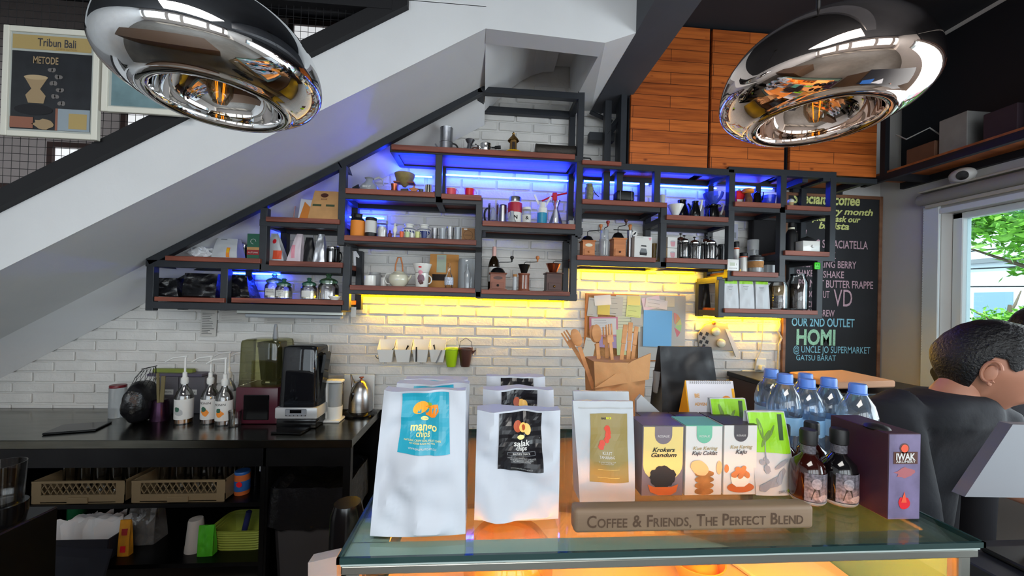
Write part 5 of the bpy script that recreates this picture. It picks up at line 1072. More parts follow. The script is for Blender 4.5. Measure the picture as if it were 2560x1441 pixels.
for px, pts, lab in [(1041, [(0, 0), (.001, -.09)], 'black pen clipped down the front of third cup'), (1096, [(.02, 0), (-.012, -.08)], 'grey pen leaning across the fourth cup front')]:
    q = P(px, 868 if px < 1060 else 876, y=2.355); solo('pen', lab, 'pen', MB().tube([(pts[0][0], 0, 0), (pts[1][0], 0, pts[1][1])], .0045, 8), BLACKP if px < 1060 else GREYP, (q.x, 2.355, q.z))
for px, col, lab in [(1128, 'A4C81A', 'lime green plastic bucket cup on the brick wall'), (1163, '4A2E28', 'dark brown plastic bucket cup with side spout')]:
    q = P(px, 917, y=2.40); k = S(px, 2.40); h_ = 46*k; r = 17*k
    t = thing('bucket_cup', lab, 'wall cup', (q.x, 2.40, q.z)); mt = pm('plastic_'+col, col, .35); put('cup', MB().lathe([(0, 0), (r*.62, 0), (r*.72, h_*.1), (r, h_*.9), (r*1.08, h_*.92), (r*1.08, h_), (r*.94, h_), (r*.66, .006), (0, .006)], 22), mt, t); put('handle', MB().tube([(-r, 0, h_*.9), (-r*.8, 0, h_*1.35), (0, .01, h_*1.55), (r*.8, 0, h_*1.35), (r, 0, h_*.9)], .0018, 6), WHITEP if col[0] == 'A' else CAST, t)
    if col[0] == '4': put('spout', MB().lathe([(0, 0), (.012, 0), (.002, .03)], 8, (r*.9, 0, h_*.75), RY(1.0)), mt, t)
cable('short dark wire poking out left of the white wall cups', [(938, 889), (942, 896), (950, 897)], .002, CAST, 2.40)
# ================================================================ things on the prep counter
def cfit(x0, x1, yt, yb, z=WT):
    c = wt((x0+x1)/2, yb, z); k = (c.x*FF.x+c.y*FF.y)/F; return c, (x1-x0)*k, (yb-yt)*k
l, w_, h_ = cfit(864, 922, 948, 1044); l.y += .06; r = w_/2
t = thing('electric_kettle', 'brushed steel dome kettle on black base at the counter right end', 'kettle', l)
put('body', MB().lathe([(0, h_*.10), (r, h_*.11), (r*1.02, h_*.2), (r*.98, h_*.45), (r*.8, h_*.7), (r*.5, h_*.86), (r*.22, h_*.92), (0, h_*.93)], 32), BRUSHED, t)
put('lid_knob', MB().lathe([(.006, h_*.92), (.006, h_*.96), (.014, h_*.98), (.012, h_), (0, h_)], 14), COPPER, t); put('base', MB().lathe([(0, 0), (r*1.35, 0), (r*1.4, h_*.05), (r*1.05, h_*.10), (0, h_*.10)], 32), BLACKG, t)
put('handle', MB().tube([(-r*.55, .0, h_*.84), (-r*.9, 0, h_*1.05), (-r*.75, .0, h_*.7)], .006, 8), BRUSHED, t); put('gauge', MB().sphere((-r*.45, -r*.78, h_*.5), (.012, .006, .035), 12, 8), BLACKG, t)
l, w_, h_ = cfit(784, 838, 951, 1056); l.y += .03; r = w_/2; l.x += .026
t = thing('milk_warmer', 'white electric jug frame with clear cup, between blender and kettle', 'jug', l)
put('base', MB().box((0, 0, h_*.03), (w_*1.0, w_*.8, h_*.06), .006, seg=2), WHITEP, t); put('column', MB().box((-w_*.28, 0, h_*.48), (w_*.3, w_*.4, h_*.9), .014, seg=3), WHITEP, t); put('top', MB().box((w_*.02, 0, h_*.95), (w_*.95, w_*.5, h_*.07), .008, seg=2), WHITEP, t)
put('cup', MB().lathe([(0, h_*.06), (r*.55, h_*.06), (r*.6, h_*.9), (r*.56, h_*.9), (r*.5, h_*.08), (0, h_*.08)], 22, (r*.3, 0, 0)), MILKY, t); put('cup_holder', MB().lathe([(0, h_*.06), (r*.62, h_*.06), (r*.66, h_*.36), (r*.6, h_*.3), (0, h_*.3)], 22, (r*.3, 0, 0)), WHITEP, t)
# tall sheet leaning on the wall behind
a, b = P(860, 936, y=2.40), P(934, 1040, y=2.40); solo('cutting_board', 'white cutting board leaning on the wall behind the steel kettle', 'board', MB().box((0, 0, (a.z-WT)/2-.002), (b.x-a.x, .008, a.z-WT-.01), .004), WHITEP, ((a.x+b.x)/2, 2.40, WT+.007))
l, w_, h_ = cfit(690, 792, 868, 1072); l.y += .09
t = thing('blender', 'big blender with smoked sound hood and silver control panel', 'blender', l)
put('base', MB().box((0, 0, h_*.06), (w_*.94, w_*.9, h_*.12), .008, seg=2), BLACKG, t); put('panel', MB().box((0, 0, h_*.19), (w_, w_*.94, h_*.14), .008, seg=2), pm('silver_plastic', 'B8BABC', .35, .3), t)
put('display', MB().box((0, -w_*.475, h_*.20), (w_*.5, .006, h_*.09), .004), GREYP, t); put('screen', MB().box((-w_*.0, -w_*.48, h_*.215), (w_*.28, .006, h_*.045), .002), BLACKG, t)
m = MB(); [m.box((-w_*.22+k*w_*.09, -w_*.48, h_*.165), (.004, .004, .006)) for k in range(6)]; put('button', m, CHROME, t)
def hoodmesh(w2, d2, z0, z1, n=28, p=.3, taper=.1):
    m = MB(); rings = [(1, z0), (1-taper*.5, (z0+z1)/2), (1-taper, z1-.02), (1-taper-.04, z1-.006), (.8-taper, z1), (.001, z1)]
    f = lambda i, j: None; g = []
    for s_, z in rings:
        g.append([m.bm.verts.new((w2*s_*math.copysign(abs(math.cos(2*PI*k/n))**p, math.cos(2*PI*k/n)), d2*s_*math.copysign(abs(math.sin(2*PI*k/n))**p, math.sin(2*PI*k/n)), z)) for k in range(n)])
    for A, B in zip(g, g[1:]):
        for k in range(n): m.bm.faces.new((A[k], A[(k+1) % n], B[(k+1) % n], B[k]))
    return m
put('hood', hoodmesh(w_*.47, w_*.44, h_*.26, h_), SMOKE, t)
put('jug', MB().lathe([(0, h_*.30), (w_*.22, h_*.30), (w_*.30, h_*.8), (w_*.28, h_*.8), (w_*.2, h_*.32), (0, h_*.32)], 20, squircle=4), SMOKE, t); put('jug_lid', MB().lathe([(w_*.31, h_*.8), (w_*.31, h_*.85), (w_*.1, h_*.88), (0, h_*.88)], 20, squircle=4), BLACKP, t)
put('coupling', MB().box((0, 0, h_*.285), (w_*.75, w_*.6, h_*.045), .006), WHITEP, t); put('hinge', MB().box((w_*.46, -w_*.05, h_*.62), (.02, w_*.4, h_*.6), .01, RY(.12)), SMOKE, t)
l, w_, h_ = cfit(588, 690, 852, 1062); l.y += .10
t = thing('blender', 'older maroon blender with clear yellowish hood and dark tamper stick', 'blender', l)
MAR = pm('maroon_plastic', '4A1A28', .3); put('base', MB().box((0, 0, h_*.22), (w_, w_*.9, h_*.44), .010, seg=2), MAR, t); put('front_panel', MB().box((0, -w_*.455, h_*.2), (w_*.6, .008, h_*.3), .004), BLACKG, t)
put('coupling', MB().box((w_*.15, 0, h_*.465), (w_*.4, w_*.4, h_*.05), .004), BLACKP, t); put('label', MB().box((w_*.12, -w_*.21, h_*.475), (.022, .003, .008)), LABELW, t)
put('jug', MB().lathe([(0, h_*.50), (w_*.2, h_*.50), (w_*.27, h_*.9), (w_*.25, h_*.9), (w_*.18, h_*.52), (0, h_*.52)], 20, (w_*.1, 0, 0), squircle=4), SMOKE, t); put('jug_lid', MB().lathe([(w_*.28, h_*.9), (w_*.28, h_*.96), (0, h_*.96)], 20, (w_*.1, 0, 0), squircle=4), BLACKP, t)
YH = glass('yellowish_hood', 'E2E2C4', .25, haze=.05, hazecol='A8A860'); put('hood', hoodmesh(w_*.5, w_*.44, h_*.44, h_*1.0, taper=.03), YH, t)
put('tamper', MB().lathe([(.010, h_*.9), (.013, h_*1.02), (.010, h_*1.14), (.006, h_*1.18), (0, h_*1.18)], 14, (w_*.17, 0, 0)), GREYP, t)
# syrup bottles
def syrup(label, x0, x1, yt, yb, dy, tint, lab1, liq=None):
    l, w_, h_ = cfit(x0, x1, yt, yb); l.y += dy; r = w_/2
    t = thing('syrup_bottle', label, 'bottle', l, 0, 'syrup bottles with white pumps'); hb = h_*.58
    put('body', MB().lathe([(0, 0), (r, 0), (r, hb*.66), (r*.8, hb*.78), (r*.35, hb*.9), (r*.33, hb), (r*.3, hb), (r*.3, hb*.9), (r*.74, hb*.78), (r*.95, hb*.64), (r*.95, .004), (0, .004)], 24), CLEAR, t)
    put('contents', MB().lathe([(0, .005), (r*.93, .005), (r*.93, hb*(.2 if not liq else liq)), (0, hb*(.2 if not liq else liq))], 20), tint, t)
    put('label', MB().lathe([(r*1.005, hb*.12), (r*1.01, hb*.13), (r*1.01, hb*.6), (r*1.0, hb*.61)], 24), LABELW, t)
    yy = lambda x, z: -math.sqrt(max((r*1.012)**2-x*x, 1e-7))
    if lab1: lettering(t, lab1, 0, hb*.52, INK, yy, width=r*1.3, eps=.0009)
    decal(t, 'picture', blob(.002, hb*.3, r*.45, hb*.09, 14, .4, .2), ORANGE if lab1 else GREYC, yy, .0009, sub=1); decal(t, 'picture', blob(-.004, hb*.38, r*.28, hb*.06, 12, .2, .2), GREENL, yy, .0012, sub=1)
    p = MB().lathe([(r*.36, hb*.96), (r*.42, hb*1.0), (r*.42, hb*1.1), (r*.25, hb*1.14), (r*.25, hb*1.24), (r*.12, hb*1.26), (r*.12, hb*1.62), (0, hb*1.62)], 16); p.tube([(r*.25, 0, hb*1.64), (0, 0, hb*1.64), (-r*1.5, 0, hb*1.60), (-r*2.4, 0, hb*1.50)], [.006, .006, .0045, .0035], 8); put('pump', p, WHITEP, t)
AMB = pm('amber_syrup', '8A5A22', .2, coat=.3); AMB2 = pm('brown_syrup', '4A2A18', .2, coat=.3)
syrup('syrup bottle with white pump standing alone on the left', 428, 467, 886, 1062, .03, AMB, None, .35); syrup('syrup bottle with printed label and white pump, second from left', 494, 532, 886, 1062, .03, AMB2, 'MONIN')
syrup('syrup bottle behind, between the two labelled pumps', 522, 556, 880, 1048, .10, AMB2, None); syrup('syrup bottle with printed label right beside the shot glass', 534, 572, 890, 1064, .02, AMB2, 'MONIN'); syrup('syrup bottle half hidden behind the maroon blender', 562, 592, 880, 1046, .11, AMB2, None)
l, w_, h_ = cfit(572, 602, 1027, 1066); tumbler('small thick clear shot glass in front of the syrup bottles', l, w_/2, h_, None, CLEAR, 'shot_glass')
l, w_, h_ = cfit(596, 606, 950, 985); 
l, w_, h_ = cfit(364, 406, 1004, 1056); l.y += .04; r = w_/2
t = thing('coffee_grinder_cup', 'dark purple metallic cup base beside the black mesh bag', 'cup', l); put('body', MB().lathe([(0, 0), (r, 0), (r*.8, h_*.9), (r*.7, h_), (0, h_)], 24), pm('purple_metal', '2E182C', .25, .8), t)
l, w_, h_ = cfit(366, 394, 925, 1010, WT+.11); t = solo('wooden_tool_holder', 'olive wooden tools standing in the purple cup', 'utensils', MB().box((-.012, 0, h_*.4), (.012, .01, h_*.9), .002, RY(-.05)).box((.008, .004, h_*.36), (.02, .008, h_*.8), .002, RY(.04)), pm('olive_wood', '6A6040', .6), (l.x, l.y+.05, WT+.11))
l, w_, h_ = cfit(296, 356, 922, 1062); l.y += .06
m = MB().sphere((0, 0, h_*.36), (w_*.52, .10, h_*.38), 26, 18); m.warp(lambda v: (v.x*(1.08-.4*(v.z/h_)), v.y+.012*noise.noise(v*22), max(0, v.z+.012*noise.noise(v*26))))
t = thing('black_bag_bundle', 'black bag bundle with open mesh top, left of syrup bottles', 'bag', l); put('bag', m, BLACKBAG, t); m = MB()
for k in range(14):
    a = k/14*2*PI; m.tube([(.055*math.cos(a), .03*math.sin(a), h_*.62), (.02+.05*math.cos(a+.3), .03*math.sin(a+.3), h_*.8), (.035+.03*math.cos(a+.6), .02*math.sin(a+.6), h_*(.97+.02*math.cos(a)))], .0012, 4)
m.tube([(.035+.034*math.cos(k/12*2*PI), .022*math.sin(k/12*2*PI), h_*(.98+.03*math.cos(k/12*2*PI))) for k in range(12)], .002, 6, closed=True); put('mesh_top', m, pm('black_mesh_fabric', '0C0C0E', .8), t)
l, w_, h_ = cfit(254, 288, 968, 1050); l.y += .05; canister('jar_with_dark_lid', 'clear jar with dark lid and dark contents at far left', 'jar', l, w_/2, h_, MILKY, DARKR, .08); 
l.x += 0; l2 = l.copy(); l2.x = l.x
for x0, x1, y0, y1, lab in [(148, 246, 1056, 1090, 'thin black tray lying at the left of the counter top'), (690, 770, 1066, 1090, 'small black tray in front of the big blender')]:
    a = wt((x0+x1)/2, (y0+y1)/2); k = a.y/F; w_ = (x1-x0)*k
    t = solo('black_tray', lab, 'tray', MB().box((0, 0, .005), (w_*.9, .11 if x0 > 300 else .14, .010), .003), BLACKG, (a.x, max(a.y, YC+.075), a.z), rz=.3 if x0 < 300 else -.1)
l, w_, h_ = cfit(240, 262, 1000, 1040); 
# label tags and low organiser boxes behind the syrups
a, b = P(358, 932, y=2.36), P(430, 948, y=2.36); solo('green_tray', 'dim olive green tray standing on the wall side behind the mesh bag', 'tray', MB().box((0, 0, .0), (.22, .04, .045), .006), pm('olive_green_plastic', '7C8A3A', .5), ((a.x+b.x)/2+.06, 2.40, 1.075))
for i, (x0, x1, lab) in enumerate([(394, 440, 'dim grey drawer box with white label, left behind the syrup bottles'), (444, 508, 'dim grey drawer box with white label, right behind the syrup bottles')]):
    a, b = P(x0, 975, y=2.33), P(x1, 1035, y=2.33); W_ = b.x-a.x; H_ = .21
    t = thing('drawer_box', lab, 'box', ((a.x+b.x)/2, 2.385, WT+.0006), 0, 'drawer boxes behind the syrup bottles'); put('box', MB().box((0, 0, H_/2), (W_, .1, H_), .004), pm('dim_grey_plastic', '5E5C62', .5), t); decal(t, 'label', rect(-.03, H_*.52, .03, H_*.66), LABELW, -.05); lettering(t, 'CARAMEL' if i == 0 else 'VANILLA', 0, H_*.59, INK, -.0505, width=.045)
solo('crate_on_wall_side', 'green topped flat box stacked above the drawer boxes', 'box', MB().box((0, 0, .008), (.30, .09, .016), .003), pm('dim_violet_grey', '5A5466', .5), (P(450, 960, y=2.385).x, 2.385, WT+.2112))

# ================================================================ under the counter
def sfit(x0, x1, yt, yb, z, y): xm2 = XP((x0+x1)/2, y, z); k = S((x0+x1)/2, y); return Vector((xm2, y, z+.0006)), (x1-x0)*k, (yb-yt)*k
Z1, Z0 = .545, .26
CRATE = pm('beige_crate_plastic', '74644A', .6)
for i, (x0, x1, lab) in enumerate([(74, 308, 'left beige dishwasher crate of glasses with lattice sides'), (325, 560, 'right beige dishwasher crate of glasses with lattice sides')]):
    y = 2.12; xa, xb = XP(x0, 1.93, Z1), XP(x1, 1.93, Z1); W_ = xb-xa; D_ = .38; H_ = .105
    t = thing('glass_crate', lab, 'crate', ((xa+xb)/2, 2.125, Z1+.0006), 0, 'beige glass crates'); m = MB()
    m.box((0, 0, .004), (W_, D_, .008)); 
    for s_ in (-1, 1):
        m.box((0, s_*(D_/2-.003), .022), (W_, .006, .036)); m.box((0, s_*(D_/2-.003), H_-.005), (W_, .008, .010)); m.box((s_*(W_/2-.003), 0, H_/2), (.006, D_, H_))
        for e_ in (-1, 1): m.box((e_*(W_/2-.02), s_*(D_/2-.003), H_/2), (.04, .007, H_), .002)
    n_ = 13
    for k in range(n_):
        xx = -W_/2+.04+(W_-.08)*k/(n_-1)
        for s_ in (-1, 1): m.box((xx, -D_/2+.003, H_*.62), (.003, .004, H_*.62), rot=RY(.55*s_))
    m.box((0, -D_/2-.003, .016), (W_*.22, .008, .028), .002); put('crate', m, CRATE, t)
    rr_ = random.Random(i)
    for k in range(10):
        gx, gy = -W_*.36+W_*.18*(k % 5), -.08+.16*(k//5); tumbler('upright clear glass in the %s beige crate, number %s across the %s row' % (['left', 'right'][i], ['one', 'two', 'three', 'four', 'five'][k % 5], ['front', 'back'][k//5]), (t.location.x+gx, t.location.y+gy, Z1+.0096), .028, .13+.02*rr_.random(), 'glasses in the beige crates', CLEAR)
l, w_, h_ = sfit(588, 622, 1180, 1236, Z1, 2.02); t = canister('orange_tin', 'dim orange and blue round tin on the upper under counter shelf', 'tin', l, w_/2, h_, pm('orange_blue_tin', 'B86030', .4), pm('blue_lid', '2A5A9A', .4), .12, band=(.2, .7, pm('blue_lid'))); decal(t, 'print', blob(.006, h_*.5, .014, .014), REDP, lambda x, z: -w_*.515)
l, w_, h_ = sfit(630, 645, 1150, 1245, Z1, 2.10); canister('dark_bottle', 'dark slim bottle beside the round tin', 'bottle', l, w_/2, h_, BLACKG, GREYP, .15)
l, w_, h_ = sfit(652, 690, 1152, 1245, Z1, 2.10); t = thing('pressure_flask', 'dark flask with white lever handle near the bin', 'flask', l); put('body', MB().lathe([(0, 0), (w_*.4, 0), (w_*.4, h_*.8), (w_*.2, h_*.92), (0, h_*.92)], 20), BLACKG, t); put('lever', MB().tube([(-w_*.45, -.01, h_*.4), (-w_*.4, -.01, h_*.92), (w_*.4, -.01, h_*.98)], .006, 8), WHITEP, t)
l, w_, h_ = sfit(148, 188, 1280, 1336, Z0, 2.2); l.y = 2.25; t = canister('green_canister', 'dark green canister with bright pink lid at the lower left', 'canister', l, .04, .17, pm('bottle_green_plastic', '1E7A4A', .4), PINKP, .08)
# napkin box
BX = .30; l = Vector((XP(200, 1.99, Z0), 2.02, Z0+.0006)); t = thing('napkin_box', 'black open box stuffed with folded white napkins, lower left', 'box', (l.x, 2.06, l.z)); m = MB(); H_ = .10
m.box((0, 0, .004), (BX, .2, .008)); m.box((0, -.1, H_/2), (BX, .006, H_)); m.box((0, .1, H_/2), (BX, .006, H_)); m.box((-BX/2, 0, H_/2), (.006, .2, H_)); m.box((BX/2, 0, H_/2), (.006, .2, H_)); put('box', m, pm('dark_blue_black_board', '1C1D28', .6), t)
rr_ = random.Random(4)
for k in range(14):
    mm_ = MB(); mm_.grid(lambda i, j, s_=k: ((i-.5)*.10, .004*math.sin(i*6+s_), j*.14+.010*math.sin(i*9+s_*2)*j), 8, 5); mm_.grid(lambda i, j, s_=k: ((i-.5)*.10, .004*math.sin(i*6+s_)+.004, j*.135+.010*math.sin(i*9+s_*2)*j), 8, 5)
    solo('paper_napkin', 'folded white paper napkin crammed upright in the black box', 'napkin', mm_, PAPER, (l.x-.11+.017*k, 2.06+rr_.uniform(-.03, .03), Z0+.012), group='white napkins crammed in the black box', tilt=(rr_.uniform(-.10, .10), rr_.uniform(-.12, .12), .75+rr_.uniform(-.1, .1)))
l, w_, h_ = sfit(300, 326, 1282, 1375, Z0, 2.0); t = thing('snack_packet', 'tall orange and yellow snack packet beside the napkin box', 'packet', l); mm, yf = bag(w_, .17, .03, amp=.002, seed=55, topw=.95); put('body', mm, pm('orange_yellow_packet', 'C88A28', .35, var=(14, .4)), t); decal(t, 'print', rect(-.012, .02, .012, .05), REDP, yf, .0012, sub=2); decal(t, 'print', rect(-.012, .1, .014, .13), pm('dark_red_print'), yf, .0012, sub=2)
l, w_, h_ = sfit(332, 400, 1280, 1375, Z0, 2.12); mm, yf = bag(w_*1.0, .18, .10, amp=.009, seed=57, topw=.9, topd=.05); solo('clear_bag_of_cups', 'crinkled clear plastic sleeve of cups in the middle', 'bag', mm, glass('crinkled_plastic', 'C0C4C8', .5, .08, haze=.12), l)
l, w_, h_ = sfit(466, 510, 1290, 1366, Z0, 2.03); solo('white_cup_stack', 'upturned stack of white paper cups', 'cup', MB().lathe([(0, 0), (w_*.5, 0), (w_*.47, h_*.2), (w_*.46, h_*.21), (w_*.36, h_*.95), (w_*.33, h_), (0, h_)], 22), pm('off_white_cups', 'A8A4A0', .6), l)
l, w_, h_ = sfit(498, 538, 1296, 1368, Z0, 1.99); mm, yf = bag(w_*.9, h_, .04, amp=.005, seed=58); solo('green_packet', 'bright green crinkled packet leaning on the paper cups', 'packet', mm, pm('green_packet_film', '48A828', .35), l, tilt=(0, -.03, 0))
l, w_, h_ = sfit(552, 690, 1320, 1370, Z0, 2.10); t = thing('woven_basket', 'ribbed olive green plastic basket on the lowest shelf', 'basket', l); pr = [(0, 0), (w_*.42, 0)]
for k in range(8): pr += [(w_*(.42+.008*k)+.003, h_*k/8), (w_*(.42+.008*k), h_*(k+.5)/8)]
pr += [(w_*.51, h_), (w_*.49, h_), (w_*.41, .006), (0, .006)]
put('basket', MB().lathe(pr, 32, squircle=5, sy=.7), pm('olive_green_basket', '8E9A3E', .5), t)
l, w_, h_ = sfit(596, 620, 1284, 1330, Z0+.02, 2.10); solo('blue_white_tube', 'white and navy tube standing in the green basket', 'tube', MB().lathe([(0, 0), (.014, 0), (.014, .13), (0, .14)], 14), pm('navy_tube', '2A3060', .4), l, tilt=(0, .2, 0))
# bin
BIN = thing('waste_bin', 'dark rectangular waste bin lined with a black plastic bag', 'bin', (-.835, 2.13, .0), 0); put('body', MB().lathe([(0, .001), (.15, .001), (.185, .60), (.18, .60), (.145, .01), (0, .01)], 28, squircle=8, sy=1.1), pm('dark_grey_bin_plastic', '3C3A3C', .5), BIN)
m = MB().lathe([(.17, .60), (.188, .61), (.192, .55), (.197, .42), (.190, .41)], 48, squircle=8, sy=1.1); m.lathe([(.187, .61), (.15, .56), (0, .52)], 48, squircle=8, sy=1.1); m.warp(lambda v: v+Vector((.004*noise.noise(v*30), .010*noise.noise(v*25+Vector((4, 0, 0))), .012*noise.noise(v*22)))); put('bin_liner', m, BLACKBAG, BIN)
# items in the bottom left corner, near the camera
l = P(20, 1225, y=1.25); t = thing('blender_jar', 'clear and black jug edge at the lower left corner of photo', 'jug', (l.x-.02, 1.25, .0)); put('stand', MB().box((0, 0, .42), (.12, .2, .84), .004), SSD, t); put('collar', MB().lathe([(0, .84), (.05, .84), (.055, .87), (.055, .9), (0, .9)], 24), BLACKG, t); put('jar', MB().lathe([(0, .9), (.045, .9), (.05, 1.02), (.047, 1.02), (.042, .91), (0, .91)], 24), CLEAR, t)
# black folder at lower left
l = P(140, 1400, y=1.55); q = P(140, 1400, z=.42)
a, b = P(10, 1441, y=1.70), P(275, 1372, y=1.80)
t = solo('black_folder', 'black cardboard sheet propped below the napkin box', 'folder', MB().prism([tuple(P(0, 1475, y=1.66)), tuple(P(248, 1475, y=1.66)), tuple(P(276, 1378, y=1.80)), tuple(P(45, 1362, y=1.80))], (0, .012, 0)), pm('dark_navy_board', '20222C', .6))
SUP = MB().box((0, 0, .13), (.3, .1, .26), .01); solo('black_storage_box', 'black storage box on the floor below the propped sheet', 'box', SUP, BLACKP, (P(140, 1440, y=1.74).x, 1.79, 0))
# ================================================================ things standing on the display case
TZ = 1.2006
def tfit(x0, x1, yt, y):
    """on the glass top at depth y"""
    xm2 = XP((x0+x1)/2, y, TZ); k = (xm2*FF.x+y*FF.y)/F
    px, py = (x0+x1)/2, yt; z = P(px, py, y=y).z
    return Vector((xm2, y, TZ)), (x1-x0)*k, z-TZ
PBAG = pm('white_paper_bag', 'B4BAC4', .6, bump=(9, .15))
TEALP = pm('teal_label', '1E93AC', .35); GOLD = pm('pale_gold_print', 'E8DA8A', .5); MANGO = pm('mango_orange', 'F0A020', .4); MANGO2 = pm('mango_flesh', 'E8841A', .4); BLKL = pm('black_label', '17161A', .25)
LEAF = pm('leaf_green_print', '6E9A28', .5); SALAK = pm('salak_red_brown', 'A84A28', .4); SALAKF = pm('salak_flesh', 'E8B860', .4)
def snackbag(label, y, x0, x1, xt0, xt1, yt, kind, seed, full=True, lean=.02, cut=None):
    """x0,x1: pixel span of the foot; xt0, xt1: of the top"""
    l, w_, h_ = tfit(x0, x1, yt, y); k = w_/(x1-x0); tw = (xt1-xt0)/(x1-x0); sk = ((xt0+xt1)/2-(x0+x1)/2)*k
    D = .075; yb = y+D/2
    mm, yf = bag(w_, h_, D, topd=.030, amp=.0095, seed=seed, crease=1, topw=tw, lean=lean, skew=sk, nz=30, nx=20)
    t = thing('snack_bag', label, 'bag', (l.x, yb, TZ), 0, None); put('body', mm, PBAG, t)
    if kind == 'mango':
        cx0, cx1 = -.030, .042
        # label polygon leaning
        z0, z1 = h_*.57, h_*.985; P4 = [(-.0355+sk*.55, z0), (.0425+sk*.55, z0-.0005), (.0365+sk*.95, z1), (-.0325+sk*.95, z1)]
        decal(t, 'label', P4, TEALP, yf, .0012, sub=14); cx = .002+sk*.75
        if full:
            decal(t, 'mango_print', blob(cx-.007, h_*.875, .0125, .0085, 20, .5), MANGO, yf, .0017, sub=1); decal(t, 'mango_print', blob(cx+.004, h_*.895, .006, .004, 14, .2), LEAF, yf, .0016, sub=1)
            decal(t, 'mango_print', blob(cx+.009, h_*.855, .0105, .0095, 14, .3, .22), MANGO2, yf, .002, sub=1); decal(t, 'badge', blob(cx-.001, h_*.79, .006, .0032, 16), GOLD, yf, .0017, sub=1); lettering(t, 'ORGANIC', cx-.001, h_*.79, TEALP, yf, width=.009, eps=.0022)
            lettering(t, 'mango', cx-.001, h_*.735, GOLD, yf, width=.040, size=.0150, bold=.02, eps=.0018); lettering(t, 'chips', cx-.001, h_*.692, GOLD, yf, width=.0205, size=.0105, bold=.01, eps=.0018)
            lettering(t, 'NATURAL CRISPY REAL FRUIT CHIPS', cx-.001, h_*.655, GOLD, yf, width=.056, eps=.0018); lettering(t, 'NO ADDED SUGAR NO MSG', cx-.001, h_*.638, GOLD, yf, width=.038, eps=.0018); lettering(t, 'WWW.BALIFRUITCHIPS.CO', cx, h_*.605, LABELW, yf, width=.042, eps=.0018)
    else:
        z0, z1 = h_*.44, h_*.985; P4 = [(-.0345+sk, z0), (.037+sk, z0+.003), (.0375+sk, z1), (-.0335+sk, z1)]
        decal(t, 'label', P4, BLKL, yf, .0012, sub=14); cx = .003+sk
        decal(t, 'salak_print', blob(cx-.006, h_*.86, .007, .0085, 18, .2), SALAK, yf, .0017, sub=1); decal(t, 'salak_print', blob(cx+.003, h_*.845, .0065, .0065, 16), SALAKF, yf, .0019, sub=1); decal(t, 'salak_print', blob(cx+.010, h_*.825, .006, .0085, 16, .3), SALAKF, yf, .0022, sub=1); decal(t, 'salak_print', blob(cx+.0035, h_*.845, .003, .004, 12), SALAK, yf, .0024, sub=1)
        if full:
            decal(t, 'badge', blob(cx-.001, h_*.765, .006, .0032, 16), GOLD, yf, .0017, sub=1); lettering(t, 'salak', cx, h_*.70, LABELW, yf, width=.026, size=.013, bold=.02, eps=.0018, shear=.1); lettering(t, 'chips', cx, h_*.655, LABELW, yf, width=.017, size=.009, bold=.02, eps=.0018, shear=.1)
            decal(t, 'frame_line', rect(cx-.0225, h_*.592, cx+.0225, h_*.622), GREYP, yf, .0016, sub=8); decal(t, 'frame_line', rect(cx-.0218, h_*.5945, cx+.0218, h_*.6195), BLKL, yf, .0019, sub=8); lettering(t, 'BALINESE SNACK', cx, h_*.607, LABELW, yf, width=.028, eps=.0022)
            for k_, s_ in enumerate(('LIGHTLY CRISPY SNAKE FRUIT CHIPS MADE', 'FROM FRESH BALINESE SALAK WITH', 'NO PRESERVATIVE')): lettering(t, s_, cx, h_*(.57-.014*k_), GREYC, yf, width=.045-.009*k_, eps=.0018)
            lettering(t, 'WWW.BALIFRUITCHIPS.CO', cx, h_*.475, GREYC, yf, width=.034, eps=.0018)
    return t
snackbag('front white paper bag with full teal mango chips label', .555, 926, 1162, 934, 1150, 994, 'mango', 2)
snackbag('middle white paper bag, teal mango label top peeking over front one', .655, 950, 1165, 972, 1162, 973, 'mango', 6, False)
snackbag('rearmost white paper bag in the mango row, darker teal strip', .75, 968, 1162, 994, 1160, 960, 'mango', 8, False)
snackbag('front white paper bag with full black salak chips label', .590, 1186, 1398, 1186, 1410, 1046, 'salak', 4)
snackbag('middle white bag with black salak label, half hidden', .690, 1206, 1392, 1202, 1390, 988, 'salak', 5, False)
snackbag('rearmost white bag in the salak row, only black label top showing', .79, 1214, 1372, 1212, 1366, 952, 'salak', 7, False)
# pastry plinth wooden sign
a = XP(1434, .556, TZ); b = XP(2026, .560, TZ); l = Vector(((a+b)/2, .566, TZ)); W_ = b-a; H_ = P(1730, 1268, y=.556).z-TZ
TAN = pm('tan_painted_wood', '806A55', .6, wood=(30, '705C4A'))
t = thing('wooden_sign', 'long tan wooden block sign lettered Coffee and Friends on the case', 'sign', l, .0); put('block', MB().box((0, 0, H_/2), (W_, .026, H_), .006, seg=3), TAN, t)
ENG = pm('engraved_brown_letters', '4A3626', .7)
def caps(words, x, z, yf, width, size):
    """small-capitals line: first letters larger"""
    ms = []; cur = 0
    for wd in words:
        for i, ch in enumerate(wd):
            me = text_mesh(ch, size=1.0 if i == 0 or ch == '&' else .74, bold=.012); xs = [v.co.x for v in me.vertices]; zs = [v.co.y for v in me.vertices]; dx = cur-min(xs); dz = -.36-min(zs) if ch not in ',' else -.36-max(zs)+.12
            if ch == ',': dz = -.48-min(zs)
            for v in me.vertices: v.co.x += dx; v.co.y += dz
            cur += max(xs)-min(xs)+.07; ms.append(me)
        cur += .30
    tot = cur-.37; k = width/tot; bm = bmesh.new()
    for me in ms:
        for v in me.vertices: v.co = Vector((x+(v.co.x-tot/2)*k, yf-.0006, z+v.co.y*size))
        bm.from_mesh(me); bpy.data.meshes.remove(me)
    me = bpy.data.meshes.new('lettering'); bm.to_mesh(me); bm.free(); return me
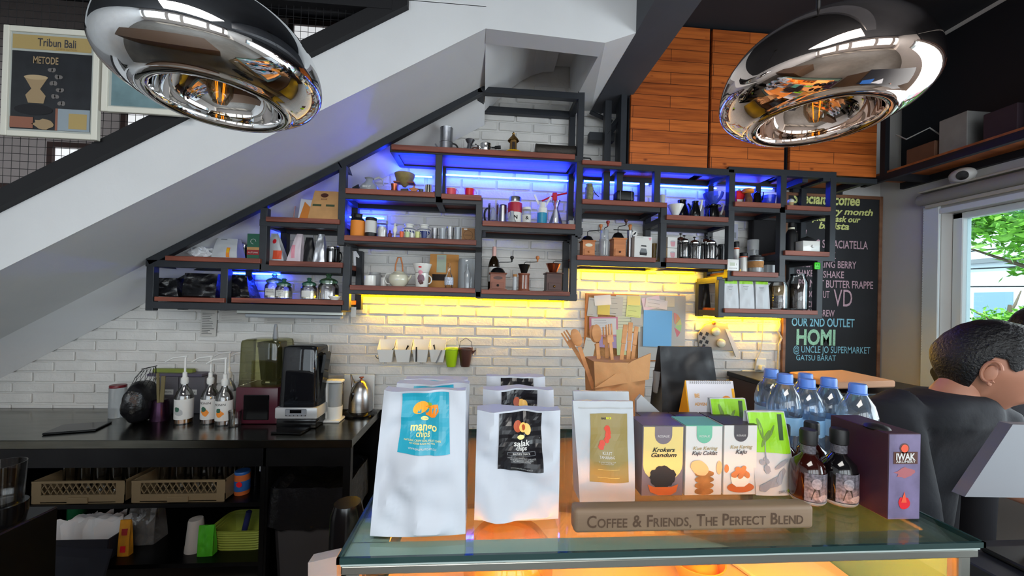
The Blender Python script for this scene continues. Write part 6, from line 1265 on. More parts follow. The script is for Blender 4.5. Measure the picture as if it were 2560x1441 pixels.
put('lettering', caps(['COFFEE', '&', 'FRIENDS,', 'THE', 'PERFECT', 'BLEND'], 0, H_*.5, -.013, W_*.90, H_*.70), ENG, t)
# kulit tamarang pouches
def pouch(label, y, x0, x1, yt, seed, front):
    l, w_, h_ = tfit(x0, x1, yt, y); mm, yf = bag(w_*.88, h_, .05, topd=.008, amp=.003, seed=seed, topw=1.12, nz=24, nx=16, pinch=0, skew=-.006)
    t = thing('stand_up_pouch', label, 'pouch', (l.x, y+.025, TZ)); put('body', mm, pm('frosted_white_pouch', 'AEB4BA', .35, bump=(14, .2)), t)
    if front:
        OL = pm('olive_gold_label', '8A7A46', .35); decal(t, 'label', rect(-w_*.28, h_*.20, w_*.33, h_*.88), OL, yf, .0012, sub=10); decal(t, 'seam', rect(-w_*.46, h_*.93, w_*.44, h_*.94), GREYC, yf, .0012, sub=8)
        lettering(t, 'BALI', -.006, h_*.83, INK, yf, width=.008, eps=.0018, bold=.03); lettering(t, 'RICE', .003, h_*.832, pm('yellow_print', 'D8DC20', .5), yf, width=.009, eps=.0018, bold=.03)
        CH_ = pm('chili_red', 'C83A20', .4)
        for k_ in range(6): decal(t, 'chips_print', blob(-.003+.0045*math.sin(k_*.75+.6)+(-.005 if k_ > 3 else 0), h_*(.73-.035*k_), .0048, .0058, 12, .5, .15), CH_, yf, .0017+.00015*k_, sub=1)
        lettering(t, 'KULIT', -.002, h_*.49, LABELW, yf, width=.016, size=.0075, eps=.0018); lettering(t, 'TAMARANG', -.002, h_*.45, LABELW, yf, width=.026, size=.007, eps=.0018)
        lettering(t, 'A crispy tempting snack', -.002, h_*.405, LABELW, yf, width=.029, eps=.0018); lettering(t, 'from traditional recipe', -.002, h_*.388, LABELW, yf, width=.022, eps=.0018)
        m_ = MB(); 
        for (xa, za, xb, zb) in ((-.018, .25, .019, .25), (-.018, .33, .019, .33)): decal(t, 'frame_line', rect(xa, h_*za, xb, h_*za+.0004), GOLD, yf, .0018, sub=6)
    return t
pouch('front frosted pouch with olive gold label and red chili print', .640, 1440, 1600, 1012, 61, True)
pouch('rear frosted pouch just visible above the olive labelled one', .72, 1440, 1588, 986, 62, False)
# translucent flat bag leaning to the right behind
l, w_, h_ = tfit(1590, 1720, 988, .80); solo('frosted_bag', 'empty frosted white bag sloping down behind the biscuit cartons', 'bag', MB().prism([(-w_*.5, 0, 0), (w_*.5, 0, 0), (w_*.55, .004, h_*.30), (w_*.52, .006, h_*.36), (-w_*.4, .01, h_*.98), (-w_*.5, .008, h_*.9)], (0, .010, 0)), pm('frosted_grey_bag', 'AEB2B6', .4, alpha=.9), l)
# kraft bag of wooden cutlery
l, w_, h_ = tfit(1478, 1612, 905, .93); mm, yf = bag(w_*.82, h_, .11, topd=.10, amp=.009, seed=71, topw=1.22, skew=.0, nz=22)
t = thing('kraft_paper_bag', 'crumpled brown kraft paper bag holding wooden cutlery', 'bag', (l.x, .97, TZ)); put('body', mm, pm('crumpled_kraft', 'B88A5C', .8, var=(14, .12), bump=(16, .5)), t); put('folded_rim', MB().prism([(-w_*.5, -.055, h_*.68), (w_*.50, -.060, h_*.80), (w_*.56, -.05, h_*1.12), (w_*.20, -.052, h_*1.02), (-w_*.12, -.055, h_*.86)], (0, .004, 0)), pm('crumpled_kraft'), t)
cut = [(-.055, .35, -.3, 'spoon'), (-.035, .1, .2, 'spoon'), (-.045, .6, -.5, 'fork'), (-.01, .05, .1, 'fork'), (.01, -.1, .0, 'knife'), (.035, -.05, .1, 'knife'), (.045, -.12, .2, 'knife'), (-.02, .22, .1, 'spoon'), (.0, .15, .4, 'fork')]
for i, (dx, a_, b_, kd) in enumerate(cut):
    m = MB(); L_ = .16
    m.box((0, 0, L_*.35), (.010, .002, L_*.7)); 
    if kd == 'spoon': m.sphere((0, 0, L_*.86), (.014, .003, .024), 14, 8)
    elif kd == 'fork': m.box((0, 0, L_*.76), (.020, .002, .02)); [m.box((q, 0, L_*.9), (.004, .002, .03)) for q in (-.008, 0, .008)]
    else: m.box((0, 0, L_*.86), (.013, .002, .05), .001)
    solo('wooden_'+kd, 'disposable wooden %s poking out of the kraft bag, %s' % (kd, ['leaning far left', 'upright near left', 'splayed lowest left', 'inner left of the middle', 'middle upright', 'tall right one', 'rightmost one', 'between the left forks', 'centre leaning'][i]), 'cutlery', m, pm('birch_wood', 'C08A58', .6, wood=(40, 'A87448')), (l.x+dx*1.0, .965+.008*(i % 4), TZ+h_*.62+.005*(i % 3)), tilt=(0, -a_, b_), group='wooden cutlery in the kraft bag')
# black foil bag
l, w_, h_ = tfit(1656, 1812, 872, .92); mm, yf = bag(w_*1.02, h_, .09, topd=.012, amp=.008, seed=74, topw=.88, nz=24, skew=-.004); t = thing('black_foil_bag', 'large plain matte black foil bag behind the calendar', 'bag', (l.x, .965, TZ)); put('body', mm, BLACKF, t)
# siphon / glass things
l, w_, h_ = tfit(1622, 1655, 925, 1.0); l.y = .985; r = w_/2
t = thing('siphon_brewer', 'clear glass globe brewer with black collar beside black bag', 'brewer', l); put('globe', MB().lathe([(0, 0), (r*.6, .004), (r, h_*.28), (r*.6, h_*.5), (r*.4, h_*.55), (r*.4, h_*.6), (r*.85, h_*.66), (r*.9, h_), (r*.86, h_), (r*.8, h_*.66), (0, h_*.62)], 24), MILKY, t); put('collar', MB().lathe([(r*.45, h_*.5), (r*.7, h_*.52), (r*.7, h_*.6), (r*.42, h_*.62)], 20), BLACKG, t)
# calendar
l, w_, h_ = tfit(1741, 1880, 967, .80); t = thing('desk_calendar', 'yellow and white spiral desk calendar standing before the black bag', 'calendar', (l.x, .862, TZ), 0)
YEL = pm('calendar_yellow', 'E8A818', .5); W2 = w_*.47
m = MB(); m.prism([(-W2*.0-W2, -.045, 0), (W2, -.045, 0), (W2, -.002, h_), (-W2, -.002, h_)], (0, .002, 0)); put('page', m, pm('calendar_white', 'D4D2D8', .6), t)
m = MB(); m.prism([(-W2-.004, .045, 0), (W2, .045, 0), (W2, .001, h_), (-W2, .001, h_)], (0, .002, 0)); m.prism([(-W2-.002, -.045, 0), (-W2-.002, .045, 0), (-W2-.002, 0, h_)], (.002, 0, 0)); put('stand', m, YEL, t)
yy = lambda x, z: -.045+.043*z/h_
m = MB(); [m.tube([(-W2*.85+W2*1.7*k/19, yy(0, h_)+.004*math.cos(a/6*2*PI)-.0, h_+.004*math.sin(a/6*2*PI)-.003) for a in range(6)], .0007, 4, closed=True) for k in range(20)]; put('spiral', m, GREYC, t)
OP = pm('faded_orange_print', 'D8A05A', .6); lettering(t, 'BE', -W2*.62, h_*.80, OP, yy, width=.012, bold=.03); lettering(t, 'ADVENTUROUS', -W2*.2, h_*.69, OP, yy, width=W2*1.1, bold=.03); decal(t, 'picture', blob(W2*.62, h_*.72, .014, .014, 18), pm('orange_sun_print', 'E08A20', .6), yy, .0008); decal(t, 'edge', rect(W2*.88, .0, W2*.99, h_*.9), YEL, yy, .0006)
# biscuit cartons
def carton(label, x0, x1, yt, y, front=None, lid=None, dep=.055):
    l, w_, h_ = tfit(x0, x1, yt, y); t = thing('biscuit_carton', label, 'carton', (l.x, y+dep/2, TZ), 0, 'tall biscuit cartons on the case'); yy = -dep/2
    put('box', MB().box((0, 0, h_/2), (w_, dep, h_), .0006), front or pm('grey_brown_carton', '6A6266', .5), t); put('lid', MB().box((0, 0, h_+.0004), (w_, dep, .0012)), lid or pm('dark_brown_lid', '3A302E', .4), t)
    return t, w_, h_, yy
GC = pm('warm_grey_carton', '746C74', .5); CRM = pm('pale_yellow_print', 'D8C47C', .5); DLID = pm('dark_brown_lid', '3A302E', .4); MINT = pm('mint_green', '6AB096', .5); DKG = pm('dark_grey_tab', '4A474C', .5); BISC = pm('biscuit_brown', 'A8713A', .6, var=(60, .3)); BISC2 = pm('pale_biscuit', 'D8B07A', .6); ORN = pm('orange_brown_print', 'B86030', .5)
yb_ = .660
def tab(t, w_, h_, yy, mt): decal(t, 'tab', [(-w_*.21, h_), (w_*.21, h_), (w_*.21, h_*.87)]+[(w_*.21*math.cos(a*PI/10), h_*.87-w_*.21*math.sin(a*PI/10)) for a in range(11)]+[(-w_*.21, h_*.87)], mt, yy, .0009); lettering(t, 'ROSALIE', 0, h_*.855, LABELW, yy, width=w_*.28, eps=.0013)
t, w_, h_, yy = carton('yellow fronted carton with black noodle nest print, left of three', 1602, 1708, 1066, yb_, pm('warm_grey_carton'), pm('warm_grey_lid', '5A5456', .45)); 
xo = w_*.0; decal(t, 'panel', [(-w_*.48, h_*.99), (w_*.48, h_*.99), (w_*.48, h_*.45)]+[(w_*.48*math.cos(a*PI/12), h_*.45-w_*.40*math.sin(a*PI/12)) for a in range(13)]+[(-w_*.48, h_*.45)], CRM, yy, .0006); tab(t, w_, h_, yy, GC)
lettering(t, 'Krokers', .0, h_*.66, INK, yy, width=w_*.55, size=.011, eps=.0012, shear=.35, bold=.02); lettering(t, 'Gandum', .0, h_*.585, INK, yy, width=w_*.62, size=.011, eps=.0012, shear=.35, bold=.02)
decal(t, 'noodle_print', blob(0, h_*.27, w_*.31, h_*.16, 30, 0, .09), pm('black_noodles', '202428', .7), yy, .0012); decal(t, 'bowl_print', [(-w_*.36, h_*.17), (-w_*.30, h_*.06), (-w_*.1, h_*.015), (w_*.2, h_*.015), (w_*.33, h_*.06), (w_*.38, h_*.17), (w_*.2, h_*.13), (-w_*.2, h_*.13)], ORN, yy, .0015)
t, w_, h_, yy = carton('white carton with mint tab and stacked round cookies print', 1710, 1805, 1066, yb_, LABELW, MINT); tab(t, w_, h_, yy, MINT)
lettering(t, 'Kue Kering', .001, h_*.68, GOLD if False else pm('tan_script', 'A89468', .5), yy, width=w_*.68, size=.009, eps=.0012, shear=.35, bold=.01); lettering(t, 'Kaju Coklat', .0, h_*.61, DKG, yy, width=w_*.70, size=.010, eps=.0012, shear=.35, bold=.02)
for k in range(4): decal(t, 'cookie_print', blob(.001, h_*(.06+.085*k), w_*.26, h_*.052, 22, 0, .03), BISC, yy, .001+.0002*k)
decal(t, 'cookie_print', blob(-w_*.12, h_*.40, w_*.26, h_*.10, 22, -.5, .03), BISC2, yy, .002); decal(t, 'cookie_print', blob(w_*.42, h_*.40, w_*.08, h_*.10, 12), BISC2, yy, .0012)
t, w_, h_, yy = carton('white carton with brown tab and bowl of cashews print', 1806, 1892, 1064, yb_, LABELW, DLID); tab(t, w_, h_, yy, DKG)
lettering(t, 'Kue Kering', .0, h_*.69, pm('tan_script'), yy, width=w_*.68, size=.009, eps=.0012, shear=.35, bold=.01); lettering(t, 'Kaju', .0, h_*.62, DKG, yy, width=w_*.36, size=.011, eps=.0012, shear=.35, bold=.02)
decal(t, 'saucer_print', blob(.001, h_*.11, w_*.41, h_*.075, 26), ORN, yy, .001); decal(t, 'bowl_print', [(-w_*.30, h_*.27), (w_*.31, h_*.27), (w_*.26, h_*.17), (w_*.12, h_*.12), (-w_*.12, h_*.12), (-w_*.26, h_*.17)], CERAM, yy, .0014)
for k, (dx, dz) in enumerate(((-.15, .31), (0, .33), (.15, .31), (-.08, .37), (.08, .38), (.2, .29), (-.2, .29), (0, .28))): decal(t, 'cashew_print', blob(w_*dx, h_*dz, w_*.10, h_*.038, 12, k), pm('cashew_orange', 'C87844', .5), yy, .0017+.00012*k)
decal(t, 'cashew_print', blob(-w_*.42, h_*.38, w_*.07, h_*.06, 12), pm('cashew_orange'), yy, .001)
for i, (x0, x1, lab) in enumerate([(1612, 1700, 'rear row carton with dark brown lid, left'), (1702, 1780, 'rear row carton with dark brown lid, middle'), (1781, 1850, 'rear row carton with dark brown lid, right')]):
    carton(lab, x0, x1, 1052, .728, GC, DLID)
# lime green and grey pouches
def lime(label, y, x0, x1, yt, seed, full):
    l, w_, h_ = tfit(x0, x1, yt, y); mm, yf = bag(w_, h_, .045, topd=.008, amp=.003, seed=seed, topw=.96, skew=-.012, nz=24, nx=16); t = thing('lime_pouch', label, 'pouch', (l.x, y+.025, TZ), 0, 'lime green and white printed pouches'); put('body', mm, pm('glossy_white_pouch', 'B8BCBE', .3, bump=(14, .15)), t)
    sk = -.012; c = lambda x, z: x+sk*z/h_
    decal(t, 'green_top', [(c(-w_*.47, h_*.5), h_*.52), (c(w_*.46, h_*.5), h_*.50), (c(w_*.45, h_), h_*.99), (c(-w_*.46, h_), h_*.99)], LGREEN, yf, .0012, sub=12); decal(t, 'strip', [(c(w_*.22, h_*.7), h_*.66), (c(w_*.32, h_*.7), h_*.66), (c(w_*.38, h_), h_*.97), (c(w_*.28, h_), h_*.97)], pm('dark_green_strip', '2E4A22', .5), yf, .0017, sub=4)
    DG = pm('grey_leaf_print', '6A8A3A', .5); GP = pm('grey_brush_print', '8A8E96', .5)
    for (x, z, rx, rz, ro) in ((-.22, .80, .05, .13, .25), (-.12, .68, .05, .12, -.5), (.02, .74, .04, .12, -.6)): decal(t, 'leaf_print', blob(c(w_*x, h_*z), h_*z, w_*rx, h_*rz, 14, ro), DG, yf, .0017, sub=1)
    if full:
        decal(t, 'stem_print', [(c(-w_*.20, h_*.4), h_*.36), (c(-w_*.17, h_*.4), h_*.36), (c(-w_*.12, h_*.7), h_*.66), (c(-w_*.14, h_*.7), h_*.66)], GP, yf, .0019, sub=4)
        for (x, z, rx, rz, ro) in ((-.28, .40, .06, .035, 1), (-.18, .42, .05, .04, .6), (-.2, .32, .08, .045, .2), (-.1, .16, .28, .05, .5), (.1, .24, .2, .04, 1.0), (-.3, .10, .12, .05, .3), (.15, .38, .2, .025, .6)): decal(t, 'brush_print', blob(c(w_*x, h_*z), h_*z, w_*rx, h_*rz, 18, ro, .12), GP, yf, .0017, sub=1)
        lettering(t, 'SIMPLY', w_*.12, h_*.05, GREYP, yf, width=w_*.26, eps=.0018, bold=.02); lettering(t, 'BALI', w_*.32, h_*.055, LGREEN, yf, width=w_*.14, eps=.0018, bold=.03)
lime('front lime green and white pouch with grey leaf sketch', .652, 1893, 2000, 1038, 81, True); lime('rear lime green pouch behind the cartons, before the calendar', .752, 1795, 1895, 1003, 82, False)
# dark liquor bottles
def liquor(label, y, x0, x1, yt, red=True):
    l, w_, h_ = tfit(x0, x1, yt, y); r = w_/2; t = thing('liquor_bottle', label, 'bottle', (l.x, y+r, TZ), 0, 'dark flask shaped liquor bottles'); DG_ = pm('dark_red_liquor' if red else 'near_black_liquor', '2A0A06' if red else '0C0A0C', .08, coat=.6)
    put('body', MB().lathe([(0, 0), (r*.86, 0), (r*.96, .004), (r, h_*.10), (r, h_*.42), (r*.9, h_*.54), (r*.55, h_*.62), (r*.40, h_*.66), (r*.38, h_*.80), (0, h_*.80)], 36), DG_, t); put('foot', MB().lathe([(r*.865, 0.0005), (r*.98, .004), (r*1.01, h_*.05), (r*1.0, h_*.06)], 36), MILKY, t)
    put('cap', MB().lathe([(r*.46, h_*.80), (r*.50, h_*.805), (r*.50, h_*.97), (r*.45, h_), (0, h_)], 28), BLACKP, t); put('collar_label', MB().lathe([(r*.42, h_*.68), (r*.425, h_*.68), (r*.425, h_*.79), (r*.42, h_*.79)], 28), pm('grey_printed_label', '5A5860', .5, var=(260, .6)), t)
    yy = lambda x, z: -math.sqrt(max((r*1.005)**2-x*x, 1e-6)); decal(t, 'label', rect(-r*.8, h_*.07, r*.8, h_*.45), pm('grey_engraved_label', '6A6670', .45, var=(220, .75)), yy, .0006, sub=12); decal(t, 'label_seal', blob(r*.2, h_*.13, r*.38, h_*.045, 18, 0, .1), pm('pale_seal', '8E8A92', .5, var=(300, .4)), yy, .0012, sub=1); decal(t, 'portrait', blob(-r*.25, h_*.32, r*.28, h_*.075, 16), pm('pale_seal'), yy, .0012, sub=1)
    decal(t, 'portrait', [(-r*.55, h_*.10), (-r*.0, h_*.10), (-r*.1, h_*.25), (-r*.4, h_*.25)], INK, yy, .0010)
liquor('front left dark red liquor bottle beside the wooden sign', .612, 2012, 2090, 1087); liquor('front right nearly black liquor bottle beside the purple box', .606, 2092, 2172, 1085, False)
liquor('rear dark red liquor bottle between the two front ones', .69, 2022, 2090, 1066); liquor('rear left dark liquor bottle mostly behind the lime pouch', .70, 1952, 2006, 1070)
# water bottles
def water(label, y, xc, wpx, yt):
    l, w_, h_ = tfit(xc-wpx/2, xc+wpx/2, yt, y); r = .033; t = thing('water_bottle', label, 'bottle', (l.x, y, TZ), 0, 'blue capped plastic water bottles')
    PW = glass('clear_blue_plastic', 'DCEAF6', .42, .05, haze=.07, hazecol='D0E0F0'); pr = [(0, .002), (r*.8, 0), (r, .008)]
    for k in range(5): pr += [(r, h_*(.06+.05*k)), (r*.96, h_*(.085+.05*k))]
    pr += [(r, h_*.34), (r*.98, h_*.35), (r*.98, h_*.56), (r*1.03, h_*.58), (r*1.02, h_*.66), (r*.85, h_*.78), (r*.5, h_*.88), (r*.40, h_*.90), (r*.38, h_*.925)]
    put('body', MB().lathe(pr, 30), PW, t); put('cap', MB().lathe([(r*.44, h_*.905), (r*.46, h_*.905), (r*.46, h_*.985), (r*.42, h_), (0, h_)], 30), pm('light_blue_cap', '5A86D8', .4), t)
    put('neck_ring', MB().lathe([(r*.40, h_*.885), (r*.50, h_*.89), (r*.50, h_*.90), (r*.40, h_*.903)], 24), pm('light_blue_cap'), t); put('label', MB().lathe([(r*.995, h_*.35), (r*1.0, h_*.352), (r*1.0, h_*.54), (r*.995, h_*.542)], 30), pm('pale_blue_label', '88B8E0', .4), t)
water('nearest blue capped water bottle, far right of the cluster', .735, 2140, 80, 960); water('blue capped water bottle second from the right', .80, 2068, 70, 945); water('blue capped water bottle in front at the cluster centre', .80, 2014, 70, 948)
water('blue capped water bottle directly behind the centre one', .88, 2010, 64, 934); water('blue capped water bottle second from the left', .80, 1958, 70, 935); water('leftmost blue capped water bottle at the back', .88, 1924, 64, 923)
# purple carton box
l, w_, h_ = tfit(2216, 2302, 1090, .574); D = .105
t = thing('spirit_carton', 'tall purple printed carton box on the case right edge', 'carton', ((XP(2216, .574, TZ)+XP(2300, .574, TZ))/2, .574+D/2, TZ)); hh = P(2210, 1085, y=.574).z-TZ
PUR = pm('mauve_grey_print', '6E6486', .4, var=(26, .35)); put('box', MB().box((0, 0, hh/2), (w_, D, hh), .001), pm('dark_maroon_side', '3A1E2C', .45), t); decal(t, 'front_panel', rect(-w_/2+.0005, .001, w_/2-.0005, hh-.001), PUR, -D/2, .0005)
decal(t, 'medallion', blob(-.001, hh*.83, .0085, .0085, 20), pm('gold_brown_print', '5A3A30', .4), -D/2, .001); decal(t, 'medallion', blob(-.001, hh*.83, .0065, .0065, 18), pm('orange_red_print'), -D/2, .0013); decal(t, 'name_plate', rect(-w_*.36, hh*.65, w_*.40, hh*.79), pm('dark_brown_print'), -D/2, .001)
lettering(t, 'IWAK', .0, hh*.73, LABELW, -D/2, width=w_*.6, size=.015, bold=.03, eps=.0015); lettering(t, 'ARUMERY', .001, hh*.675, LABELW, -D/2, width=w_*.62, size=.006, bold=.01, eps=.0015)
decal(t, 'picture', blob(0, hh*.2, .010, .010, 14, 0, .2), REDP, -D/2, .001); decal(t, 'picture', [(-.006, hh*.2), (.004, hh*.2), (.0, hh*.33)], pm('orange_red_print'), -D/2, .0013); decal(t, 'picture', blob(0, hh*.55, .016, .008, 16, 0, .25), pm('dull_rose_print', 'A05A60', .5), -D/2, .001)
put('tape', MB().sphere((-w_*.25, -.02, hh), (.018, .02, .006), 12, 6), BLACKP, t)
# ================================================================ inside the case and on its far side
DKZ = 1.0116
def din(x, y, dz=0): return (x, y, DKZ+dz)
t = thing('cake_dome', 'round ribbed clear plastic cake container under the glass top', 'container', din(.055, .66)); put('dome', MB().lathe([(0, .001), (.07, .001), (.075, .01)]+[(.075+(.002 if k % 2 else 0), .01+.012*k) for k in range(9)]+[(.06, .125), (0, .128)], 40), glass('cake_dome_plastic', 'FFF2D8', .4, haze=.12, hazecol='FFD070'), t); put('cake', MB().lathe([(0, .004), (.055, .004), (.058, .05), (0, .055)], 28), pm('yellow_sponge_cake', 'E0A030', .8, bump=(40, .4)), t)
for i, (x, y, r, c, lab) in enumerate([(.30, .60, .045, 'E8D8C0', 'cream bowl of orange fruit at the case front'), (.42, .70, .05, 'E0A850', 'yellow round tub on the deck of the case')]):
    t = thing('bowl', lab, 'bowl', din(x, y)); put('bowl', MB().lathe([(0, 0), (r*.5, 0), (r, .05), (r*.95, .05), (r*.45, .004), (0, .004)], 26), pm('bowl_'+c, c, .4), t); put('contents', MB().sphere((0, 0, .035), (r*.75, r*.75, .025), 18, 10).warp(lambda v: v+Vector((0, 0, .006*noise.noise(v*60)))), pm('orange_filling', 'E07818', .5, var=(40, .3)), t)
for i in range(4):
    solo('pastry', 'golden baked pastry on the case deck, %s from the left' % ['first', 'second', 'third', 'fourth'][i], 'pastry', MB().sphere((0, 0, .022), (.038, .026, .022), 20, 12).warp(lambda v: (v.x, v.y, max(0, v.z+.003*math.sin(v.x*160)))), pm('golden_pastry', 'C8782A', .5, var=(30, .3), bump=(60, .5)), din(.10+.075*i-.02*(i % 2), .585+.03*(i % 2)), rz=.5*i, group='pastries on the deck of the display case')
for i in range(3):
    t = thing('brownie_tray', 'dark square brownie in clear tray, %s from the left' % ['first', 'second', 'third'][i], 'cake', din(.35+.07*i, .585), 0, 'brownies in trays'); put('tray', MB().box((0, 0, .008), (.06, .06, .014), .002), pm('clear_tray', 'C8B498', .4), t); put('brownie', MB().box((0, 0, .025), (.05, .05, .02), .004), pm('dark_brownie', '3A2014', .7, bump=(50, .5)), t)
solo('white_tray', 'long pale tray lying inside the case on the right', 'tray', MB().box((0, 0, .006), (.16, .22, .010), .003), pm('cream_tray', 'E8DCC8', .4), din(.62, .70), rz=.3)
# price card at the lower left of the case
a = P(775, 1404, y=.60); t = thing('bag_of_leaflets', 'clear plastic packet with green corner beside the case left end', 'packet', (a.x+.012, .60, 1.08)); put('packet', MB().prism([tuple(P(770, 1441+20, y=.60)-Vector((a.x+.012, .6, 1.08))), tuple(P(842, 1441+20, y=.60)-Vector((a.x+.012, .6, 1.08))), tuple(P(842, 1392, y=.60)-Vector((a.x+.012, .6, 1.08))), tuple(P(770, 1408, y=.60)-Vector((a.x+.012, .6, 1.08)))], (0, .02, 0)), MILKY, t)
# black grinder cylinder between counter and case
l = P(880, 1400, y=1.02); t = thing('knock_tube', 'black cylindrical canister standing between counter and display case', 'canister', (P(868, 1300, y=1.0).x, 1.0, 0)); put('post', MB().box((0, 0, .36), (.12, .12, .72), .004), BLACKP, t); put('cylinder', MB().lathe([(0, .72), (.045, .72), (.040, .99), (.032, 1.02), (0, 1.02)], 28), BLACKG, t)
# back bar behind the case
BB = thing('back_bar', 'low dark bar with cream cartons behind the display case', 'counter', (.66, 1.75, 0)); put('top', MB().box((0, 0, .84), (1.5, .5, .03), .003), SSD, BB); put('body', MB().box((0, .02, .41), (1.46, .44, .82)), pm('brown_bar_front', '5A4636', .6), BB)
# ================================================================ right wall: blind, camera, rack contents
def onx(px, py, x=XR-.01): return P(px, py, x=x)
BLD = pm('grey_blind_fabric', '8E8A84', .7)
t = thing('roller_blind', 'rolled up grey roller blind with bead chain over the window', 'blind', (XR-.045, .3, 2.24)); put('roll', MB().lathe([(0, -1.85), (.034, -1.85), (.034, 1.87), (0, 1.87)], 26, (0, 0, 0), RX(-PI/2)), BLD, t)
put('headrail', MB().box((.01, 0, .048), (.05, 3.74, .012), .002), pm('cream_rail', 'B8B2A0', .5), t); put('hem_bar', MB().box((.012, 0, -.045), (.014, 3.7, .022), .003), pm('cream_rail'), t)
m = MB()
for k in range(60): m.sphere((-.006, 1.845, -.04-.0155*k), .0022, 6, 4)
put('bead_chain', m, GREYC, t)
a = P(2408, 438, x=XR-.06); t = thing('security_camera', 'white dome security camera mounted under the overhead rack', 'camera', (XR-.065, a.y, a.z)); put('housing', MB().sphere((0, 0, 0), (.045, .058, .040), 22, 14), WHITEP, t); put('mount', MB().lathe([(0, 0), (.042, 0), (.046, .05), (0, .05)], 24, (.012, .03, 0), RY(PI/2)), WHITEP, t)
put('lens', MB().lathe([(0, 0), (.026, 0), (.023, .010), (0, .012)], 24, (-.030, -.022, -.010), RZ(.5) @ RY(-PI/2-.2)), BLACKG, t)
boxes = [(2.01, 'small brown box at the far end of the overhead rack', (.2, .16, .10), '6E4A36', 0), (1.865, 'white newspaper wrapped carton standing on the overhead rack', (.18, .14, .20), '8E8C8A', .0), (1.67, 'dark red and black striped carton on the overhead rack', (.2, .14, .14), '3A2A34', 0), (1.53, 'thin white binder standing upright on the overhead rack', (.2, .02, .17), 'B8B8B8', 0), (1.30, 'large brown cardboard box on the overhead rack near window', (.22, .34, .19), '6E463A', 0)]
yy_ = 2.02
for y, lab, (dx, dy, dz), c, _ in boxes:
    t = thing('rack_box', lab, 'box', (2.60, y, 2.4105)); put('carton', MB().box((0, 0, dz/2), (dx, dy*.9, dz), .003), pm('carton_'+c, c, .8, var=(12, .15)), t)
m = MB(); a = P(2195, 380, y=2.16); m.tube([(2.475, 2.12, 2.62), (2.46, 2.05, 2.56), (2.52, 1.98, 2.60), (2.60, 1.95, 2.52)], .004, 6); solo('loose_cable', 'pale loose cable dangling at the rack corner by the pine cabinet', 'cable', m, GREYC)

# pallet of folded kraft on shelf right of the water bottles
a, b = P(2118, 935, y=1.7), P(2300, 975, y=1.7)
t = thing('side_counter', 'dark side cabinet under the chalkboard with pale board on top', 'cabinet', ((a.x+b.x)/2+.12, 2.1, 0)); w_ = .86; zt = P(2200, 975, y=1.80).z
put('body', MB().box((0, 0, (zt-.05)/2), (w_, .6, zt-.05), .003), pm('dark_maroon_cabinet', '2A1E22', .4), t); put('top', MB().box((0, 0, zt-.035), (w_+.02, .62, .03), .003), SSD, t)
t = solo('paper_stack', 'folded pinkish tan paper sheets lying on the dark side cabinet', 'paper', MB().box((0, 0, .02), (.34, .30, .036), .006).warp(lambda v: v+Vector((0, 0, .012*math.sin(v.x*16)+.006*noise.noise(v*12)))), pm('pinkish_tan_paper', 'D0A080', .7), (a.x+.24, 1.98, zt+.0))
# ================================================================ outside the window
struct('ground_outside', MB().box((9, 3, -.10), (12, 26, .1)), pm('grey_asphalt', '707072', .9, var=(3, .2)))
LF = pm('tree_leaves', '7AB83A', .5, var=(6, .5)); rr_ = random.Random(9)
def tree(label, x, y, z0, h, r, nl, sd):
    rr_ = random.Random(sd); t = thing('street_tree', label, 'tree', (x, y, z0)); m = MB(); m.tube([(0, 0, 0), (.03, .02, h*.35), (-.02, 0, h*.6), (.02, 0, h*.9)], [.10, .08, .05, .02], 9)
    for k in range(9):
        a = k*2.4; m.tube([(0, 0, h*(.35+.06*k)), (r*.4*math.cos(a), r*.4*math.sin(a), h*(.5+.05*k)), (r*.8*math.cos(a), r*.8*math.sin(a), h*(.55+.06*k))], [.03, .02, .008], 6)
    put('trunk', m, pm('grey_bark', '6A5A4A', .9), t); m = MB(); bm = m.bm
    cl = [(rr_.gauss(0, .42)*r, rr_.gauss(0, .42)*r, h*.72+rr_.gauss(0, .36)*r) for _ in range(26)]
    for _ in range(nl):
        c = rr_.choice(cl); p = Vector((c[0]+rr_.gauss(0, .14)*r, c[1]+rr_.gauss(0, .14)*r, c[2]+rr_.gauss(0, .11)*r)); u = Vector((rr_.gauss(0, 1), rr_.gauss(0, 1), rr_.gauss(0, .5))).normalized(); v = u.cross(Vector((rr_.gauss(0, 1), rr_.gauss(0, 1), rr_.gauss(0, 1)))).normalized(); s_ = rr_.uniform(.03, .06)
        bm.faces.new([bm.verts.new(q) for q in (p-u*s_, p-v*s_*.4, p+u*s_, p+v*s_*.4)])
    put('foliage', m.done('foliage', flat=True), LF, t)
tree('bright green leafy street tree filling the window right side', 5.35, 2.9, 0, 3.6, .95, 12000, 1); tree('smaller green street shrub tree lower behind the parked area', 8.6, 5.6, 0, 1.9, .7, 2500, 2)
def bld(label, x, y, sx, sy, h, col, wins=0):
    t = thing('building', label, 'building', (x, y, 0)); put('walls', MB().box((0, 0, h/2), (sx, sy, h)), pm('facade_'+col, col, .8, var=(2, .05)), t); put('roof', MB().box((0, 0, h+.06), (sx+.2, sy+.2, .12)), pm('roof_grey', '8A8C90', .7), t)
    for k in range(wins): f = put('window', MB().box((-sx/2-.01, -sy*.35+sy*.7*k/max(wins-1, 1), h*.62), (.04, .9, .8)), FRAMEW, t); put('pane', MB().box((-sx/2-.04, -sy*.35+sy*.7*k/max(wins-1, 1), h*.62), (.02, .75, .65)), pm('bluish_pane', '8AA8BC', .2), f)
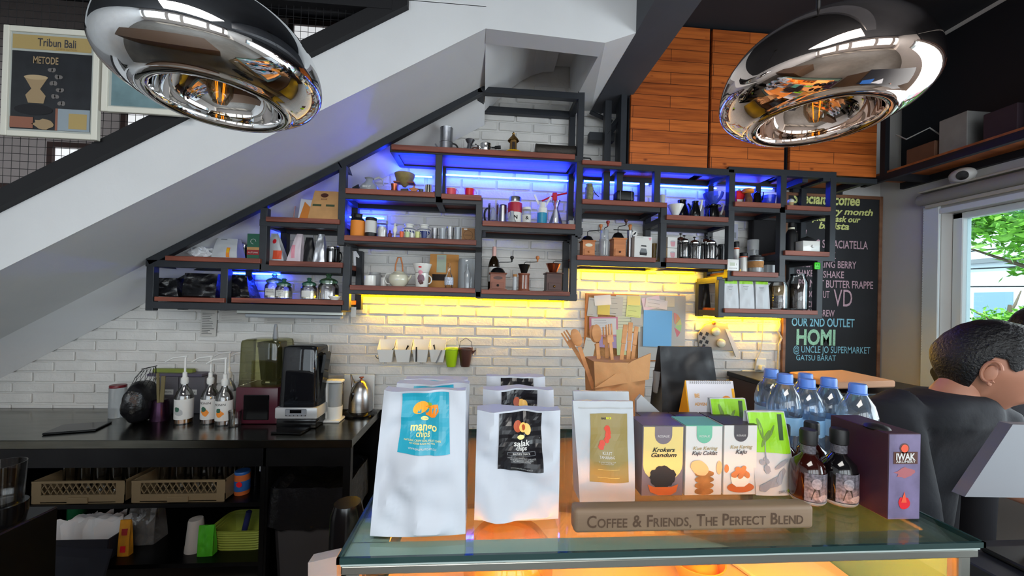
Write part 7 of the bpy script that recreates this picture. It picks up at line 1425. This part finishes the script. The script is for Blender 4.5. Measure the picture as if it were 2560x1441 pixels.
bld('long pale white building across the street', 14.5, 7.5, 2.5, 8, 2.9, 'E4E8EC', 5); bld('pink walled house behind the street tree', 11.6, 5.0, 1.6, 1.6, 2.1, 'E8A0B4', 1); bld('grey blue tall house farther left across street', 14.5, 14.2, 3, 3, 3.2, 'B8C4D0', 2)
for k in range(7):
    m = MB(); z = 2.0+.34*k; m.tube([(9.2, -6, z+.3), (9.0, 2, z-.1+.03*k), (9.3, 12, z+.25-.05*k)], .013, 5, cap=False); solo('power_line', 'black overhead power line outside the window, %s from the lowest' % ['first', 'second', 'third', 'fourth', 'fifth', 'sixth', 'seventh'][k], 'power line', m, BLACKP, group='overhead power lines outside the window')
t = solo('utility_pole', 'grey utility pole outside at the left of the window view', 'pole', MB().lathe([(0, 0), (.12, 0), (.09, 7), (0, 7)], 14), pm('concrete_grey', 'A0A2A4', .8), (9.7, 8.2, 0))
m = MB(); m.box((0, 0, .5), (.1, 9, 1.0)); solo('boundary_wall', 'low white boundary wall with painted letters outside', 'wall', m, pm('painted_white_wall', 'D8DCE0', .8), (7.4, 7.0, 0))
# ================================================================ people behind the case
SKIN = pm('warm_skin', 'B07A62', .5, var=(20, .06)); HAIR = pm('black_hair', '0E0E12', .42, bump=(160, .5)); SHIRT = pm('black_cotton_shirt', '17181F', .85, bump=(40, .15)); TROUS = pm('dark_trousers', '1A1B22', .85)
def skin_obj(name, verts, edges, rad, mat, parent, sub=2):
    me = bpy.data.meshes.new(name); me.from_pydata([Vector(v) for v in verts], edges, []); o = put(name, me, mat, parent)
    md = o.modifiers.new('skin', 'SKIN'); md.use_smooth_shade = True; md.branch_smoothing = .6
    sk = me.skin_vertices[0].data
    for i, r in enumerate(rad):
        r = r if isinstance(r, tuple) else (r, r); sk[i].radius = r; sk[i].use_root = (i == 0)
    s_ = o.modifiers.new('sub', 'SUBSURF'); s_.levels = s_.render_levels = sub
    dg = bpy.context.evaluated_depsgraph_get(); ev = bpy.data.meshes.new_from_object(o.evaluated_get(dg)); o.modifiers.clear(); o.data = ev
    ev.polygons.foreach_set('use_smooth', [True]*len(ev.polygons)); 
    if not ev.materials: ev.materials.append(mat)
    return o
def head_shape(u, v, grow=0):
    """u azimuth (0 = face, +x), v polar from crown; returns local point, z up"""
    d = Vector((math.sin(v)*math.cos(u), math.sin(v)*math.sin(u), math.cos(v))); a = abs(math.atan2(d.y, d.x)); fr = max(0, math.cos(a))**1.5 if d.x > 0 else 0
    x = d.x*(.098 if d.x > 0 else .102); y = d.y*.077; z = d.z*.118
    if z < 0: y *= 1-.38*(z/-.118)**1.3*(.4+.6*(1 if d.x > 0 else 0)); x = x*(1-.05*(-z/.118)) if d.x > 0 else x*(1-.42*(-z/.118))
    if d.x > 0:
        g = lambda cz, s_, cy=0, sy=.018: math.exp(-((z-cz)/s_)**2-((abs(d.y*.077)-cy)/sy)**2)
        x += .022*math.exp(-((z+.028)/.018)**2-(y/.013)**2)+.012*math.exp(-((z+.005)/.022)**2-(y/.009)**2)+.007*math.exp(-((z-.022)/.012)**2-(y/.05)**2)
        x -= .010*g(.0, .013, .032, .015); x += .008*math.exp(-((z+.066)/.012)**2-(y/.022)**2)+.010*math.exp(-((z+.105)/.016)**2-(y/.024)**2)
    p = Vector((x, y, z)); n = d.normalized(); return p+n*grow
def vox(name, mb, mat, parent, size=.008, smooth=6):
    """one continuous skin over the joined forms"""
    o = put(name, mb, mat, parent); md = o.modifiers.new('r', 'REMESH'); md.mode = 'VOXEL'; md.voxel_size = size; md.use_smooth_shade = True
    if smooth: sm = o.modifiers.new('s', 'SMOOTH'); sm.iterations = smooth; sm.factor = .5
    ev = bpy.data.meshes.new_from_object(o.evaluated_get(bpy.context.evaluated_depsgraph_get())); o.modifiers.clear(); o.data = ev
    if not ev.materials: ev.materials.append(mat)
    return o
def loft(m, rings, ax, n=28):
    """rings: (centre, half width along ax, half depth)"""
    ax = Vector((ax[0], ax[1], 0)).normalized(); g = []; 
    for c, hw, hd in rings:
        dp = Vector((-ax.y, ax.x, 0)); g.append([m.bm.verts.new(Vector(c)+ax*hw*math.copysign(abs(math.cos(2*PI*k/n))**.8, math.cos(2*PI*k/n))+dp*hd*math.copysign(abs(math.sin(2*PI*k/n))**.9, math.sin(2*PI*k/n))) for k in range(n)])
    for A, B in zip(g, g[1:]):
        for k in range(n): m.bm.faces.new((A[k], A[(k+1) % n], B[(k+1) % n], B[k]))
    m.bm.faces.new(g[0][::-1]); m.bm.faces.new(g[-1]); return m
def person(label, head, yaw, pitch, neck, chest, pelvis, shR, elR, wrR, shL, elL, wrL, scale=1, group=None, hb=0):
    V = Vector; base = V((pelvis[0], pelvis[1], 0)); t = thing('person', label, 'person', base); L = lambda p: V(p)-base
    P_, C_, N_ = L(pelvis), L(chest), L(neck); SR, ER, WR, SL, EL, WL = [L(v) for v in (shR, elR, wrR, shL, elL, wrL)]; ax = SL-SR; sm_ = (SR+SL)/2; sm_.z += .01
    def torso(m, g):
        loft(m, [(P_+V((0, 0, -.10)), .155+g, .11+g), (P_.lerp(C_, .45), .145+g, .10+g), (C_, .165+g, .112+g), (C_.lerp(sm_, .7), .17+g, .098+g), (sm_+V((0, 0, .022)), .135+g, .078+g), (N_.lerp(sm_, .5)+V((0, 0, .022)), .084+g, .070+g), (N_+V((-.006, .004, .008 if g > 0 else .0)), .056+g, .052+g)], ax); return m
    HR, HL = P_+V((-.09, 0, -.05)), P_+V((.09, 0, -.05)); FR, FL = V((HR.x, HR.y+.05, .05)), V((HL.x, HL.y+.05, .05)); KR, KL = (HR+FR)/2+V((0, -.03, 0)), (HL+FL)/2+V((0, -.03, 0))
    m = torso(MB(), -.014)
    m.tube([N_.lerp(C_, .25), N_, N_.lerp(L(head), .5), L(head)+V((0, 0, -.04))], [.044, .048, .050, .056], 18)
    for S_, E_, W_, sgn in ((SR, ER, WR, 1), (SL, EL, WL, -1)):
        m.tube([S_, S_.lerp(E_, .5), E_, E_.lerp(W_, .35), W_], [.050, .046, .038, .038, .026], 16)
        d = (W_-E_).normalized(); sd = d.cross(V((0, 0, 1))).normalized(); m.sphere(W_+d*.045, (.040, .036, .018), 14, 9, Matrix((d, sd, d.cross(sd))).transposed().to_4x4())
        for ln, off in ((.068, -.028), (.078, -.0095), (.073, .0095), (.058, .028)):
            b_ = W_+d*.075+sd*off; m.tube([b_, b_+d*ln*.42+V((0, 0, -.004)), b_+d*ln*.72+V((0, 0, -.018)), b_+d*ln*.86+V((0, 0, -.036))], [.0092, .0086, .008, .0065], 10)
        b_ = W_+d*.02-sd*.026*sgn; m.tube([b_, b_+d*.032-sd*.020*sgn+V((0, 0, -.006)), b_+d*.058-sd*.018*sgn+V((0, 0, -.016))], [.014, .011, .009], 10)
    for a_, b_, c_ in ((HR, KR, FR), (HL, KL, FL)): m.tube([a_, b_, c_], [.075, .052, .038], 14); m.sphere(c_+V((0, -.07, -.015)), (.042, .12, .032), 14, 8)
    vox('body', m, SKIN, t, .006, 3)
    m = torso(MB(), .008)
    m.tube([SR.lerp(sm_, .25), SR, SR.lerp(ER, .5), ER, ER.lerp(WR, .6), WR.lerp(ER, .1)], [.066, .066, .060, .056, .050, .046], 20); m.tube([SL.lerp(sm_, .25), SL, SL.lerp(EL, .5), SL.lerp(EL, .72)], [.066, .066, .062, .066], 20)
    m.warp(lambda v: v+Vector((.006*noise.noise(v*14), .006*noise.noise(v*14+Vector((7, 0, 0))), .004*noise.noise(v*12)))); vox('shirt', m, SHIRT, t, .007, 5)
    m = MB(); loft(m, [(P_+V((0, 0, -.13)), .15, .12), (P_+V((0, 0, .0)), .166, .122)], ax); [m.tube([a_, b_, c_], [.092, .075, .06], 16) for a_, b_, c_ in ((HR, KR, FR), (HL, KL, FL))]; vox('trousers', m, TROUS, t, .012, 3)
    R = Matrix.Translation(L(head)) @ RZ(yaw) @ RY(pitch)
    m = MB(); m.grid(lambda i, j: R @ head_shape(i*2*PI, .001+j*(PI-.002)), 56, 44, closed_u=True); face_ = put('head', m.done('head', 80), SKIN, t)
    def hl(u):      # polar angle the hair reaches, as a function of azimuth from the face
        a = abs(((u+PI) % (2*PI))-PI); ks = ((0, .95), (.55, .95), (1.05, 1.22), (1.22, 1.52), (1.36, 1.50), (1.45, 1.30), (1.72, 1.30), (1.86, 1.9), (2.0, 2.2), (3.2, 2.32))
        for (a0, v0), (a1, v1) in zip(ks, ks[1:]):
            if a <= a1: return v0+(v1-v0)*(a-a0)/(a1-a0)
        return 2.32
    def hf(i, j):
        u = i*2*PI; v = j*hl(u); p = head_shape(u, max(v, .001), .0); g_ = .013*(1-.75*(j**6))+hb; n = Vector((math.sin(v)*math.cos(u), math.sin(v)*math.sin(u), math.cos(v)))
        return R @ (p+n*(g_+.003*noise.noise(Vector((p.x*40, p.y*40, p.z*90)))))
    m = MB(); m.grid(hf, 64, 26, closed_u=True); put('hair', m.done('hair', 80), HAIR, t)
    for sg in (-1, 1):
        m = MB(); E = R @ Matrix.Translation((-.004, sg*.0775, -.012)) @ RZ(sg*.35)
        pts = []
        for k in range(15):
            a = -2.2+4.9*k/14; pts.append((-.016*math.cos(a)*(1.0)+.0, sg*(.010+.003*math.sin(a)), .003+.030*math.sin(a)*(1 if a > 0 else .85)))
        pts = [tuple(E @ Vector(p)) for p in pts]; m.tube(pts, [.004]*15, 8); m.sphere((0, 0, 0), 1, 12, 8)
        for v in m.bm.verts[-1:]: pass
        m2 = MB(); m2.tube(pts, .0042, 8); m2.sphere(tuple(E @ Vector((-.001, sg*.006, .0))), (.012, .004, .022), 14, 9, (RZ(yaw) @ RY(pitch))); m2.sphere(tuple(E @ Vector((.004, sg*.007, -.026))), (.006, .004, .007), 10, 7); m.bm.free(); put('ear', m2, SKIN, t)
        e_ = R @ Matrix.Translation((.086, sg*.030, .0)); m3 = MB(); m3.sphere(tuple(e_ @ Vector((-.006, 0, 0))), .011, 14, 9); put('eye', m3, pm('eye_white', 'D8D4CE', .3), t)
        m4 = MB(); m4.sphere(tuple(e_ @ Vector((.0035, 0, 0))), .0045, 10, 7); put('iris', m4, INK, t); m5 = MB(); m5.tube([tuple(R @ Vector((.101, sg*.014, .020))), tuple(R @ Vector((.099, sg*.03, .026))), tuple(R @ Vector((.086, sg*.048, .020)))], [.002, .003, .0015], 6); put('eyebrow', m5, HAIR, t)
    m = MB(); m.tube([tuple(R @ Vector((.085, -.020, -.064))), tuple(R @ Vector((.098, -.008, -.062))), tuple(R @ Vector((.099, .008, -.062))), tuple(R @ Vector((.085, .020, -.064)))], [.002, .005, .005, .002], 8); put('lips', m, pm('lip_skin', '9A5A50', .5), t)
    return t
person('person in black shirt leaning over the counter, head turned right', (1.398, .95, 1.395), -.80, .26, (1.340, .982, 1.312), (1.275, 1.04, 1.185), (1.28, 1.12, .90),
       (1.145, .985, 1.262), (1.115, .91, 1.06), (1.15, .90, .85), (1.455, .985, 1.245), (1.395, .93, 1.085), (1.60, .80, 1.04), hb=.002)
person('second person behind, only dark hair showing at the photo right edge', (2.14, 1.30, 1.455), .3, .2, (2.10, 1.36, 1.37), (2.10, 1.42, 1.22), (2.10, 1.55, .92),
       (1.93, 1.42, 1.30), (1.90, 1.30, 1.08), (2.02, 1.16, 1.06), (2.27, 1.42, 1.30), (2.32, 1.30, 1.08), (2.20, 1.14, 1.06))
# till counter, monitor and papers at the right
TC = thing('till_counter', 'dark till counter at the lower right beside the display case', 'counter', (1.72, .56, 0)); put('top', MB().box((0, 0, .975), (1.26, .56, .03), .003), pm('dark_counter_top', '22242C', .35), TC); put('body', MB().box((0, 0, .48), (1.22, .52, .96)), pm('brown_bar_front'), TC)
q = [P(px, py, y=yy_) for px, py, yy_ in ((2412, 1243, .70), (2532, 1062, .74), (2720, 1068, .74), (2760, 1248, .70))]; c = sum(q, Vector())/4
t = thing('till_monitor', 'grey back of a tilted till monitor in front of the leaning person', 'monitor', (c.x, .72, .991)); m = MB(); m.prism([p-Vector((c.x, .72, .991)) for p in q], (0, .022, 0)); put('screen_back', m, pm('grey_monitor_back', '5A5C64', .5), t); put('stand', MB().box((.06, .03, (c.z-.991)*.5-.01), (.05, .03, c.z-.991), .004), BLACKP, t); put('foot', MB().box((.06, .02, .006), (.18, .12, .012), .004), BLACKP, t)
solo('paper_sheet', 'white paper sheet lying on the till counter edge', 'paper', MB().box((0, 0, .001), (.20, .14, .002)), pm('plain_white_sheet', 'E4EAF4', .6), (1.37, .66, .9905), rz=-.5)
solo('blue_card', 'bright blue card beside the display case corner', 'card', MB().box((0, 0, .001), (.16, .10, .002)), pm('bright_blue_card', '1E6EC8', .5), (1.20, .60, .9905), rz=-.2)
# unseen block added left of the case, keeps low light off the under-counter shelves
BR = thing('shading_block', 'unseen dark block added left of the display case to shade the under-counter shelves', 'counter', (-1.35, .1, 0)); put('bar', MB().box((0, 0, .5), (2.2, .5, 1.0), .004), pm('brown_bar_front'), BR)
# ================================================================ framed posters on the mesh screen
def poster(label, x0, y0, x1, y1):
    a, b = P(x0, y0, y=1.655), P(x1, y1, y=1.655); W_, H_ = b.x-a.x, a.z-b.z; t = thing('framed_poster', label, 'poster', ((a.x+b.x)/2, 1.655, b.z), 0); m = MB(); f = .022
    for s_ in (-1, 1): m.box((s_*(W_/2-f/2), 0, H_/2), (f, .018, H_), .002)
    m.box((0, 0, f/2), (W_-2*f, .016, f), .002); m.box((0, 0, H_-f/2), (W_-2*f, .016, f), .002); put('frame', m, pm('cream_white_frame', 'D8D6CA', .5), t); put('mount', MB().box((0, .002, H_/2), (W_-.03, .006, H_-.03)), pm('pale_grey_mount', 'A8ADA8', .6), t); return t, W_, H_
t, W_, H_ = poster('white framed newspaper poster with dark coffee photo, far left', 15, 64, 246, 352); y = -.0015
decal(t, 'header', rect(-W_*.42, H_*.80, W_*.40, H_*.93), pm('ochre_header', 'A8925E', .6), y); lettering(t, 'Tribun Bali', W_*.04, H_*.865, pm('dark_grey_print', '3A3A40', .6), y, width=W_*.40, size=.045, bold=.015); lettering(t, 'COFFEE EDITION', W_*.14, H_*.815, pm('ochre_dark', '8A6A34', .6), y, width=W_*.22)
decal(t, 'photo', rect(-W_*.42, H_*.07, W_*.41, H_*.78), pm('dark_photo_print', '26282C', .4, var=(18, .3)), y); TP = pm('sepia_print', '9A8464', .6)
lettering(t, 'METODE', -W_*.07, H_*.70, TP, y, width=W_*.26, size=.04, bold=.02, eps=.0014)
decal(t, 'picture', [(-W_*.29, H_*.55), (-W_*.04, H_*.55), (-W_*.12, H_*.44), (-W_*.06, H_*.38), (-W_*.08, H_*.31), (-W_*.24, H_*.31), (-W_*.27, H_*.38), (-W_*.21, H_*.44)], TP, y, .0010); decal(t, 'picture', blob(-W_*.165, H_*.545, W_*.125, H_*.022), pm('sepia_light', 'B09A78', .6), y, .0014); decal(t, 'picture', blob(-W_*.18, H_*.25, W_*.2, H_*.05), INK, y, .0016)
decal(t, 'picture', rect(-W_*.42, H_*.08, -W_*.18, H_*.18), pm('reddish_print', '8A5A48', .6), y, .0018); decal(t, 'picture', blob(-W_*.08, H_*.12, W_*.1, H_*.045, 16, 0, .2), TP, y, .0018)
for k in range(12): decal(t, 'beans', blob(W_*(-.02+.035*(k % 4)+.02*(k//4)), H_*(.62-.10*(k//2)*.6), W_*.028, H_*.018, 10, k), pm('bean_print', '6A6664', .6), y, .0013)
decal(t, 'text_block', rect(W_*.06, H_*.07, W_*.41, H_*.27), pm('pale_blue_grey_print', '8C98A0', .6), y, .0018); decal(t, 'text_block', rect(W_*.19, H_*.09, W_*.38, H_*.23), pm('ochre_header'), y, .0022); decal(t, 'text_block', rect(W_*.05, H_*.07, W_*.075, H_*.27), pm('reddish_print'), y, .0022)
t, W_, H_ = poster('second white framed poster half hidden behind the chrome pendant', 262, 110, 470, 292); decal(t, 'photo', rect(-W_*.40, H_*.1, W_*.40, H_*.88), pm('dull_teal_print', '6E8A90', .6, var=(10, .3)), -.0015)
